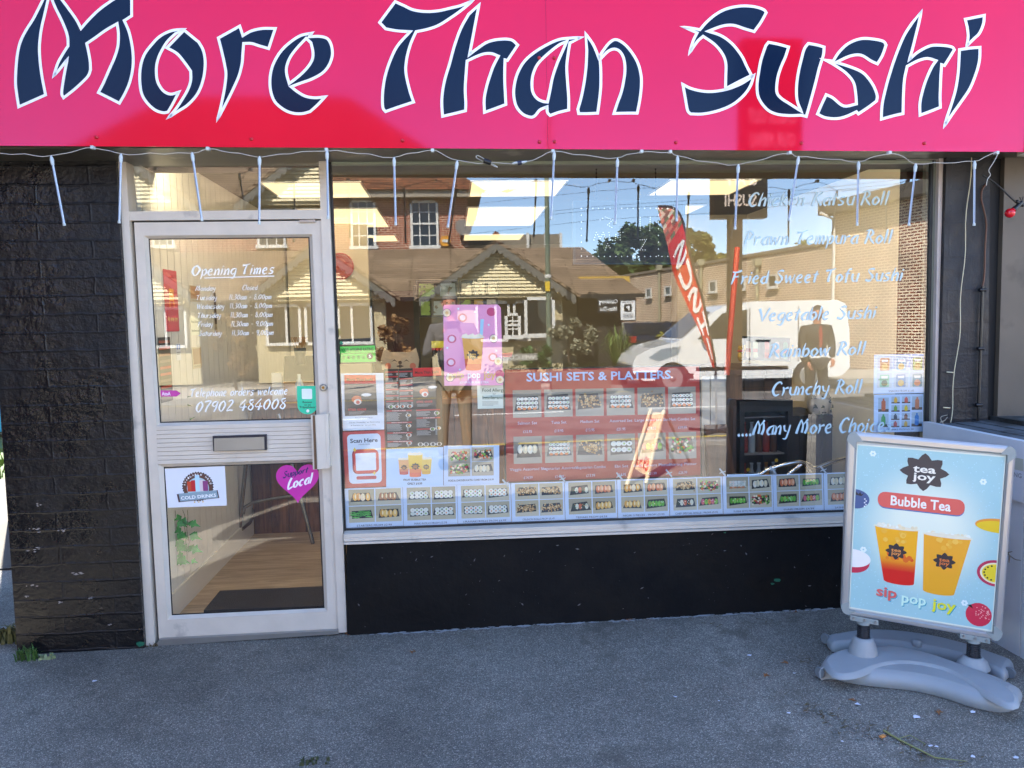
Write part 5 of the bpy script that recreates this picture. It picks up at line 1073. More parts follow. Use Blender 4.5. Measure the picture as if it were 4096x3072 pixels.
for i,(x,y) in enumerate(((2515,2480),(1652,2607),(3140,2650),(1395,2538),(3180,2446),(3060,2700),(3415,2800),(3760,2850))):
    g0=grd(x,y,.003); b=MB()
    for q in range(4):
        th=rnd.uniform(0,6.28); L=rnd.uniform(.008,.018); d=Vector((math.cos(th),math.sin(th),0)); s2=Vector((-d.y,d.x,0))*.0035; o=g0+Vector((rnd.uniform(-.008,.008),rnd.uniform(-.008,.008),0))
        b.prism([o-d*L,o-s2,o+d*L+Vector((0,0,.006)),o+s2],(0,0,.0012))
    b.build('dead_leaf',LEAF,None,'curled brown dead leaf '+DL[i],'leaf','brown leaves on the asphalt')
a_=grd(3540,2935,.004)
b=MB(); b.box(Vector((-.011,-.005,0)),Vector((.011,.005,.006))); o=b.build('cigarette_end',mat('orange_paper','#d08a4a',.7),None,'orange cigarette end lying among straw on the asphalt','cigarette end'); o.location=grd(3530,2948,.002); o.rotation_euler[2]=.4
b=MB()
for (x,y,n_,sx,sy) in ((3400,2900,50,240,60),(3260,2840,46,130,40),(3620,2980,70,240,55),(2800,2480,26,160,14),(3060,2480,14,60,10),(3950,2740,40,140,40),(3800,2640,30,140,40),(3240,2640,18,60,25)):
    for i in range(n_):
        X=x+rnd.gauss(0,sx/2.4); Yp=y+(X-x)*.28+rnd.gauss(0,sy/2.6); p=grd(X,Yp,.002); th=rnd.uniform(0,3.14); L=rnd.uniform(.004,.016); d=Vector((math.cos(th),math.sin(th),0))*L; q=Vector((-d.y,d.x,0)).normalized()*.0012
        b.add([p-d-q,p+d-q,p+d+q,p-d+q],[(0,1,2,3)]); b.v[-1].z+=.002
b.build('straw_debris',STRAW,None,'fine dry straw and needles scattered over the asphalt','debris',kind='stuff')
b=MB(); b.tube([grd(x,y,.006) for x,y in ((3535,2922),(3600,2960),(3680,3000),(3740,3030),(3870,3045))],[.004,.0035,.003,.0025,.001],6); b.tube([grd(x,y,.006) for x,y in ((3590,2955),(3640,2940),(3700,2975))],.0015,5)
b.build('dry_stalk',mat('green_straw','#8a8a58',.8),None,'long dry plant stalk lying on the asphalt in the lower right','stalk')
def tuft(name,label,base,n,h,sp,m=GRASS,seed=1,cat='grass tuft',w=.003):
    r_=random.Random(seed); b=MB()
    for i in range(n):
        p=base+Vector((r_.uniform(-sp,sp),r_.uniform(-sp*.4,sp*.4),0)); th=r_.uniform(0,6.28); hh=h*r_.uniform(.5,1); ln=r_.uniform(.2,.8)*hh; d=Vector((math.cos(th),math.sin(th),0)); s2=Vector((-d.y,d.x,0))*w
        a1=p; a2=p+d*ln*.35+Vector((0,0,hh*.7)); a3=p+d*ln+Vector((0,0,hh*.85))
        b.add([a1-s2,a1+s2,a2+s2*.8,a2-s2*.8,a3],[(0,1,2,3),(3,2,4)])
    return b.build(name,m,None,label,cat)
tuft('grass_tuft','green grass tuft at the foot of the left brick pillar',grd(112,2640),60,.075,.045,seed=2)
tuft('weed_tuft','pale weed leaves beside the grass at the left pillar',grd(190,2636),18,.03,.03,mat('weed_leaf','#8f9a70',.7),3,'weed',.008)
tuft('weed_tuft','small dark weed growing in the asphalt at the bottom edge',grd(1262,3050),40,.018,.05,mat('moss_green','#4a4f32',.9),4,'weed',.004)
tuft('weed_tuft','straw coloured weed at the foot of the door post',grd(612,2584),16,.02,.03,STRAW,5,'weed',.003)
tuft('weed_tuft','brown weed at the right foot of the door post',grd(1396,2536),18,.02,.03,LEAF,6,'weed',.003)
# flakes of paint and mortar at the foot of the walls
b=MB()
for i in range(260):
    x=rnd.uniform(1480,3350); y=2556-(x-1390)*.0568-10+rnd.gauss(0,2.2); p=grd(x,y,.001); r=rnd.uniform(.003,.011); th=rnd.uniform(0,3.1)
    b.add([p+Vector((r*2.2*math.cos(th+k*1.57),r*.7*math.sin(th+k*1.57),.003)) for k in range(4)],[(0,1,2,3)])
b.build('wall_foot_dust',mat('white_dust','#a9abac',.9),None,'line of pale grit where the black wall meets the asphalt','grit',kind='stuff')
b=MB(); YP=-.0612
for (x,y,s_) in ((148,2200,26),(150,2015,16),(310,2290,26),(130,2340,18),(245,2410,12),(360,2395,14),(135,2118,18),(250,2120,12),(105,2385,8),(440,2500,9)):
    for k in range(5):
        dx,dy=rnd.gauss(0,s_*.5),rnd.gauss(0,s_*.22); l_=s_*rnd.uniform(.2,.5); b.add([at(x+dx-l_,y+dy,YP),at(x+dx,y+dy+2.2,YP),at(x+dx+l_,y+dy-1,YP),at(x+dx,y+dy-2.5,YP)],[(0,1,2,3)])
b.build('paint_chips',mat('bare_brick_chip','#8d8684',.8),shop)
b=MB(); YP=-.0465
for i in range(110):
    x=rnd.uniform(1400,3380); yt=2185-(x-1390)*.037; yb=2530-(x-1390)*.055; y=rnd.uniform(yt,yb); l_=rnd.choice([1,1,1.5,2,3,7])*rnd.uniform(.6,1.3); th=rnd.uniform(-1.3,1.3)
    dx,dy=l_*math.cos(th),l_*math.sin(th); b.add([at(x-dx,y-dy,YP),at(x+dy*.3+.8,y-dx*.3,YP),at(x+dx,y+dy,YP),at(x-dy*.3-.8,y+dx*.3+.5,YP)],[(0,1,2,3)])
b.build('paint_flecks',mat('pale_fleck','#66666a',.8),shop)
b=MB(); 
for x,y,s_ in ((562,2575,22),(3110,2320,16),(3090,2335,9),(2900,2130,6),(3370,2310,8)):
    b.add([at(x+s_*1.1*math.cos(k*.9)*rnd.uniform(.6,1),y+s_*.6*math.sin(k*.9)*rnd.uniform(.6,1),YP if x>900 else -.0615) for k in range(7)],[tuple(range(7))])
b.build('green_paint_patch',mat('old_green_paint','#16604a',.5),shop)
# ------------------------------------------------------------ alley at the left edge
b=MB(); x=at(72,2600,-.06).x
strip_y=3.6
g0=at(0,1950,2.6)
AL=MB(); AL.add([(x-9,4.6,gz(x)+.006),(x-.02,4.6,gz(x)+.006),(x-.02,13,gz(x)+.006),(x-9,13,gz(x)+.006)],[(0,1,2,3)])
AL.build('grass',mat('lawn','#3f5222',.9,var=.35,vscale=25,bump=.6,bscale=60),kind='structure')
b=MB()
for i in range(900):
    p=Vector((x-1.5-rnd.random()*3,4.6+rnd.random()*2.2,gz(x))); h=rnd.uniform(.05,.14); th=rnd.uniform(0,6.3); b.add([p,p+Vector((.02,0,0)),p+Vector((.03*math.cos(th),.03*math.sin(th),h))],[(0,1,2)])
b.build('grass_fringe',mat('grass_light','#4f6626',.8,var=.3),None,'sunlit long grass beside the path left of the shop','grass',kind='stuff')
PATH=mat('worn_path','#3f3a31',.9,var=.2,vscale=3,bump=.4,bscale=90)
b=MB(); b.add([(x-6,1.35,gz(x)+.004),(x-.02,1.35,gz(x)+.004),(x-.02,4.6,gz(x)+.004),(x-6,4.6,gz(x)+.004)],[(0,1,2,3)]); b.build('path',PATH,kind='structure')
tuft('weed_tuft','leafy weeds and yellowed grass beyond the left corner of the pillar',grd(22,2600,0)+Vector((0,.1,0)),90,.11,.09,mat('weed_yellow','#5f5a30',.8,var=.4,vscale=40),8,'weed',.009)
sk_=thing('rubbish_skip','bright cyan painted metal container beyond the grass at the left edge','container',(x-1.6,8.3,gz(x)))
b=MB(); b.box((x-9,7.8,gz(x)+.1),(x-3.6,9.2,gz(x)+1.5)); b.build('body',mat('cyan_paint','#1fa6d4',.5),sk_,bevel=.02)
b=MB(); b.box((x-9.05,7.75,gz(x)+1.5),(x-3.56,9.25,gz(x)+1.58)); b.build('rim',mat('cyan_paint','#1fa6d4',.5),sk_)

# ------------------------------------------------------------ inside the shop
def IN(px,py,L): return atL(px,py,L)
PANEL=mat('led_panel',(1,.78,.42),.5,emit=.14)
k=0
for c,(xa,xb) in enumerate(((-1.17,-.56),(.15,.76),(1.45,2.04))):
    for r_,(La,Lb) in enumerate(((5.08,5.66),(6.2,7.35),(8.05,8.62))):
        t=thing('ceiling_light','warm flat ceiling light panel, %s in the %s row'%(('nearest the window','in the middle','farthest back')[r_],('left','middle','right')[c]),'ceiling light',((xa+xb)/2,(La+Lb)/2-D,CZ),'ceiling light panels in the shop')
        b=MB(); b.box((xa,La-D,CZ-.006),(xb,Lb-D,CZ-.001)); b.build('diffuser',PANEL,t)
        b=MB()
        for q in ((xa-.012,La-D-.012,xb+.012,La-D),(xa-.012,Lb-D,xb+.012,Lb-D+.012),(xa-.012,La-D,xa,Lb-D),(xb,La-D,xb+.012,Lb-D)): b.box((q[0],q[1],CZ-.009),(q[2],q[3],CZ-.001))
        b.build('frame',mat('white_metal','#c8c4b8',.4),t)
for i,x in enumerate((-.9,.45,1.7)):  # unseen lamps added to brighten the counter and faces towards the window
    t=thing('fill_strip_light','added fill strip light, unseen, on the ceiling just inside the window, %s of three'%('left','middle','right')[i],'ceiling light',(x,.35,CZ),'added fill lights over the window')
    b=MB(); b.box((x-.5,.30,CZ-.05),(x+.5,.38,CZ-.001)); b.build('batten',mat('white_metal','#c8c4b8',.4),t)
    b=MB(); b.tube([(x-.48,.34,CZ-.068),(x+.48,.34,CZ-.068)],.016,10); b.build('tube',mat('fill_light_tube',(1,.86,.62),.5,emit=8),t)
# counter of stained planks
ct=thing('counter','stained pine plank counter with a thick top across the shop','counter',(0,1.85,IZ))
b=MB(); b.box((LW+.012,1.8,IZ),(.35,1.84,.93)); b.build('front_panel',PLANK,ct)
b=MB(); b.box((LW+.012,1.74,.93),(.38,2.35,.975)); b.build('counter_top',woodmat('pine_top','#9a6b40','#6d4526',pl=.3,along='H'),ct,bevel=.004)
b=MB(); b.box((.31,1.84,IZ),(.35,2.3,.93)); b.build('end_panel',PLANK,ct)
def onct(px,L,z=.976): # point on the counter at optical depth L
    p=at(px,1500,L-D); return Vector((p.x,p.y,z))
t=thing('till','black point of sale screen on the counter','till',onct(1200,5.95))
p=onct(1205,6.0); b=MB(); b.hexa([p+Vector(v) for v in ((-.14,0,.08),(.13,.0,.08),(.13,.03,.08),(-.14,.03,.08),(-.14,.09,.30),(.13,.09,.30),(.13,.12,.30),(-.14,.12,.30))]); b.build('screen',BLK,t,bevel=.004)
b=MB(); b.box(p+Vector((-.1,-.02,0)),p+Vector((.1,.16,.08))); b.build('stand',BLK,t)
t=thing('chopstick_pot','dark pot full of wooden chopsticks beside the till','pot',onct(1212,5.8))
p=onct(1204,5.8); b=MB(); b.lathe([(.035,.25),(.045,.37)],p,14); 
b.build('pot',BLK,t); b=MB(); rnd=random.Random(1)
for i in range(14): b.tube([p+Vector((rnd.uniform(-.02,.02),rnd.uniform(-.02,.02),.28)),p+Vector((rnd.uniform(-.06,.06),rnd.uniform(-.03,.03),.45))],.0035,4)
b.build('chopsticks',mat('light_wood','#b08a5a',.6),t)
CARD=mat('cardboard','#9a7850',.8,var=.1)
def bx(name,label,cat,px,L,w,d,h,m,z=.976,rot=0,**k):
    p=onct(px,L,z); b=MB(); b.box((-w/2,0,0),(w/2,d,h)); o=b.build(name,m,None,label,cat,bevel=.003,**k); o.location=p; o.rotation_euler[2]=rot; return o
bx('cardboard_box','open brown cardboard box in front of the till on the counter','box',1180,5.72,.34,.2,.12,CARD)
bx('napkin_box','white napkin box beside the cardboard box on the counter','box',1105,5.66,.07,.07,.2,mat('white_card','#c9c8c0',.6))
bx('menu_holder','small dark menu stand near the left end of the counter','menu stand',862,5.62,.025,.04,.2,BLK)
bx('snack_packet','blue and green snack packet standing on the counter','snack packet',916,5.7,.12,.06,.2,mat('blue_green_pack','#2e7f9a',.4,wcol='#7aa83a',wscale=18,wlo=.48,whi=.52))
bx('paper_bag','brown paper bag standing on the counter near the left wall','bag',835,5.75,.13,.1,.24,CARD)
bx('black_caddy','dark round backed caddy on the counter','caddy',940,5.8,.13,.1,.16,BLK)
p=onct(1196,5.62); b=MB(); b.lathe([(.028,0),(.03,.01),(.03,.12),(.012,.16),(.012,.19),(0,.19)],p,14); b.build('water_bottle',mat('clear_plastic','#a9b4b4',.15),None,'clear plastic water bottle on the counter by the box','bottle')
p=onct(950,5.5,.976); b=MB(); b.lathe([(.055,0),(.06,.01),(.02,.03),(.02,.08),(.035,.11),(.03,.16),(0,.17)],p,16); b.build('white_vase',mat('white_ceramic','#d0ccc0',.3),None,'small white ceramic stand on the counter behind the telephone number','vase')
# stool in the doorway corner
st_=thing('bar_stool','tall chrome tube bar stool just inside the door','stool',(-1.0,1.2,IZ))
def stool(root,pts): pass
def tb(name,pts,r,L=None,m=SATIN,par=None,seg=8): b=MB(); b.tube(pts,r,seg); return b.build(name,m,par)
def fl_(px,py): return gr(px,py,IZ)
A1=fl_(950,2186); A2=fl_(1008,2125); A3=fl_(1252,2175); A4=fl_(1300,2112)
up=lambda px,py,L: atL(px,py,L)
LA=A1.y+D; LBk=A2.y+D
T1=up(990,1790,LA); T2=up(1040,1790,LBk-.05); T3=up(1150,1790,LA+.05); T4=up(1200,1790,LBk-.1)
for a_,t_ in ((A1,T1),(A2,T2),(A3,T3),(A4,T4)): 
    tb('leg',[a_,a_.lerp(t_,.5),t_,t_+(t_-a_)*.35],.014,par=st_)
tb('foot_ring',[up(972,2055,LA),up(978,2030,LA),up(1010,2010,LA),up(1100,1993,LA),up(1190,1980,LA)],.012,par=st_)
tb('foot_ring',[up(1020,1990,LBk),up(1030,1975,LBk),up(1060,1962,LBk),up(1160,1948,LBk-.05),up(1240,1940,LBk-.05)],.012,par=st_)
tb('side_brace',[up(968,2117,LA),up(1000,2090,LA+.1),up(1014,2060,LBk-.15),up(1014,2035,LBk-.05)],.012,par=st_)
c=(T1+T2+T3+T4)/4; c.z=.80; b=MB(); b.lathe([(0,-.0),(.17,0),(.19,.02),(.19,.04),(.17,.055),(0,.06)],c,24); b.build('seat',BLK,st_)
# chrome chair backs at the right of the window
for i,(pts,lb) in enumerate((([(2905,1902),(2960,1901),(3040,1897),(3070,1880),(3140,1858),(3200,1848),(3222,1862),(3245,1900)],'chrome chair back arching behind the sushi sets poster'),([(3150,1900),(3190,1870),(3215,1852),(3240,1862),(3262,1872),(3330,1848),(3420,1826),(3480,1830)],'chrome chair back arching behind the pavement sign'))):
    L=4.35+.12*i; t=thing('chrome_chair',lb,'chair',(up(3100+200*i,1900,L).x,.5,IZ),'chrome tube chairs inside the window')
    P=[up(x,y,L) for x,y in smooth_path(pts,4,False)]; b=MB(); b.tube(P,.0125,10); b.build('back_rail',CHROME,t)
    b=MB(); 
    for q in (P[0],P[-1]): b.tube([q,Vector((q.x,q.y+.04,IZ))],.0125,8)
    b.build('rear_legs',CHROME,t)
    b=MB(); q=(P[0]+P[-1])/2; b.box((q.x-.2,q.y-.0,.44),(q.x+.2,q.y+.36,.47)); b.build('seat',BLK,t,bevel=.01)
# door mat and ivy
m0,m1,m2,m3=fl_(815,2452),fl_(1330,2432),fl_(1340,2352),fl_(880,2372)
b=MB(); b.prism([v+Vector((0,0,.002)) for v in (m0,m1,m2,m3)],(0,0,.012)); b.build('door_mat',mat('ribbed_brown_rubber','#2b2220',.6,bump=.9,bscale=220),None,'dark brown ribbed door mat just inside the door','door mat')
def ivy(root,top,n,ln,m,spread,seed,lw=.03,par=None):
    r_=random.Random(seed); b=MB(); st=MB()
    for s_ in range(n):
        p=top+Vector((r_.uniform(-spread,spread),r_.uniform(-spread*.3,spread*.3),0)); path=[p.copy()]; L=ln*r_.uniform(.55,1); k_=int(L/.035)
        for i in range(k_):
            p=p+Vector((r_.uniform(-.01,.01),r_.uniform(-.006,.006),-.033)); path.append(p.copy())
            th=r_.uniform(-.8,.8)+(1.57 if i%2 else -1.57); q=p+Vector((math.sin(th)*lw*.9,r_.uniform(-.02,.0),-.004)); w=lw*r_.uniform(.6,1.1)
            ax_=Vector((math.sin(th),r_.uniform(-.2,.2),-.5)).normalized(); sd_=ax_.cross(Vector((0,-1,.3))).normalized()
            b.add([q-ax_*w*.5,q-sd_*w*.55-ax_*w*.1,q-sd_*w*.2+ax_*w*.15,q+ax_*w*.8,q+sd_*w*.2+ax_*w*.15,q+sd_*w*.55-ax_*w*.1],[(0,1,2,3,4,5)])
        st.tube(path,.0015,4,cap=False)
    return b,st
t=thing('hanging_ivy','trailing green ivy on the white boarded wall inside the door','plant',up(720,2040,4.15))
b,s_=ivy(t,up(715,2040,4.12),6,.32,None,.05,3,.05); b.build('leaves',mat('ivy_green','#3f9434',.4,var=.35,vscale=30),t); s_.build('stems',mat('ivy_stem','#5a6a3a',.6),t)
t=thing('bamboo_plant','narrow leaved green plant low at the left of the door glass','plant',up(680,1700,4.4))
b=MB(); rnd=random.Random(5)
for i in range(26):
    o=up(660+rnd.uniform(-20,60),1650+rnd.uniform(-50,60),4.4); th=rnd.uniform(-.6,3.4); d=Vector((math.cos(th),rnd.uniform(-.2,.2),math.sin(th)*.7)); L=rnd.uniform(.06,.13); s2=d.cross(Vector((0,1,0))).normalized()*.009
    b.add([o,o+d*L*.4+s2,o+d*L,o+d*L*.4-s2],[(0,1,2,3)])
b.build('leaves',mat('bamboo_leaf','#3f6a34',.5,var=.3,vscale=30),t); b=MB()
for x in (650,690,715): b.tube([up(x,1780,4.4),up(x-6,1560+rnd.uniform(0,60),4.4)],.003,5)
b.build('stems',mat('ivy_stem','#5a6a3a',.6),t)
# posters and boards on the left wall
def wallposter(y0,y1,z0,z1,name,label,cat,fn,X=None):
    X=LW+.004 if X is None else X
    a=Art(Vector((X,y0,z1)),Vector((X,y1,z1)),Vector((X,y1,z0)),Vector((X,y0,z0))); a.n=Vector((1,0,0)); fn(a); return a.build(name,label,cat)
def lwp(px,py): # pixel -> point on the left wall
    d=ray(px,py); return EYE+d*((LW-EYE.x)/d.x)
def lpost(p0,p1,*r):
    a_,b_=lwp(*p0),lwp(*p1); return wallposter(a_.y,b_.y,b_.z,a_.z,*r)
lpost((648,1075),(715,1325),'poster','tall red sip pop joy poster on the inside left wall','poster',lambda a:(a.base('#c23444'),a.rrect(.35,.3,.7,.62,.05,'#e0902c'),a.lay(),a.rrect(.4,.5,.65,.66,.05,'#c41a24'),a.text('sip pop joy',.15,.9,.82,.07,'#e8c070',True)))
def menu(a):
    a.base('#1f1b1c'); rnd=random.Random(7)
    for i in range(9): a.rect(.05,.05+.1*i,.95,.09+.1*i,rnd.choice(['#b33a2a','#8d4a30','#6a5a50'])); 
lpost((628,1350),(690,1600),'poster','dark takeaway menu board low on the inside left wall','poster',menu)
def photo(a,c,h): a.base('#b9a98a'); a.rect(.08,.06,.92,.8,c); a.text(h,.15,.85,.93,.07,'#2c2620')
for i,(p0,p1,c,lb) in enumerate((((755,1140),(800,1210),'#a87a4a','brown food photo high on the inside left wall'),((765,1390),(805,1470),'#8a5a30','brown food photo low on the inside left wall'),((850,1160),(868,1330),'#4a3a2c','dark food photo strip at the far end of the left wall'))):
    lpost(p0,p1,'wall_photo',lb,'photo',lambda a,c=c:photo(a,c,'CRUNCH'))
lpost((758,1270),(800,1340),'allergy_notice','small green and white Food Allergy notice on the inside left wall','notice',lambda a:(a.base('#ccd2c2'),a.text('Food Allergy',.1,.9,.3,.14,'#24503c',True),a.text('Intolerance?',.1,.9,.8,.14,'#24503c',True)))
lpost((700,1375),(722,1440),'safety_sign','white sign with blue round symbols on the inside left wall','sign',lambda a:(a.base('#d4d6d8'),a.lay(),a.disc(.3,.2,.2,'#2a5fa8',n=14),a.disc(.75,.2,.2,'#2a5fa8',n=14),a.rect(.1,.5,.9,.55,'#777777'),a.rect(.1,.6,.8,.65,'#777777')))
# partition with clock, dark doorway, shelves of snacks
pt=thing('cream_partition','cream painted partition standing behind the counter','partition',(-.9,3.4,IZ))
b=MB(); b.box((LW+.02,3.3,IZ),(IN(1480,1300,7.1).x,3.38,CZ-.002)); b.build('panel',CREAM,pt)
t=thing('wall_clock','round wall clock with red rim and a smiling face','clock',IN(1378,1068,7.0))
c=IN(1362,1066,7.09); b=MB(); b.lathe([(.105,0),(.118,.004),(.12,.02),(.108,.024),(.105,.012)],c,32,axis=(0,-1,0)); b.build('rim',mat('red_plastic','#b52a26',.4),t)
a=Art(c+Vector((-.106,-.008,.106)),c+Vector((.106,-.008,.106)),c+Vector((.106,-.008,-.106)),c+Vector((-.106,-.008,-.106))); a.disc(.5,.5,.5,'#cfc3a4',n=30); a.lay()
for i in range(12): th=i*.5236; a.disc(.5+.42*math.cos(th),.5+.42*math.sin(th),.02,'#443c30',n=6)
a.disc(.38,.42,.07,'#5a5040',n=12); a.disc(.6,.42,.07,'#5a5040',n=12); a.poly([(.25,.6),(.5,.76),(.75,.6),(.7,.68),(.5,.82),(.3,.68)],'#5a5040'); a.lay(); a.disc(.38,.42,.05,'#cfc3a4',n=10); a.disc(.6,.42,.05,'#cfc3a4',n=10); a.build('face',None,None,None,t)
t=thing('red_doorway','dark red panelled doorway behind the counter','door',IN(1570,1300,8.6))
b=MB(); p=IN(1487,1165,8.6); q=IN(1662,1500,8.6); b.box((p.x,p.y,IZ),(q.x,p.y+.05,p.z)); b.build('door_leaf',mat('dark_red_paint','#4a1712',.45),t)
b=MB(); b.box((p.x-.06,p.y-.02,IZ),(p.x,p.y+.05,p.z+.05)); b.box((q.x,p.y-.02,IZ),(q.x+.06,p.y+.05,p.z+.05)); b.build('door_frame',BLK,t)
def shelf(x0,y0,x1,y1,L,lab,n,seed):
    p,q=IN(x0,y0,L),IN(x1,y1,L); t=thing('wall_cabinet',lab,'cabinet',((p.x+q.x)/2,p.y,q.z)); b=MB(); w=.015
    b.box((p.x,p.y,q.z),(q.x,p.y+.25,q.z+w)); b.box((p.x,p.y,p.z-w),(q.x,p.y+.25,p.z)); b.box((p.x,p.y,q.z+w),(p.x+w,p.y+.25,p.z-w)); b.box((q.x-w,p.y,q.z+w),(q.x,p.y+.25,p.z-w)); b.box((p.x+w,p.y+.235,q.z+w),(q.x-w,p.y+.25,p.z-w)); b.build('carcass',BLK,t)
    r_=random.Random(seed)
    for i in range(n):
        x=p.x+(q.x-p.x)*(i+.5)/n; w2=(q.x-p.x)/n*.38; c=r_.choice(['#c9c8c0','#7fa84a','#b89a4a','#b0584a','#8aa0b0','#d8d2c0'])
        h=(p.z-q.z)*.8; b=MB(); b.hexa([(x-w2,p.y+.02,q.z+w),(x+w2,p.y+.02,q.z+w),(x+w2,p.y+.08,q.z+w),(x-w2,p.y+.08,q.z+w),(x-w2*.9,p.y+.04,q.z+h),(x+w2*.9,p.y+.04,q.z+h),(x+w2*.9,p.y+.05,q.z+h),(x-w2*.9,p.y+.05,q.z+h)])
        nm_={'#c9c8c0':'grey','#7fa84a':'green','#b89a4a':'golden','#b0584a':'red','#8aa0b0':'blue','#d8d2c0':'cream'}[c]
        b.build('snack_packet',mat('pack_'+nm_,c,.35,wcol='#3a3a34',wscale=22,wlo=.55,whi=.6),None,'%s snack packet, %s from left in the %s'%(nm_,'first second third fourth'.split()[i],lab.replace(' behind the pink poster','').replace('white fronted ','').replace(' above the sauce bottles',' over the sauces')),'snack packet','snack packets on the shelves')
shelf(1662,1120,1835,1190,7.4,'upper dark cabinet behind the pink poster',2,1)
shelf(1838,1118,1998,1185,7.4,'upper white fronted cabinet behind the pink poster',3,2)
shelf(1675,1190,1830,1265,7.35,'second black shelf above the sauce bottles',3,3)
shelf(1838,1188,1992,1240,7.35,'right hand black shelf behind the pink poster',3,4)
for i,x in enumerate((1738,1752,1766)):
    p=IN(x,1485,6.3); b=MB(); b.lathe([(.03,0),(.03,.1),(.013,.14),(.013,.17)],p,12); o=b.build('sauce_bottle',BLK,None,'%s of three dark sauce bottles with red caps'%('left','middle','right')[i],'bottle','sauce bottles on the back shelf'); b=MB(); b.lathe([(.016,.17),(.016,.2),(0,.2)],p,12); b.build('cap',mat('red_plastic','#b52a26',.4),o)
bx('price_star','yellow price star card behind the window','price card',1757,5.6,.1,.004,.05,mat('yellow_card','#c9c02a',.6),z=1.33)
t=thing('cat_face_sign','cardboard sign with a smiling cat face behind the menu sheet','sign',IN(1590,1440,5.3))
a=Art(IN(1520,1385,5.3),IN(1680,1385,5.3),IN(1680,1490,5.3),IN(1520,1490,5.3)); pts=[(.05,.9),(.02,.5),(.1,.05),(.25,.22),(.75,.22),(.9,.05),(.98,.5),(.95,.9)]; a.mb.prism([a.P(u,v) for u,v in pts],Vector((0,.004,0)),hx('#a3937a')); a.lay()
a.disc(.5,.62,.05,'#4a3a30',n=8); a.disc(.2,.75,.08,'#b0604a',n=10); a.disc(.82,.75,.08,'#b0604a',n=10); a.poly([(.28,.6),(.36,.5),(.44,.6),(.36,.55)],'#3a2c24'); a.poly([(.58,.6),(.66,.5),(.74,.6),(.66,.55)],'#3a2c24'); a.poly([(.4,.76),(.5,.7),(.6,.76),(.5,.82)],'#3a2c24'); a.build('face_panel',None,None,None,t)
t=thing('card_reader_stand','red and black card payment stand beside the pink poster','stand',IN(2020,1450,5.0))
a=Art(IN(2005,1412,5.0),IN(2052,1408,5.0),IN(2036,1475,5.0),IN(1998,1468,5.0)); a.base('#16161a',.006); a.rect(.05,.02,.98,.3,'#b0202a'); a.rect(.25,.38,.75,.7,'#bab6b0'); a.build('card_panel',None,None,None,t)
# ceiling camera
p=IN(1470,945,8.3); p.z=CZ-.03; b=MB(); b.lathe([(.06,.03),(.06,0),(.05,-.03),(.03,-.06),(0,-.07)],p,18); b.build('ceiling_camera',mat('dark_dome','#2a2a2a',.3),None,'small dark dome camera on the shop ceiling','camera')
# hanging LED message board with its chains
lt=thing('led_message_board','dark hanging LED message board of white dots on two chains','message board',IN(2516,930,4.2))
LB=4.05; q=[IN(x,y,LB) for x,y in ((2292,802),(2742,802),(2742,1058),(2292,1058))]
b=MB(); b.prism(q,(0,.03,0)); b.build('housing',mat('black_board','#15171a',.5),lt)
b=MB()
for k_ in range(4):
    A_,B_=q[k_],q[(k_+1)%4]; cc=sum(q,Vector())/4; f=lambda p_:cc+(p_-cc)*.955; b.add([A_+Vector((0,-.003,0)),B_+Vector((0,-.003,0)),f(B_)+Vector((0,-.003,0)),f(A_)+Vector((0,-.003,0))],[(0,1,2,3)])
b.build('bezel',mat('dark_teal_trim','#1c2c34',.4),lt)
b=MB(); rnd=random.Random(8)
def dot(x,y,r=2.0): c_=IN(x,y,LB); b.add([c_+Vector((r*.0013*math.cos(k_*1.05),-.004,r*.0013*math.sin(k_*1.05))) for k_ in range(6)],[tuple(range(6))])
for k_ in range(17):
    for y in (834,1026): dot(2325+k_*23,y)
for k_ in range(8): dot(2325,834+k_*27); dot(2633,834+k_*27)
segs=[[(2375,960),(2385,930),(2400,955),(2412,930),(2425,960)],[(2435,930),(2440,960),(2460,962),(2464,930)],[(2400,880),(2420,868),(2450,880),(2430,900),(2455,915)],[(2560,870),(2560,930)],[(2600,870),(2598,930)],[(2480,960),(2480,930),(2502,930)],[(2420,1000),(2430,975),(2445,1000)],[(2560,960),(2585,958),(2560,1000),(2590,1000)]]
for s_ in segs:
    for (xa,ya),(xb,yb) in zip(s_,s_[1:]):
        n=max(2,int(math.hypot(xb-xa,yb-ya)/8)); 
        for k_ in range(n): dot(xa+(xb-xa)*k_/n,ya+(yb-ya)*k_/n,1.8)
b.build('led_dots',mat('led_white',(.9,.95,1),.5,emit=.05),lt)
for x in (2385,2622):
    b=MB(); 
    for k_ in range(16): c_=IN(x,668+k_*8.4,LB); b.box(c_-Vector((.004 if k_%2 else .0015,.002,.005)),c_+Vector((.004 if k_%2 else .0015,.002,.005)))
    b.build('chain',mat('dark_steel','#2c2c2c',.4,metal=.8),lt)
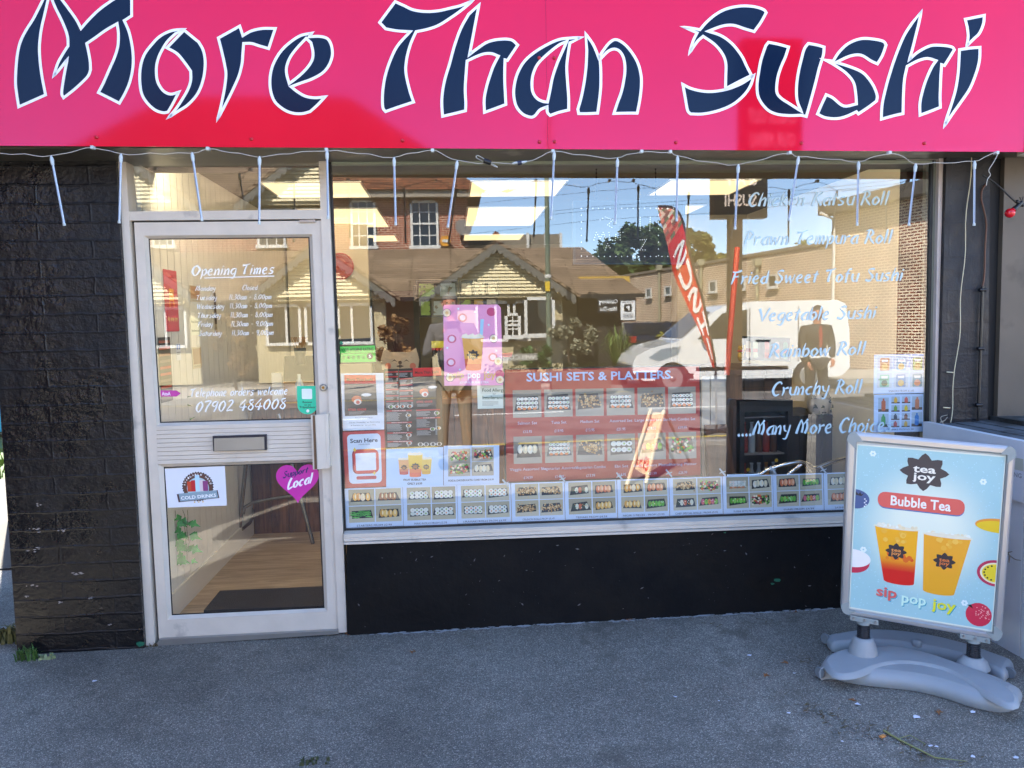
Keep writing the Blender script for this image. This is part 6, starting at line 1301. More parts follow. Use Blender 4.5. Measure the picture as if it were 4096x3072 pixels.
# white clad cupboard, dark plank housing, fridge, navy cladding, post
cb=thing('white_clad_cupboard','white tongue and groove cupboard right of the red price board','cupboard',IN(2850,1700,5.0)); cb.location.z=IZ
p=IN(2808,1502,4.75); q=IN(2905,1502,4.75); b=MB(); b.box((p.x,p.y,IZ),(q.x,p.y+.7,p.z)); b.build('cladding',TONGUE,cb)
b=MB(); b.box((p.x-.02,p.y-.02,p.z),(q.x+.42,p.y+.75,p.z+.03)); b.build('top_board',PLANKD,cb)
r0=IN(3170,1500,4.75); fh=thing('plank_housing','dark vertical plank housing around the drinks fridge','cupboard',IN(3000,1700,5.0)); fh.location.z=IZ
b=MB(); b.box((q.x+.004,p.y+.01,IZ),(IN(2948,1500,4.75).x,p.y+.7,p.z-.002)); z6t=IN(3000,1600,4.75).z; b.box((IN(2948,1500,4.75).x,p.y+.01,z6t),(r0.x,p.y+.7,p.z-.004)); b.build('planks',PLANKD,fh)
b=MB(); b.hexa([(p.x+.02,p.y-.12,IZ),(q.x+.1,p.y-.12,IZ),(q.x+.1,p.y-.09,IZ),(p.x+.02,p.y-.09,IZ),(p.x,p.y-.06,IN(2850,1700,4.7).z),(p.x+.14,p.y-.06,IN(2850,1700,4.7).z),(p.x+.14,p.y-.03,IN(2850,1700,4.7).z),(p.x,p.y-.03,IN(2850,1700,4.7).z)]); b.build('leaning_board',woodmat('walnut_board','#6d4a30','#3f2a1c',pl=2),None,'brown wooden board leaning against the white cupboard','board')
fg=thing('drinks_fridge','black glass door drinks fridge stocked with bottles','fridge',IN(3050,1750,4.9)); fg.location.z=IZ
fx0,fx1=IN(2955,1700,4.8).x,IN(3165,1700,4.8).x; fy=p.y+.03; zt=z6t-.01
b=MB(); b.box((fx0,fy+.4,IZ),(fx1,fy+.45,zt)); b.box((fx0,fy,IZ),(fx0+.03,fy+.4,zt)); b.box((fx1-.03,fy,IZ),(fx1,fy+.4,zt)); b.box((fx0+.03,fy,zt-.07),(fx1-.03,fy+.4,zt)); b.box((fx0+.03,fy,IZ),(fx1-.03,fy+.4,IZ+.1)); b.build('cabinet',BLK,fg)
b=MB(); 
for z in (.35,.62,.86): b.box((fx0+.03,fy+.05,z),(fx1-.03,fy+.38,z+.008))
b.build('shelves',ALUD,fg)
rnd=random.Random(21)
bot=[]
for z in (.358,.628):
    for i in range(5):
        x=fx0+.06+(fx1-fx0-.1)*i/5; c=rnd.choice(['green','red','amber','clear','brown'])
        colr={'green':'#3f6a2c','red':'#8a2a1c','amber':'#a86a1c','clear':'#a0a8a4','brown':'#4a2a1a'}[c]
        b=MB(); b.lathe([(.022,0),(.024,.01),(.024,.12),(.010,.16),(.010,.19),(.012,.19),(.012,.2),(0,.2)],(x+.015,fy+.12,z),12)
        b.build('drink_bottle',mat('bottle_'+c,colr,.2),None,'%s drink bottle, %s from left on the %s fridge shelf'%(c,'first second third fourth fifth'.split()[i],'lower' if z<.5 else 'upper'),'bottle','bottles in the drinks fridge')
a=Art(Vector((fx0+.04,fy-.004,zt-.1)),Vector((fx1-.04,fy-.004,zt-.1)),Vector((fx1-.04,fy-.004,.2)),Vector((fx0+.04,fy-.004,.2)))
for u,v in ((.05,.5),(.75,.42),(.45,.55),(.9,.72)): a.disc(u,v,.045,'#c9a41c',n=9)
a.lay()
a.text('GREEN',.42,.5,.5,.03,'#d8dcd8',True,rot=1.4); a.build('price_stickers',None,None,None,fg)
nv=thing('navy_clad_wall','dark navy boarded low wall under the trailing plant','partition',IN(3280,1850,5.3)); nv.location.z=IZ
p1=IN(3158,1664,5.2); p2=IN(3385,1664,5.2); b=MB()
n=9
for i in range(n): b.box((p1.x+(p2.x+.3-p1.x)*i/n,p1.y,IZ),(p1.x+(p2.x+.3-p1.x)*(i+.94)/n,p1.y+.5,p1.z))
b.build('cladding',mat('navy_paint','#161a22',.5),nv)
t=thing('plant_in_white_pot','trailing green houseplant in a tall white pot on the navy boards','plant',IN(3290,1664,5.25))
b=MB(); pz=IN(3275,1660,5.28); b.lathe([(.05,0),(.075,.03),(.082,.1),(.06,.16)],pz,18); b.build('pot',mat('white_ceramic','#d0ccc0',.3),t)
b,s_=ivy(t,pz+Vector((.04,-.06,.17)),10,.34,None,.10,6,.032); b.build('leaves',mat('house_plant_leaf','#233a26',.45,var=.3,vscale=30),t); s_.build('stems',mat('ivy_stem','#5a6a3a',.6),t)
# photos on the cream partition at right
for i,(x0,y0,x1,y1,c,lb) in enumerate(((3375,1290,3462,1398,'#5a6a2c','photo of noodles with herbs on the cream wall'),(3494,1300,3570,1400,'#a8703c','photo of golden pastries on the cream wall'),(3585,1310,3630,1395,'#9a4a2c','photo of sliced fish beside the pastries photo'),(3370,1425,3458,1535,'#a8602c','photo of a mixed platter below the noodles photo'))):
    L=6.78; a=Art(IN(x0,y0,L),IN(x1,y0,L),IN(x1,y1+14,L),IN(x0,y1+14,L)); a.base('#c9bfa4'); a.rect(.03,.03,.97,.86,c); a.lay(); rnd=random.Random(i)
    for k_ in range(10): a.disc(rnd.uniform(.2,.8),rnd.uniform(.18,.72),.1,rnd.choice(['#c98a4a','#8aa04a','#d8c8a0','#b0602c']),n=9)
    a.L=4; a.text('812 SWEET',.15,.85,.96,.07,'#3a342c',True); a.build('wall_photo',lb,'photo')
b=MB(); b.tube([IN(2949,990,4.85),IN(2907,1500,4.72)],.018,6); b.build('red_pole',mat('orange_red_paint','#c2482c',.5),None,'orange red painted pole leaning above the white cupboard','pole')
t=thing('lucky_cat','small gold and red waving cat figure on the cupboard','figurine',IN(2962,1450,5.1))
c=IN(2962,1446,5.15); b=MB(); b.ball(c+Vector((0,0,.035)),(.022,.018,.038)); b.ball(c+Vector((0,0,.088)),(.019,.017,.018)); b.tube([c+Vector((.015,0,.05)),c+Vector((.028,-.004,.08)),c+Vector((.026,-.004,.11))],.007,6)
for s_ in (-1,1): b.lathe([(.007,0),(0,.014)],c+Vector((s_*.011,0,.1)),6)
b.build('body',mat('gold_paint','#b8922c',.35,metal=.6),t); b=MB(); b.lathe([(.021,0),(.023,.006),(.021,.012)],c+Vector((0,0,.066)),12); b.build('collar',mat('red_plastic','#b52a26',.4),t)
p=IN(2975,1344,5.6); q=IN(3160,1446,5.6); a=Art(p,IN(3160,1352,5.6),q,IN(2975,1440,5.6)); a.base('#141416',.03)
for i,(u,c) in enumerate(((.1,'#c9c0b8'),(.25,'#b8c4b0'),(.5,'#b02a2a'),(.72,'#c9c0b8'),(.9,'#3a7a5a'))): a.rrect(u-.05,.2,u+.05,.9,.03,c); a.lay(); a.rect(u-.05,.5,u+.05,.66,'#9a1c20'); a.L-=1
a.build('bottle_display','black framed display panel of bottled drinks at the back right','display panel')
# ------------------------------------------------------------ across the street (seen reflected in the glass)
BR1=brickmat('old_red_brick','#8a3a22','#6a2817','#b89f88',ms=.016)
BR2=brickmat('buff_red_brick','#8a4a2a','#642e1a','#e6d6b8',ms=.02)
BRD=brickmat('shade_house_brick','#7a4a38','#6a3c2c','#9a8d80')
TILE=brickmat('clay_roof_tile','#7d4a30','#5f3624','#2c1a12',bw=.5,rh=.13,ms=.02,bump=1,rough=.9)
TILE2=brickmat('brown_roof_tile','#8a7660','#776450','#3a2c20',bw=2.4,rh=.15,ms=.022,bump=1,rough=.9)
CRB=mat('cream_weatherboard','#c9bc94',.6,var=.05)
WHT=mat('white_window_paint','#c8c6be',.5)
DGL=mat('dark_window_glass','#1c2226',.06,spec=.6)
BARGE=mat('grey_bargeboard','#5c5a52',.6,var=.06)
def MZ(px,py,L): return mir(px,py,L)
GBASE=gzc(0)
# the two storey brick house
L1=26.3; hs=thing('brick_house','two storey red brick house with hipped tile roof reflected in the window','house',(MZ(1200,1100,L1).x,-(L1-D),GBASE))
xr=MZ(1872,900,L1).x; xl=MZ(120,900,L1).x; ze=MZ(1600,797,L1).z; yb=-(L1-D)
b=MB(); b.box((xl,yb-7,GBASE),(xr,yb,ze)); b.build('wall',BR1,hs)
b=MB(); b.box((xl-.4,yb-7.4,ze),(xr+.4,yb+.45,ze+.22)); b.build('eaves_board',mat('eaves_paint','#8a8070',.6),hs)
ez=ze+.22; rz_=MZ(1400,400,29.5).z; xa,xb_=xl-.5,xr+.5; ya,yb2=yb+.55,yb-7.5; ry=(ya+yb2)/2; rxa=MZ(690,400,29.5).x; rxb=MZ(1400,400,29.5).x
b=MB(); P_=[Vector(v) for v in ((xa,ya,ez),(xb_,ya,ez),(xb_,yb2,ez),(xa,yb2,ez),(rxa,ry,rz_),(rxb,ry,rz_))]; b.add(P_,[(0,1,5,4),(1,2,5),(2,3,4,5),(3,0,4),(3,2,1,0)]); b.build('roof',TILE,hs)
def sash(root,x0,y0,x1,y1,L,nx=3,ny=4,off=.0,name='window'):
    p,q=MZ(x0,y0,L),MZ(x1,y1,L); Y=p.y+off; b=MB(); w=.05
    b.box((p.x,Y,q.z),(p.x+w*1.6,Y+.06,p.z)); b.box((q.x-w*1.6,Y,q.z),(q.x,Y+.06,p.z)); b.box((p.x,Y,p.z-w*1.6),(q.x,Y+.06,p.z)); b.box((p.x-.05,Y,q.z-.06),(q.x+.05,Y+.1,q.z+w))
    if ny>1: b.box((p.x,Y,(p.z+q.z)/2-w*.6),(q.x,Y+.07,(p.z+q.z)/2+w*.6))
    for i in range(1,nx): x=p.x+(q.x-p.x)*i/nx; b.box((x-.018,Y,q.z),(x+.018,Y+.04,p.z))
    for j in range(1,ny):
        z=q.z+(p.z-q.z)*j/ny; b.box((p.x,Y,z-.018),(q.x,Y+.038,z+.018))
    o=b.build(name,WHT,root); b=MB(); b.box((p.x+.01,Y+.003,q.z+.01),(q.x-.01,Y+.012,p.z-.01)); b.build('pane',DGL,o); return o
sash(hs,1400,801,1508,990,L1,3,4,.004); sash(hs,1638,803,1756,990,L1,3,4,.004); sash(hs,1022,801,1146,986,L1,3,4,.004); sash(hs,600,801,700,986,L1,3,4,.004)
dd=MZ(1850,918,L1); b=MB(); b.lathe([(0,.0),(.12,.015),(.22,.05),(.29,.1)],dd+Vector((0,.15,0)),20,axis=(.3,.9,.3)); b.tube([dd+Vector((0,.02,0)),dd+Vector((0,.2,0))],.02,6); b.build('satellite_dish',mat('grey_dish','#77716a',.5),hs)
p=MZ(1780,967,L1-.1); b=MB(); b.prism([p+Vector((.19*math.cos(1.047*k),0,.19*math.sin(1.047*k))) for k in range(6)],(0,.12,0)); o=b.build('alarm_box',mat('alarm_yellow','#c98a1c',.5),hs); b=MB(); b.box(p+Vector((-.1,.122,-.05)),p+Vector((.1,.13,.05))); b.build('alarm_panel',WHT,o)
# single storey front of the inn, lower roof and gables
inn=thing('gabled_inn','single storey tiled inn front with three cream boarded gables','building',(MZ(1300,1190,22).x,-18.5,GBASE))
Lr,Le=26.0,22.6
xl2=MZ(200,999,Lr).x; xr2=MZ(2330,999,Lr).x; zr=MZ(1600,999,Lr).z; ze2=MZ(1600,1185,Le).z
yr,ye=-(Lr-D),-(Le-D)
xe=MZ(2572,1150,Le).x
b=MB(); b.add([(xl2-1,ye,ze2),(xe,ye,ze2),(xr2,yr,zr),(xl2-1,yr,zr)],[(0,1,2,3)]); b.add([(xe,ye,ze2),(xe,yr-2,ze2),(xr2,yr-1,zr),(xr2,yr,zr)],[(0,1,2,3)]); b.add([(xl2-1,ye,ze2-.06),(xe,ye,ze2-.06),(xe,ye,ze2),(xl2-1,ye,ze2)],[(0,1,2,3)]); b.build('roof',TILE2,inn)
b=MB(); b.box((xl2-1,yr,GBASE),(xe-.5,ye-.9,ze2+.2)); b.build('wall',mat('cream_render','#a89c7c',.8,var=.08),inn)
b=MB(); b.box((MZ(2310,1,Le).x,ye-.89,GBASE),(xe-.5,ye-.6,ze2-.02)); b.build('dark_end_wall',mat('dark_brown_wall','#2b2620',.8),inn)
b=MB(); b.box((xl2-1,ye+.0,ze2-.14),(xe+.05,ye+.09,ze2-.03)); b.build('gutter',mat('black_gutter','#1c1b1a',.4),inn)
b=MB(); b.box((MZ(2314,1105,23.6).x,-(23.6-D)-.3,MZ(2400,1136,23.6).z),(MZ(2520,1105,23.6).x,-(23.6-D),MZ(2400,1105,23.6).z)); b.build('yellow_fascia',mat('yellow_board','#b8963c',.6),inn)
Lg=21.2; yg=-(Lg-D)
zev=MZ(1700,1195,Lg).z
for gi,(ax_,hw) in enumerate(((1985,310),(1268,310),(500,310),(-250,310))):
    ap=MZ(ax_,975,Lg); l_=MZ(ax_-hw,1195,Lg); r_=MZ(ax_+hw,1195,Lg); zt_=ap.z; w2=(r_.x-l_.x)/2; cx=ap.x; ze_=zev; H_=zt_-ze_
    b=MB(); nrow=12
    for j in range(nrow):
        z0=ze_+.1+(H_-.35)*j/nrow; z1=ze_+.1+(H_-.35)*(j+1)/nrow; f=lambda z:max(.02,w2*(zt_-.12-z)/H_-.05)
        b.hexa([(cx-f(z0),yg-.03,z0),(cx+f(z0),yg-.03,z0),(cx+f(z0),yg+.035,z0),(cx-f(z0),yg+.035,z0),(cx-f(z1),yg-.03,z1-.012),(cx+f(z1),yg-.03,z1-.012),(cx+f(z1),yg+.0,z1-.012),(cx-f(z1),yg+.0,z1-.012)])
    b.build('gable_boards',CRB,inn)
    b=MB()
    for s_ in (-1,1):
        n=14; top=Vector((cx,yg+.22,zt_)); bot=Vector((cx+s_*w2,yg+.22,ze_)); d=(bot-top); th_=.17
        for k in range(n):
            p0=top+d*(k/n); p1=top+d*((k+1)/n); pts=[p0,p1]+[p1.lerp(p0,q/4)+Vector((0,0,-th_-.085*math.sin(math.pi*q/4))) for q in range(5)]
            b.prism(pts,(0,.035,0))
    b.build('bargeboard',BARGE,inn)
    b=MB()
    for s_ in (-1,1):
        e=Vector((cx+s_*(w2+.12),0,ze_-.05)); b.hexa([(cx,yg+.26,zt_+.0),(e.x,yg+.26,e.z),(e.x,ye-3.4 if 0 else yr,e.z),(cx,yr,zt_),(cx,yg+.26,zt_+.09),(e.x,yg+.26,e.z+.09),(e.x,yr,e.z+.09),(cx,yr,zt_+.09)] if s_>0 else [(e.x,yg+.26,e.z),(cx,yg+.26,zt_),(cx,yr,zt_),(e.x,yr,e.z),(e.x,yg+.26,e.z+.09),(cx,yg+.26,zt_+.09),(cx,yr,zt_+.09),(e.x,yr,e.z+.09)])
    b.build('gable_roof',TILE2,inn)
    b=MB(); b.box((cx-w2+.3,yg-.4,ze_),(cx+w2-.3,yg-.03,ze_+.1)); b.box((cx-w2+.3,yg-.4,GBASE),(cx+w2-.3,yg-.3,ze_)); b.build('bay_wall',mat('cream_render2','#b3a682',.75,var=.06),inn)
    for dx in (-.92,-.05,.82):
        if gi==0 and dx<-.5: continue
        p=MZ(ax_,1200,Lg-.1); pw=.55; z0=GBASE+1.05
        b=MB(); X=cx+dx; Y=yg-.29
        for q in ((X-pw,Y,z0,X-pw+.07,Y+.08,ze_-.1),(X+pw-.07,Y,z0,X+pw,Y+.08,ze_-.1),(X-pw,Y,z0-.05,X+pw,Y+.12,z0+.03),(X-pw,Y,ze_-.16,X+pw,Y+.08,ze_-.08),(X-.03,Y,z0,X+.03,Y+.07,ze_-.1)): b.box(q[:3],q[3:])
        o=b.build('window',WHT,inn); b=MB(); b.box((X-pw+.05,Y+.005,z0),(X+pw-.05,Y+.012,ze_-.12)); b.build('pane',DGL,o)
p=MZ(1978,935,Lg); b=MB(); b.tube([MZ(1985,975,Lg),MZ(1985,955,Lg)],.05,8); b.ball(MZ(1985,942,Lg),(.1,.05,.1)); b.tube([MZ(1985,945,Lg),MZ(1985,925,Lg)],[.05,.01],6); b.build('ridge_finial',TILE,inn)
# white bay casements right of the middle gable
sash(inn,2016,1251,2082,1345,21.0,2,3,.02); sash(inn,2094,1188,2218,1338,21.0,1,1,.02)
# parapet behind
pp_=thing('grey_parapet_building','grey boarded flat roofed building behind the tiled roof','building',(MZ(2000,970,29).x,-27,GBASE))
p,q=MZ(1868,942,29),MZ(2246,996,29); b=MB(); b.box((p.x,p.y-4,GBASE),(q.x,p.y,p.z)); b.build('wall',mat('grey_boards','#7d7464',.8,var=.1),pp_)
b=MB()
for x in (2110,2180,2240): c=MZ(x,940,29); b.box((c.x-.05,c.y,c.z-.5),(c.x+.05,c.y+.12,c.z+.05))
b.build('parapet_post',WHT,pp_)
# writing by the inn's dark end wall
p0,p1=MZ(2395,1190,21.5),MZ(2480,1245,21.5)
def artm(x0,y0,x1,y1,L,**k):  # faces the shop: u runs to the viewer's right, which is -x
    a,b_=MZ(x0,y0,L),MZ(x1,y1,L); q=Art(Vector((b_.x,a.y,a.z)),Vector((a.x,a.y,a.z)),Vector((a.x,a.y,b_.z)),Vector((b_.x,a.y,b_.z)),step=.004,**k); q.n=Vector((0,1,0)); return q
a=artm(2390,1185,2478,1250,21.4); a.base('#15161a',.03); a.text('Carlsberg',.06,.94,.42,.26,'#d8dad8',True); a.text('Mon-Thu',.12,.88,.86,.26,'#d8dad8',True); a.build('pub_chalkboard','black board with white Carlsberg Mon-Thu lettering on the inn end wall','sign')
a=artm(2480,1190,2545,1282,21.2); a.base('#15161a',.03); a.rect(.05,.13,.95,.95,'#d8dad8'); a.lay(); a.text('PRIVATE LAND',.15,.85,.22,.06,'#1c1e24',True); a.rrect(.26,.27,.74,.6,.06,'#15161a'); a.lay(); a.text('P',.4,.62,.54,.2,'#e6e8e6',True)
for i in range(4): a.rect(.2,.68+.055*i,.8,.695+.055*i,'#4a4c52')
a.build('parking_sign','white Private Land parking sign with black P beside the chalkboard','sign')
a=artm(1985,1416,2150,1440,15.9); a.base('#8d8a80',.05); a.text('WELCOME',.05,.95,.8,.6,'#d8d4c8',True); a.build('welcome_board','low grey board with spaced pale WELCOME letters in front of the inn','sign')
# lamp post
Lp=19.5; p=MZ(2194,1300,Lp); lp=thing('lamp_post','tall green grey lamp post in front of the inn gable','lamp post',(p.x,p.y,GBASE))
GG=mat('green_grey_steel','#5f6a58',.5); b=MB(); b.tube([(p.x,p.y,GBASE),(p.x,p.y,1.2),(p.x,p.y,6.2)],[.09,.07,.05],12); b.build('column',GG,lp)
b=MB(); b.tube([(p.x,p.y,6.2),(p.x+.1,p.y+.5,6.5),(p.x+.1,p.y+1.1,6.55)],.035,8); b.build('arm',GG,lp); b=MB(); b.box((p.x,p.y+1.0,6.48),(p.x+.2,p.y+1.5,6.6)); b.build('lamp_head',GG,lp,bevel=.02)
c=MZ(2194,1105,Lp); b=MB(); b.lathe([(.075,-.04),(.085,0),(.075,.04)],(p.x,p.y,c.z),12); b.build('white_strap',WHT,lp)
c=MZ(2190,1145,Lp); b=MB(); b.box((c.x-.08,p.y+.08,c.z-.12),(c.x+.04,p.y+.095,c.z+.12)); b.build('yellow_tag',mat('tag_yellow','#c9a824',.5),lp)
# long brick building on the right, running away from the shop
lb=thing('long_brick_building','long flat roofed brick building with small white windows running away from the road','building',(11,-34,GBASE))
Pn,Pf=Vector((12.0,-13.5,0)),Vector((8.27,-34,0)); xd=(Pf-Pn)
def wx(px): # distance ratio along the wall where the reflected pixel lies
    d=ray(px,1250); # mirrored ray: origin (0,+D)
    ox,oy=0,D; dx,dy=d.x,-d.y; ex,ey=Pn.x-ox,Pn.y-oy; det=dx*(-xd.y)-dy*(-xd.x); t=(ex*(-xd.y)-ey*(-xd.x))/det; s=(dx*ey-dy*ex)/det; return s,t*d.y
def wpt(px,py,o=0):
    s,_=wx(px); P0=Pn+xd*s; L=-P0.y+D; z=MZ(px,py,L).z; nrm=Vector((xd.y,-xd.x,0)).normalized(); nrm=nrm if nrm.x<0 else -nrm; return Vector((P0.x,P0.y,z))+nrm*o
s1,_=wx(3334)
P1=Pn+xd*s1; zlow=wpt(3100,1012).z; zhi=wpt(3400,795).z
dirn=Vector((-xd.y,xd.x,0)).normalized(); dirn=dirn if dirn.x>0 else -dirn
def blk(A_,B_,z1,dep=7,z0=None): b=MB(); z0=GBASE-.2 if z0 is None else z0; q=[A_,B_,B_+dirn*dep,A_+dirn*dep]; b.prism([Vector((v.x,v.y,z0)) for v in q],(0,0,z1-z0)); return b
blk(P1,Pf,zlow).build('wall',BR2,lb)
b=blk(P1-dirn*.06,Pf-dirn*.06,zlow+.1,7.1,zlow+.001); b.build('coping',mat('coping_stone','#7a6f60',.8),lb)
tw=thing('tall_brick_building','taller brick building with dark eaves nearer the road on the right','building',(P1.x,P1.y,GBASE))
Pq=Pn+xd*(-.12)
blk(Pq,P1,zhi-.35).build('wall',BR2,tw); blk(Pq-dirn*.35,P1-dirn*.35+xd.normalized()*.3,zhi,8,zhi-.349).build('eaves',mat('dark_eaves','#4a443c',.8),tw)
def wwin(px0,py0,px1,py1,root):
    A_=wpt(px0,py0,.04); B_=wpt(px1,py1,.04); z0,z1=B_.z,A_.z; b=MB(); A0=Vector((A_.x,A_.y,0)); B0=Vector((B_.x,B_.y,0)); t=.13; n_=(wpt(px0,py0,.1)-wpt(px0,py0,0)).normalized()
    def seg(u0,u1,v0,v1,dep): 
        p=[A0.lerp(B0,u) for u in (u0,u1)]; q=[p[0]+Vector((0,0,z0+(z1-z0)*v0)),p[1]+Vector((0,0,z0+(z1-z0)*v0)),p[1]+Vector((0,0,z0+(z1-z0)*v1)),p[0]+Vector((0,0,z0+(z1-z0)*v1))]; b.prism(q,n_*dep)
    seg(0,t,0,1,.05); seg(1-t,1,0,1,.05); seg(t,1-t,0,t,.05); seg(t,1-t,1-t,1,.05); seg(-.08,1.08,-.1,0,.1); o=b.build('window',WHT,root); b=MB(); seg(t,1-t,t,1-t,.01); b.build('pane',DGL,o)
for w in ((2590,1152,2612,1188),(2665,1144,2690,1178),(2842,1122,2874,1167),(2963,1112,2988,1157),(3077,1099,3116,1148)): wwin(*w,lb)
b=MB()
for x in (2648,2815,3042): 
    t_=wpt(x,1070 if x<2700 else 1050,.12); b.tube([t_,Vector((t_.x,t_.y,GBASE))],.06,8); b.box(t_-Vector((.12,.14,.1)),t_+Vector((.1,.14,.12)))
b.build('downpipe',mat('stone_pipe','#8f8a70',.6),lb)
b=MB(); 
t_=wpt(3344,880,.12); b.tube([t_+Vector((-.4,0,.2)),t_,Vector((t_.x,t_.y,GBASE))],.05,8); b.build('downpipe',WHT,tw)
# trees
def tree(name,label,base,h,r,cz,n,leafm,seed,leaf=.16,trunk=.2,group=None,cat='tree',clumps=None):
    rr=random.Random(seed); t=thing(name,label,cat,base,group)
    b=MB(); b.tube([base,base+Vector((rr.uniform(-.1,.1),0,h*.3)),base+Vector((rr.uniform(-.2,.2),0,h*.75))],[trunk,trunk*.7,trunk*.2],7)
    for i in range(7):
        a0=base+Vector((0,0,h*rr.uniform(.25,.6))); th=rr.uniform(0,6.28); e=base+Vector((r*.7*math.cos(th),r*.7*math.sin(th),h*rr.uniform(.55,.9))); b.tube([a0,a0.lerp(e,.5)+Vector((0,0,.1*h)),e],[trunk*.35,trunk*.2,trunk*.06],5,cap=False)
    b.build('trunk',mat('bark','#4a3c2e',.9,bump=.5),t)
    b=MB(); cl=[]
    nc=clumps or 26
    for i in range(nc):
        th=rr.uniform(0,6.28); ph=rr.uniform(-1,1); k=rr.uniform(.45,1); q=math.sqrt(1-ph*ph); cl.append((base+Vector((r*k*q*math.cos(th),r*k*q*math.sin(th),cz+(h-cz)*k*ph)),r*rr.uniform(.2,.42)))
    for i in range(n):
        c_,cr=rr.choice(cl); v=Vector((rr.gauss(0,1),rr.gauss(0,1),rr.gauss(0,.8))).normalized()*cr*rr.uniform(.3,1); p=c_+v; nn=Vector((rr.gauss(0,1),rr.gauss(0,1),rr.gauss(.6,1))).normalized(); t1=nn.cross(Vector((.3,.2,1))).normalized(); t2=nn.cross(t1); s_=leaf*rr.uniform(.5,1.2)
        b.add([p-t1*s_,p-t2*s_*.6,p+t1*s_,p+t2*s_*.6],[(0,1,2,3)])
    b.build('crown',leafm,t); return t
LG=mat('tree_leaf','#3f5224',.7,var=.45,vscale=1.2); LG2=mat('tree_leaf_olive','#66652a',.7,var=.4,vscale=1.2); LB=mat('shrub_leaf_rust','#7a5a30',.7,var=.5,vscale=6); LC=mat('conifer_gold','#7d7a2c',.8,var=.4,vscale=5); LS=mat('shrub_leaf_pale','#7d7a62',.8,var=.4,vscale=6); LGG=mat('shrub_leaf','#42602c',.7,var=.4,vscale=6)
Lt=58
for i,(px,pyt,pw,m_,lb_) in enumerate(((2550,900,150,LG,'largest dark green tree above the brick building'),(2710,925,125,LG,'rounded green tree behind the red feather flag'),(2815,950,95,LG2,'olive green tree right of the feather flag'),(2400,985,80,LG,'low green tree left of the largest tree'),(2270,960,35,LG2,'small thin yellowing tree beside the grey parapet'),(3180,955,70,LG2,'distant olive tree above the right end of the brick wall'))):
    p=MZ(px,1290,Lt+i*1.5); top=MZ(px,pyt,Lt+i*1.5).z; r_=pw/FPX*Lt; base=Vector((p.x,p.y,GBASE)); tree('broadleaf_tree',lb_,base,top-GBASE,r_,(top-GBASE)*.62,5200 if pw>70 else 1800,m_,i+3,.3 if pw>70 else .22,.3,'trees beyond the brick building')
for i,(px,py0,py1,pw,m_,lb_,L,lf) in enumerate(((1590,1235,1420,80,LB,'rust and green leaved shrub by the red doorway in the reflection',17.5,.06),(940,1250,1450,75,LB,'rusty leaved shrub reflected in the door glass',17.5,.06),(2290,1215,1420,85,LS,'pale flowering shrub in front of the bay window',17.2,.06),(2640,1320,1440,75,LC,'golden conifer bush behind the white van',17,.05),(2140,1360,1440,60,LGG,'low green shrub under the bay window',17.4,.06),(1350,1290,1400,30,LGG,'small pale shrub at the left edge of the window',17.4,.05))):
    p=MZ(px,1400,L); top=MZ(px,py0,L).z; r_=pw/FPX*L; base=Vector((p.x,p.y,GBASE+.1)); tree('garden_shrub',lb_,base,max(.6,top-GBASE-.1),r_,(top-GBASE)*.55,1500,m_,i+30,lf,.04,'garden shrubs in front of the inn','shrub',16)
# spiky grass in a planter
p=MZ(2470,1420,16.5); base=Vector((p.x,p.y,GBASE+.1)); t=thing('spiky_plant','spiky grass plant in a pot reflected in mid window','plant',base)
b=MB(); b.lathe([(.2,0),(.26,.35),(.28,.4),(.24,.4),(.22,.3)],base,14); b.build('pot',mat('terracotta','#6a4a3c',.8),t)
b=MB(); rr=random.Random(4)
for i in range(110):
    th=rr.uniform(0,6.28); d=Vector((math.cos(th),math.sin(th),0)); h=rr.uniform(.4,1.0); o=rr.uniform(.1,.6); s2=Vector((-d.y,d.x,0))*.014; a1=base+Vector((0,0,.4))+d*.06; a2=a1+d*o*.5+Vector((0,0,h*.75)); a3=a1+d*o+Vector((0,0,h*(1 if o<.35 else .55))); b.add([a1-s2,a1+s2,a2+s2,a2-s2,a3],[(0,1,2,3),(3,2,4)])
b.build('blades',mat('blade_green','#55652c',.6,var=.4,vscale=5),t)
# picnic table edges and planters in front of the inn
for i,px in enumerate((2320,2040)):
    c=MZ(px,1470,15.6); t=thing('wooden_planter','%s wooden trough planter in front of the inn'%('right hand','left hand')[i],'planter',(c.x,c.y,GBASE+.1)); b=MB(); b.box((c.x-.6,c.y-.2,GBASE+.1),(c.x+.6,c.y+.2,GBASE+.5)); b.build('trough',mat('old_wood','#6a5f50',.8,var=.2),t); b=MB(); rr=random.Random(i)
    for k in range(120): p=Vector((c.x+rr.uniform(-.55,.55),c.y+rr.uniform(-.18,.18),GBASE+.5+rr.uniform(0,.15))); s_=.04; b.add([p,p+Vector((s_,0,s_)),p+Vector((0,s_,s_*1.2))],[(0,1,2)])
    b.build('flowers',mat('planter_leaf','#5a6a3a',.7,var=.4,vscale=20),t)
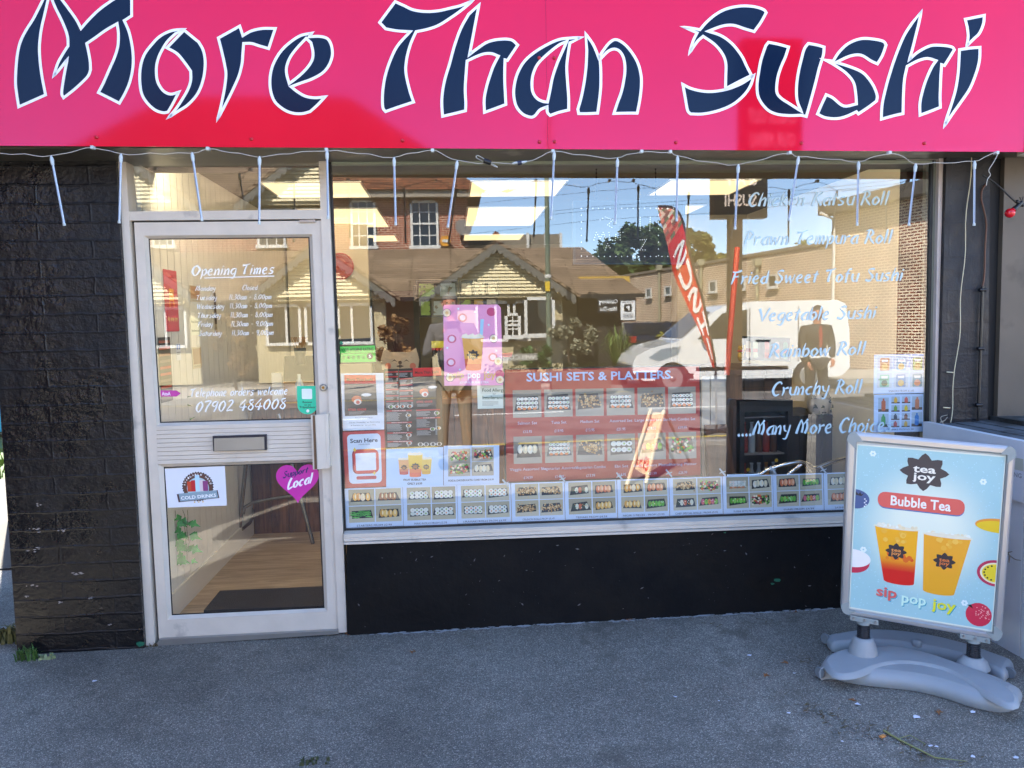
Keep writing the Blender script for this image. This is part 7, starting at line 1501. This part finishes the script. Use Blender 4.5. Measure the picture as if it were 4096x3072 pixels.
# ------------------------------------------------------------ white van, nose to the left
def van():
    L=15.0; xn=MZ(2535,1500,L).x; yv=-(L-D); t=thing('white_van','small white panel van parked side on, reflected behind the flag','van',(xn+2.1,yv,gzc(8)))
    g0=gzc(8); Wd=1.7
    # side profile (x from nose, z)
    prof=[(.0,.42),(-.02,.62),(.06,.78),(.35,.92),(.95,1.06),(1.62,1.62),(1.85,1.73),(2.4,1.80),(4.1,1.80),(4.28,1.72),(4.36,1.2),(4.38,.45),(4.2,.28)]
    def arch(cx,r=.36,n=9): return [(cx+r*math.cos(th),.28+max(0,r*math.sin(th))) for th in [math.pi*k/(n-1) for k in range(n)]]
    out=prof+arch(3.55)+arch(.78)+[(.2,.28)]
    b=MB(); b.prism([Vector((xn+x,yv,g0+z)) for x,z in out],(0,-Wd,0)); b.build('body',mat('white_car_paint','#dcdcd8',.15,coat=.6),t,bevel=.04)
    def side(pts,name,m,o=.008):
        for Y,s_ in ((yv+o,-1),(yv-Wd-o,1)):
            b=MB(); b.prism([Vector((xn+x,Y,g0+z)) for x,z in pts],(0,s_*.02,0)); b.build(name,m,t)
    side([(1.28,1.08),(1.78,1.58),(2.28,1.64),(2.28,1.08)],'side_window',DGL); side([(.3,.74),(.55,.90),(.95,.95),(.9,.80),(.5,.66)],'headlight',mat('headlight_lens','#8d979c',.08,spec=.8))
    side([(0.0,.34),(1.2,.30),(1.2,.40),(.05,.46)],'grille_trim',BLK); side([(2.45,1.0),(2.75,1.0),(2.75,1.04),(2.45,1.04)],'door_handle',BLK); side([(2.32,.45),(2.34,.45),(2.34,1.68),(2.32,1.68)],'door_seam',mat('seam_grey','#55575a',.6),.003); side([(3.3,.6),(3.32,.6),(3.32,1.7),(3.3,1.7)],'door_seam',mat('seam_grey','#55575a',.6),.003); side([(1.25,.45),(3.1,.45),(3.1,.52),(1.25,.52)],'side_strip',BLK)
    b=MB(); b.hexa([Vector((xn+x,y,g0+z)) for x,y,z in ((1.02,yv-.12,1.09),(1.6,yv-.2,1.6),(1.6,yv-Wd+.2,1.6),(1.02,yv-Wd+.12,1.09),(.99,yv-.12,1.11),(1.57,yv-.2,1.63),(1.57,yv-Wd+.2,1.63),(.99,yv-Wd+.12,1.11))]); b.build('windscreen',DGL,t)
    b=MB(); b.box((xn-.05,yv-Wd+.1,g0+.3),(xn+.05,yv-.1,g0+.58)); b.build('bumper',mat('grey_bumper','#3c3e40',.5),t,bevel=.03)
    for cx in (.78,3.55):
        for Y in (yv-.2,yv-Wd+.02):
            c=Vector((xn+cx,Y,g0+.31)); b=MB(); b.lathe([(.2,0),(.31,.01),(.32,.05),(.32,.15),(.3,.19),(.2,.195)],c,28,axis=(0,1,0)); w=b.build('wheel',mat('tyre','#1a1a1c',.8),t)
            b=MB(); 
            for k in range(12): th=.5236*k; d=Vector((math.cos(th),0,math.sin(th))); s2=Vector((-d.z,0,d.x))*.022; o=c+Vector((0,.2,0)); b.prism([o+d*.05-s2,o+d*.2-s2*.8,o+d*.2+s2*.8,o+d*.05+s2],(0,.012,0))
            b.lathe([(.0,.2),(.06,.2),(.06,.215),(0,.22)],c,14,axis=(0,1,0)); b.lathe([(.19,.19),(.215,.205),(.2,.21)],c,28,axis=(0,1,0)); b.build('rim',ALUD,w)
    b=MB(); b.ball((xn+1.38,yv+.12,g0+1.12),(.07,.1,.09)); b.build('wing_mirror',BLK,t)
van()
# dark parked car behind
def car(px,L,lab,col):
    c=MZ(px,1350,L); g0=GBASE; t=thing('parked_car',lab,'car',(c.x,c.y,g0)); xo,yo=c.x-.85,c.y; b=MB()
    pr_=[(0,.35),(.0,.8),(.12,1.0),(.55,1.42),(1.1,1.47),(2.2,1.45),(2.9,1.0),(3.9,.9),(4.1,.7),(4.1,.35)]
    b.prism([Vector((xo,yo-y,g0+z)) for y,z in pr_],(1.7,0,0)); b.build('body',mat(col[0],col[1],.2,coat=.6),t,bevel=.05)
    b=MB(); b.hexa([Vector((xo+x,yo-y,g0+z)) for x,y,z in ((.18,.1,1.0),(1.52,.1,1.0),(1.52,.14,1.0),(.18,.14,1.0),(.3,.48,1.37),(1.4,.48,1.37),(1.4,.52,1.37),(.3,.52,1.37))]); b.build('rear_window',DGL,t)
    for s_ in (.02,1.38): b=MB(); b.box((xo+s_,yo,g0+.72),(xo+s_+.3,yo+.03,g0+.95)); b.build('tail_light',mat('tail_red','#9a1c1c',.2),t)
    b=MB(); b.box((xo+.6,yo+.0,g0+.55),(xo+1.1,yo+.025,g0+.67)); b.build('number_plate',mat('plate_yellow','#c9b02a',.5),t)
    for X in (0,1.5):
        for Y in (.8,3.3): b=MB(); b.lathe([(.2,0),(.31,.01),(.31,.2),(.2,.21)],(xo+X,yo-Y,g0+.31),20,axis=(1,0,0)); b.build('wheel',mat('tyre','#1a1a1c',.8),t)
car(2605,27,'dark blue hatchback seen from behind by the brick building',('dark_blue_paint','#1c2430')); car(2760,29,'black car parked beside the dark blue hatchback',('black_paint','#141416'))
# ------------------------------------------------------------ feather flag
ft=thing('feather_flag','red feather flag reading SUSHI in white on the far side of the pavement','flag',MZ(2870,1500,9.8))
ft.location.z=gzc(3); Lf=9.8
spine=[(2634,826),(2688,830),(2721,862),(2742,925),(2756,1000),(2778,1090),(2808,1186),(2832,1294),(2854,1400),(2864,1475)]
lead=[(2630,836),(2641,893),(2658,952),(2680,1029),(2702,1105),(2733,1175),(2765,1251),(2795,1320),(2815,1375),(2850,1470)]
S_=smooth_path(spine,5,False); E_=smooth_path(lead,5,False); n=len(S_)
def fp(s,u,o=0): # s along, u across 0 lead,1 spine
    k=min(n-1.001,s*(n-1)); i=int(k); f=k-i; e=lerp(E_[i],E_[i+1],f); g_=lerp(S_[i],S_[i+1],f); x,y=lerp(e,g_,u); p=MZ(x,y,Lf); p.y+=.05*math.sin(s*9)*(1-u)+o; return p
b=MB(); M_=40
for i in range(M_):
    for j in range(4):
        s0,s1=i/M_,(i+1)/M_; u0,u1=j/4,(j+1)/4; col=hx('#c8241c') if s0>.26 else None
        if col is None: rr=random.Random(i*7+j); col=hx(rr.choice(['#c9705a','#c9a890','#6a6a44','#b0402c','#7a4a34','#c9b8a0','#8a5a44']))
        b.add([fp(s0,u0),fp(s0,u1),fp(s1,u1),fp(s1,u0)],[(0,1,2,3)],col,True)
b.build('cloth',PRINT,ft)
b=MB()
for k,ch in enumerate('SUSHI'):
    vs,fs_=textmesh(ch,True); x0=min(v[0] for v in vs); x1=max(v[0] for v in vs); sa=.335+.125*k; 
    P_=[]
    for x,y in vs:
        u=.86-.72*(x-x0)/max(.3,(x1-x0)) if ch!='I' else .62-.24*(x-x0)/(x1-x0); s=sa+.11*(1-y/.73); P_.append(fp(min(s,.99),u,.012))
    b.add(P_,fs_,hx('#e8e2dc'))
b.build('flag_lettering',PRINT,ft)
b=MB(); b.tube([MZ(x,y,Lf)+Vector((.0,.0,0)) for x,y in S_]+[Vector((MZ(2868,1500,Lf).x,MZ(2868,1500,Lf).y,gzc(3)))],.016,6); b.build('pole',mat('dark_pole','#3a2c2a',.5),ft)
c=MZ(2868,1500,Lf); b=MB()
for k in range(2): th=.8+k*1.57; d=Vector((math.cos(th),math.sin(th),0))*.4; b.tube([Vector((c.x,c.y,gzc(3)+.03))-d,Vector((c.x,c.y,gzc(3)+.03))+d],.02,6)
b.build('cross_base',BLK,ft)
# ------------------------------------------------------------ pole sign by the kerb
Lq=6.86; pg=thing('pole_sign','tall dark box sign on a brown post at the kerb, lettered CHECK OUT OUR','sign',MZ(2948,1300,Lq)); pg.location.z=gz(2.5)
x0,x1=MZ(2856,870,Lq).x,MZ(3070,870,Lq).x; zb=MZ(2950,872,Lq).z; zt2=3.70; yq=-(Lq-D)
b=MB(); b.box((x0,yq-.12,zb),(x1,yq,zt2)); b.build('sign_box',mat('black_sign_face','#15110f',.35),pg)
px0=MZ(2925,900,Lq).x; px1=MZ(2973,900,Lq).x; b=MB(); b.box((px0,yq-.11,gz(2.5)-.05),(px1,yq-.01,zb)); b.build('post',mat('brown_post','#4a3a2c',.6),pg)
a=Art(Vector((x1,yq+.001,zt2)),Vector((x0,yq+.001,zt2)),Vector((x0,yq+.001,zb)),Vector((x1,yq+.001,zb)),step=.001); a.n=Vector((0,1,0))
for t_,u0,u1,v in (('CHECK OUT',.1,.9,.50),('OUR MENU',.12,.88,.64),('& APP',.2,.8,.78)): a.text(t_,u0,u1,v,.085,'#c9b8a8',True)
a.text('SUSHI',.2,.8,.92,.08,'#c9b8a8',True); a.build('sign_lettering',None,None,None,pg)
# ------------------------------------------------------------ wooden A frame
af=thing('wooden_a_board','pale wooden A frame board lettered MAKI COMBO in red on the pavement','A-frame sign',MZ(2600,1900,7.2))
Lw=7.1; PW=mat('pale_timber','#d9c4a0',.7,var=.1)
q=[MZ(2602,1650,7.25),MZ(2655,1652,7.25),MZ(2590,1905,6.95),MZ(2530,1870,6.95)]
gz3=gz(2)
b=MB(); b.prism([q[0],q[1],q[2],q[3]],(0,-.03,0)); b.build('front_board',PW,af)
a=Art(q[1]+Vector((0,.004,0)),q[0]+Vector((0,.004,0)),q[3]+Vector((0,.004,0)),q[2]+Vector((0,.004,0)),step=.001); a.n=Vector((0,1,0)); a.text('MAKI',.12,.88,.24,.15,'#c03420',True); a.text('COMBO',.15,.85,.42,.09,'#c03420',True); a.text('10 pieces',.3,.7,.58,.05,'#c03420',True); a.text('£9.99',.1,.9,.93,.2,'#c03420',True); a.build('board_lettering',None,None,None,af)
b=MB(); 
for A_,B_ in ((q[3],q[0]),(q[2],q[1])):
    d=(A_-B_).normalized(); e=A_+d*((A_.z-gz3)/-d.z if d.z<0 else .1); b.tube([B_+Vector((0,0,.02)),e],.022,4)
b.build('front_legs',PW,af)
b=MB(); 
for B_,(x,y) in ((q[0],(2700,1830)),(q[1],(2760,1790))):
    e=MZ(x,y,7.9); e.z=gz3; b.tube([B_+Vector((0,0,.02)),e],.02,4)
b.tube([MZ(2640,1775,7.3),MZ(2720,1815,7.6)],.012,5); b.build('rear_legs',PW,af)
# ------------------------------------------------------------ overhead wires
for i,(ya,yb_,L) in enumerate(((780,690,24),(845,745,24),(858,760,24.5),(900,800,25),(690,640,23))):
    pts=[MZ(1850,ya+40,L+10),MZ(2400,(ya*2+yb_)/3+14,L+4),MZ(2900,(ya+yb_)/2,L),MZ(3900,yb_-60,L-6)]; b=MB(); b.tube(pts,.006,5); b.build('overhead_cable',BLK,None,'thin overhead cable, %s of five crossing the reflected sky'%('highest','second highest','middle one','fourth','lowest')[(1,2,3,4,0)[i]],'cable','overhead cables across the street')
# ------------------------------------------------------------ added house out of view, placed to shade the alley and near ground
nh=thing('shade_house','added brick house out of view, shading the ground left of the shop','house',(-8,1,gzc(-8)))
b=MB(); b.box((-12,-3.2,-.3),(-3.5,1.0,5.2)); b.build('wall',BRD,nh)
b=MB(); P_=[Vector(v) for v in ((-12.2,-3.4,5.2),(-3.3,-3.4,5.2),(-3.3,1.2,5.2),(-12.2,1.2,5.2),(-9,-1.1,7),(-6,-1.1,7))]; b.add(P_,[(0,1,5,4),(1,2,5),(2,3,4,5),(3,0,4),(3,2,1,0)]); b.build('roof',TILE,nh)
b=MB(); b.box((at(26,2000,2.7).x,2.7,-.2),(XPL-.03,BACK+.5,5.4)); b.build('shade_block',PBRICK,shop)  # added tall block hidden behind the pillar, shades the near alley
# ------------------------------------------------------------ people
def skin_body(name,joints,edges,root=0,m=None,parent=None,sub=2):
    me=bpy.data.meshes.new(name); me.from_pydata([j[0] for j in joints],edges,[]); o=bpy.data.objects.new(name,me); COL.objects.link(o)
    sk_=o.modifiers.new('skin','SKIN'); sk_.use_smooth_shade=True
    for i,j in enumerate(joints):
        r=j[1] if isinstance(j[1],tuple) else (j[1],j[1]); me.skin_vertices[0].data[i].radius=r
    me.skin_vertices[0].data[root].use_root=True
    s_=o.modifiers.new('sub','SUBSURF'); s_.levels=sub; s_.render_levels=sub; me.materials.append(m)
    if parent: o.parent=parent; o.matrix_parent_inverse=Matrix.Translation(-parent.location)
    return o
SKIN=mat('skin','#b8795c',.5); 
def head(parent,c,yaw,hair,hairm,r=.078):
    b=MB(); q=Matrix.Rotation(yaw,3,'Z'); f=lambda v:Vector(c)+q@Vector(v)
    hb=MB(); hb.ball((0,0,0),(.074,.092,.112),16,12)
    for v in hb.v:
        if v.z<-.02: v.x*=1-(-.02-v.z)*2.6; v.y*=1-(-.02-v.z)*.9
        v.z*=1.0
    # +y is forward
    hb.add([(-.014,.085,-.03),(.014,.085,-.03),(0,.118,-.028),(0,.088,.02)],[(0,2,3),(2,1,3),(0,1,2)])
    for s_ in (-1,1): hb.ball((s_*.076,-.005,-.005),(.012,.02,.03),8,6)
    hb.v=[f(v) for v in hb.v]; h=hb.build('head',SKIN,parent)
    for s_ in (-1,1): e=MB(); e.ball((s_*.03,.082,.012),(.011,.008,.008),8,6); e.v=[f(v) for v in e.v]; e.build('eye',BLK,h)
    e=MB(); e.ball((0,.083,-.058),(.022,.008,.006),8,6); e.v=[f(v) for v in e.v]; e.build('mouth',mat('lips','#8a4a40',.5),h)
    e=MB(); e.ball((0,-.012,.022),(.083,.1,.105),16,12); e.v=[f(v) for v in e.v if 1]; 
    keep=[fa for fa in e.f if all((q.transposed()@(e.v[i]-Vector(c))).z>.02-(.5*(.03-(q.transposed()@(e.v[i]-Vector(c))).y)) for i in fa)]
    e.f=keep; e.c=[None]*len(keep); e.smooth=[True]*len(keep); e.build('hair',hairm,parent)
def hand(parent,w,dirv,palm,side,curl=.9,m=None):
    """palm block and five bent fingers"""
    dv=Vector(dirv).normalized(); pn=Vector(palm).normalized(); sd_=dv.cross(pn).normalized()*side
    joints=[(Vector(w),(.022,.02)),(Vector(w)+dv*.05,(.034,.017)),(Vector(w)+dv*.085,(.036,.016))]; o=skin_body('hand',joints,[(0,1),(1,2)],0,SKIN,parent,1)
    for k,(off,ln) in enumerate(((-.027,.072),(-.009,.08),(.009,.075),(.026,.06))):
        b0=Vector(w)+dv*.085+sd_*off; d1=(dv*math.cos(curl*.4)+pn*math.sin(curl*.4)); d2=(dv*math.cos(curl*1.2)+pn*math.sin(curl*1.2)); d3=(dv*math.cos(curl*1.9)+pn*math.sin(curl*1.9))
        b=MB(); b.tube([b0-dv*.02,b0,b0+d1*ln*.45,b0+d1*ln*.45+d2*ln*.3,b0+d1*ln*.45+d2*ln*.3+d3*ln*.25],[.0085,.0092,.0085,.0078,.006],7); b.build('finger',SKIN,o)
    b0=Vector(w)+dv*.03-sd_*.03; b=MB(); b.tube([b0+sd_*.012,b0-sd_*.014+dv*.018,b0-sd_*.018+dv*.045+pn*.01,b0-sd_*.008+dv*.062+pn*.02],[.011,.0105,.009,.007],7); b.build('thumb',SKIN,o)
gz0=gz(0)
pr1=thing('person','photographer in a grey jacket raising a phone with both hands','person',(.0,-4.35,gz0))
y0=-4.32; V=Vector
J=[(V((0,y0,.98)),(.165,.115)),(V((0,y0,1.15)),(.16,.11)),(V((0,y0+.01,1.36)),(.19,.12)),(V((0,y0+.01,1.5)),(.10,.08)),(V((0,y0+.02,1.57)),(.058,.058)),
 (V((-.2,y0,1.45)),(.07,.07)),(V((-.27,y0+.06,1.18)),(.055,.055)),(V((-.13,y0+.36,1.30)),(.045,.045)),(V((-.09,y0+.42,1.40)),(.036,.036)),
 (V((.2,y0,1.45)),(.07,.07)),(V((.27,y0+.06,1.18)),(.055,.055)),(V((.13,y0+.36,1.30)),(.045,.045)),(V((.09,y0+.42,1.40)),(.036,.036))]
skin_body('jacket',J,[(0,1),(1,2),(2,3),(3,4),(2,5),(5,6),(6,7),(7,8),(2,9),(9,10),(10,11),(11,12)],0,mat('grey_jacket','#5c5a5a',.8,var=.1,bump=.3),pr1)
J=[(V((0,y0,.95)),(.16,.115)),(V((-.1,y0,.88)),(.1,.1)),(V((-.12,y0+.02,.5)),(.068,.07)),(V((-.13,y0,.12)),(.05,.05)),(V((.1,y0,.88)),(.1,.1)),(V((.12,y0+.02,.5)),(.068,.07)),(V((.13,y0,.12)),(.05,.05))]
skin_body('trousers',J,[(0,1),(1,2),(2,3),(0,4),(4,5),(5,6)],0,mat('stone_trousers','#8a7d68',.8),pr1)
for s_ in (-1,1): b=MB(); b.ball((s_*.13,y0+.06,gz0+.055),(.05,.14,.055)); b.build('shoe',BLK,pr1)
b=MB(); b.tube([V((0,y0+.01,1.5)),V((0,y0+.02,1.62))],.055,12); b.build('neck',SKIN,pr1)
head(pr1,(-.02,y0+.03,1.70),0,None,mat('grey_hair','#6a635c',.8))
hand(pr1,(-.085,y0+.42,1.41),(.35,.15,.9),(.8,-.1,.2),1); hand(pr1,(.085,y0+.42,1.41),(-.35,.15,.9),(-.8,-.1,.2),-1)
ph=thing('mobile_phone','slim dark mobile phone held up by the photographer','phone',(0,-3.84,1.5)); b=MB(); b.box((-.08,-3.85,1.455),(.08,-3.838,1.53)); b.build('phone_body',BLK,ph,bevel=.004); b=MB(); b.lathe([(.007,0),(.007,.002)],(.05,-3.838,1.515),12,axis=(0,1,0)); b.build('lens',DGL,ph)
pr2=thing('person','passer-by in a black padded jacket and red top near the white van','person',(0,0,0)); c=MZ(3262,1420,11.5); gx=gzc(c.x); pr2.location=(c.x,c.y,gx)
X,Y=c.x,c.y; F=lambda x,y,z:V((X+x*.9,Y+y*.9,gx+z*.91))
skin_body('jacket',[(F(0,0,.95),(.17,.12)),(F(0,0,1.15),(.17,.12)),(F(.01,0,1.38),(.2,.13)),(F(.02,.0,1.5),(.09,.08)),(F(-.21,0,1.42),(.075,.075)),(F(-.26,.03,1.12),(.062,.062)),(F(-.2,.16,.9),(.045,.045)),(F(.22,0,1.42),(.075,.075)),(F(.27,.03,1.12),(.062,.062)),(F(.2,.18,.95),(.045,.045))],[(0,1),(1,2),(2,3),(2,4),(4,5),(5,6),(2,7),(7,8),(8,9)],0,mat('black_padded','#17181c',.6,bump=.4,bscale=12),pr2)
skin_body('trousers',[(F(0,0,.93),(.16,.12)),(F(-.1,0,.85),(.1,.1)),(F(-.12,.05,.48),(.07,.07)),(F(-.12,-.05,.12),(.05,.05)),(F(.1,0,.85),(.1,.1)),(F(.12,.05,.48),(.07,.07)),(F(.13,.1,.12),(.05,.05))],[(0,1),(1,2),(2,3),(0,4),(4,5),(5,6)],0,mat('dark_trousers','#1c1d22',.8),pr2)
b=MB(); b.ball(F(.03,.1,1.25),(.035,.05,.2)); b.build('red_top',mat('red_cloth','#8a1c1c',.8),pr2)
for s_ in (-1,1): b=MB(); b.ball(F(s_*.12,.05+.05*s_,.055),(.05,.13,.055)); b.build('shoe',BLK,pr2)
b=MB(); b.tube([F(.02,0,1.5),F(.02,.01,1.62)],.055,12); b.build('neck',SKIN,pr2)
head(pr2,tuple(F(.02,.02,1.68)),.3,None,mat('black_hair','#141212',.7))
hand(pr2,tuple(F(-.2,.17,.88)),(0,.2,-1),(.8,.2,0),1); hand(pr2,tuple(F(.2,.19,.93)),(0,.2,-1),(-.8,.2,0),-1)
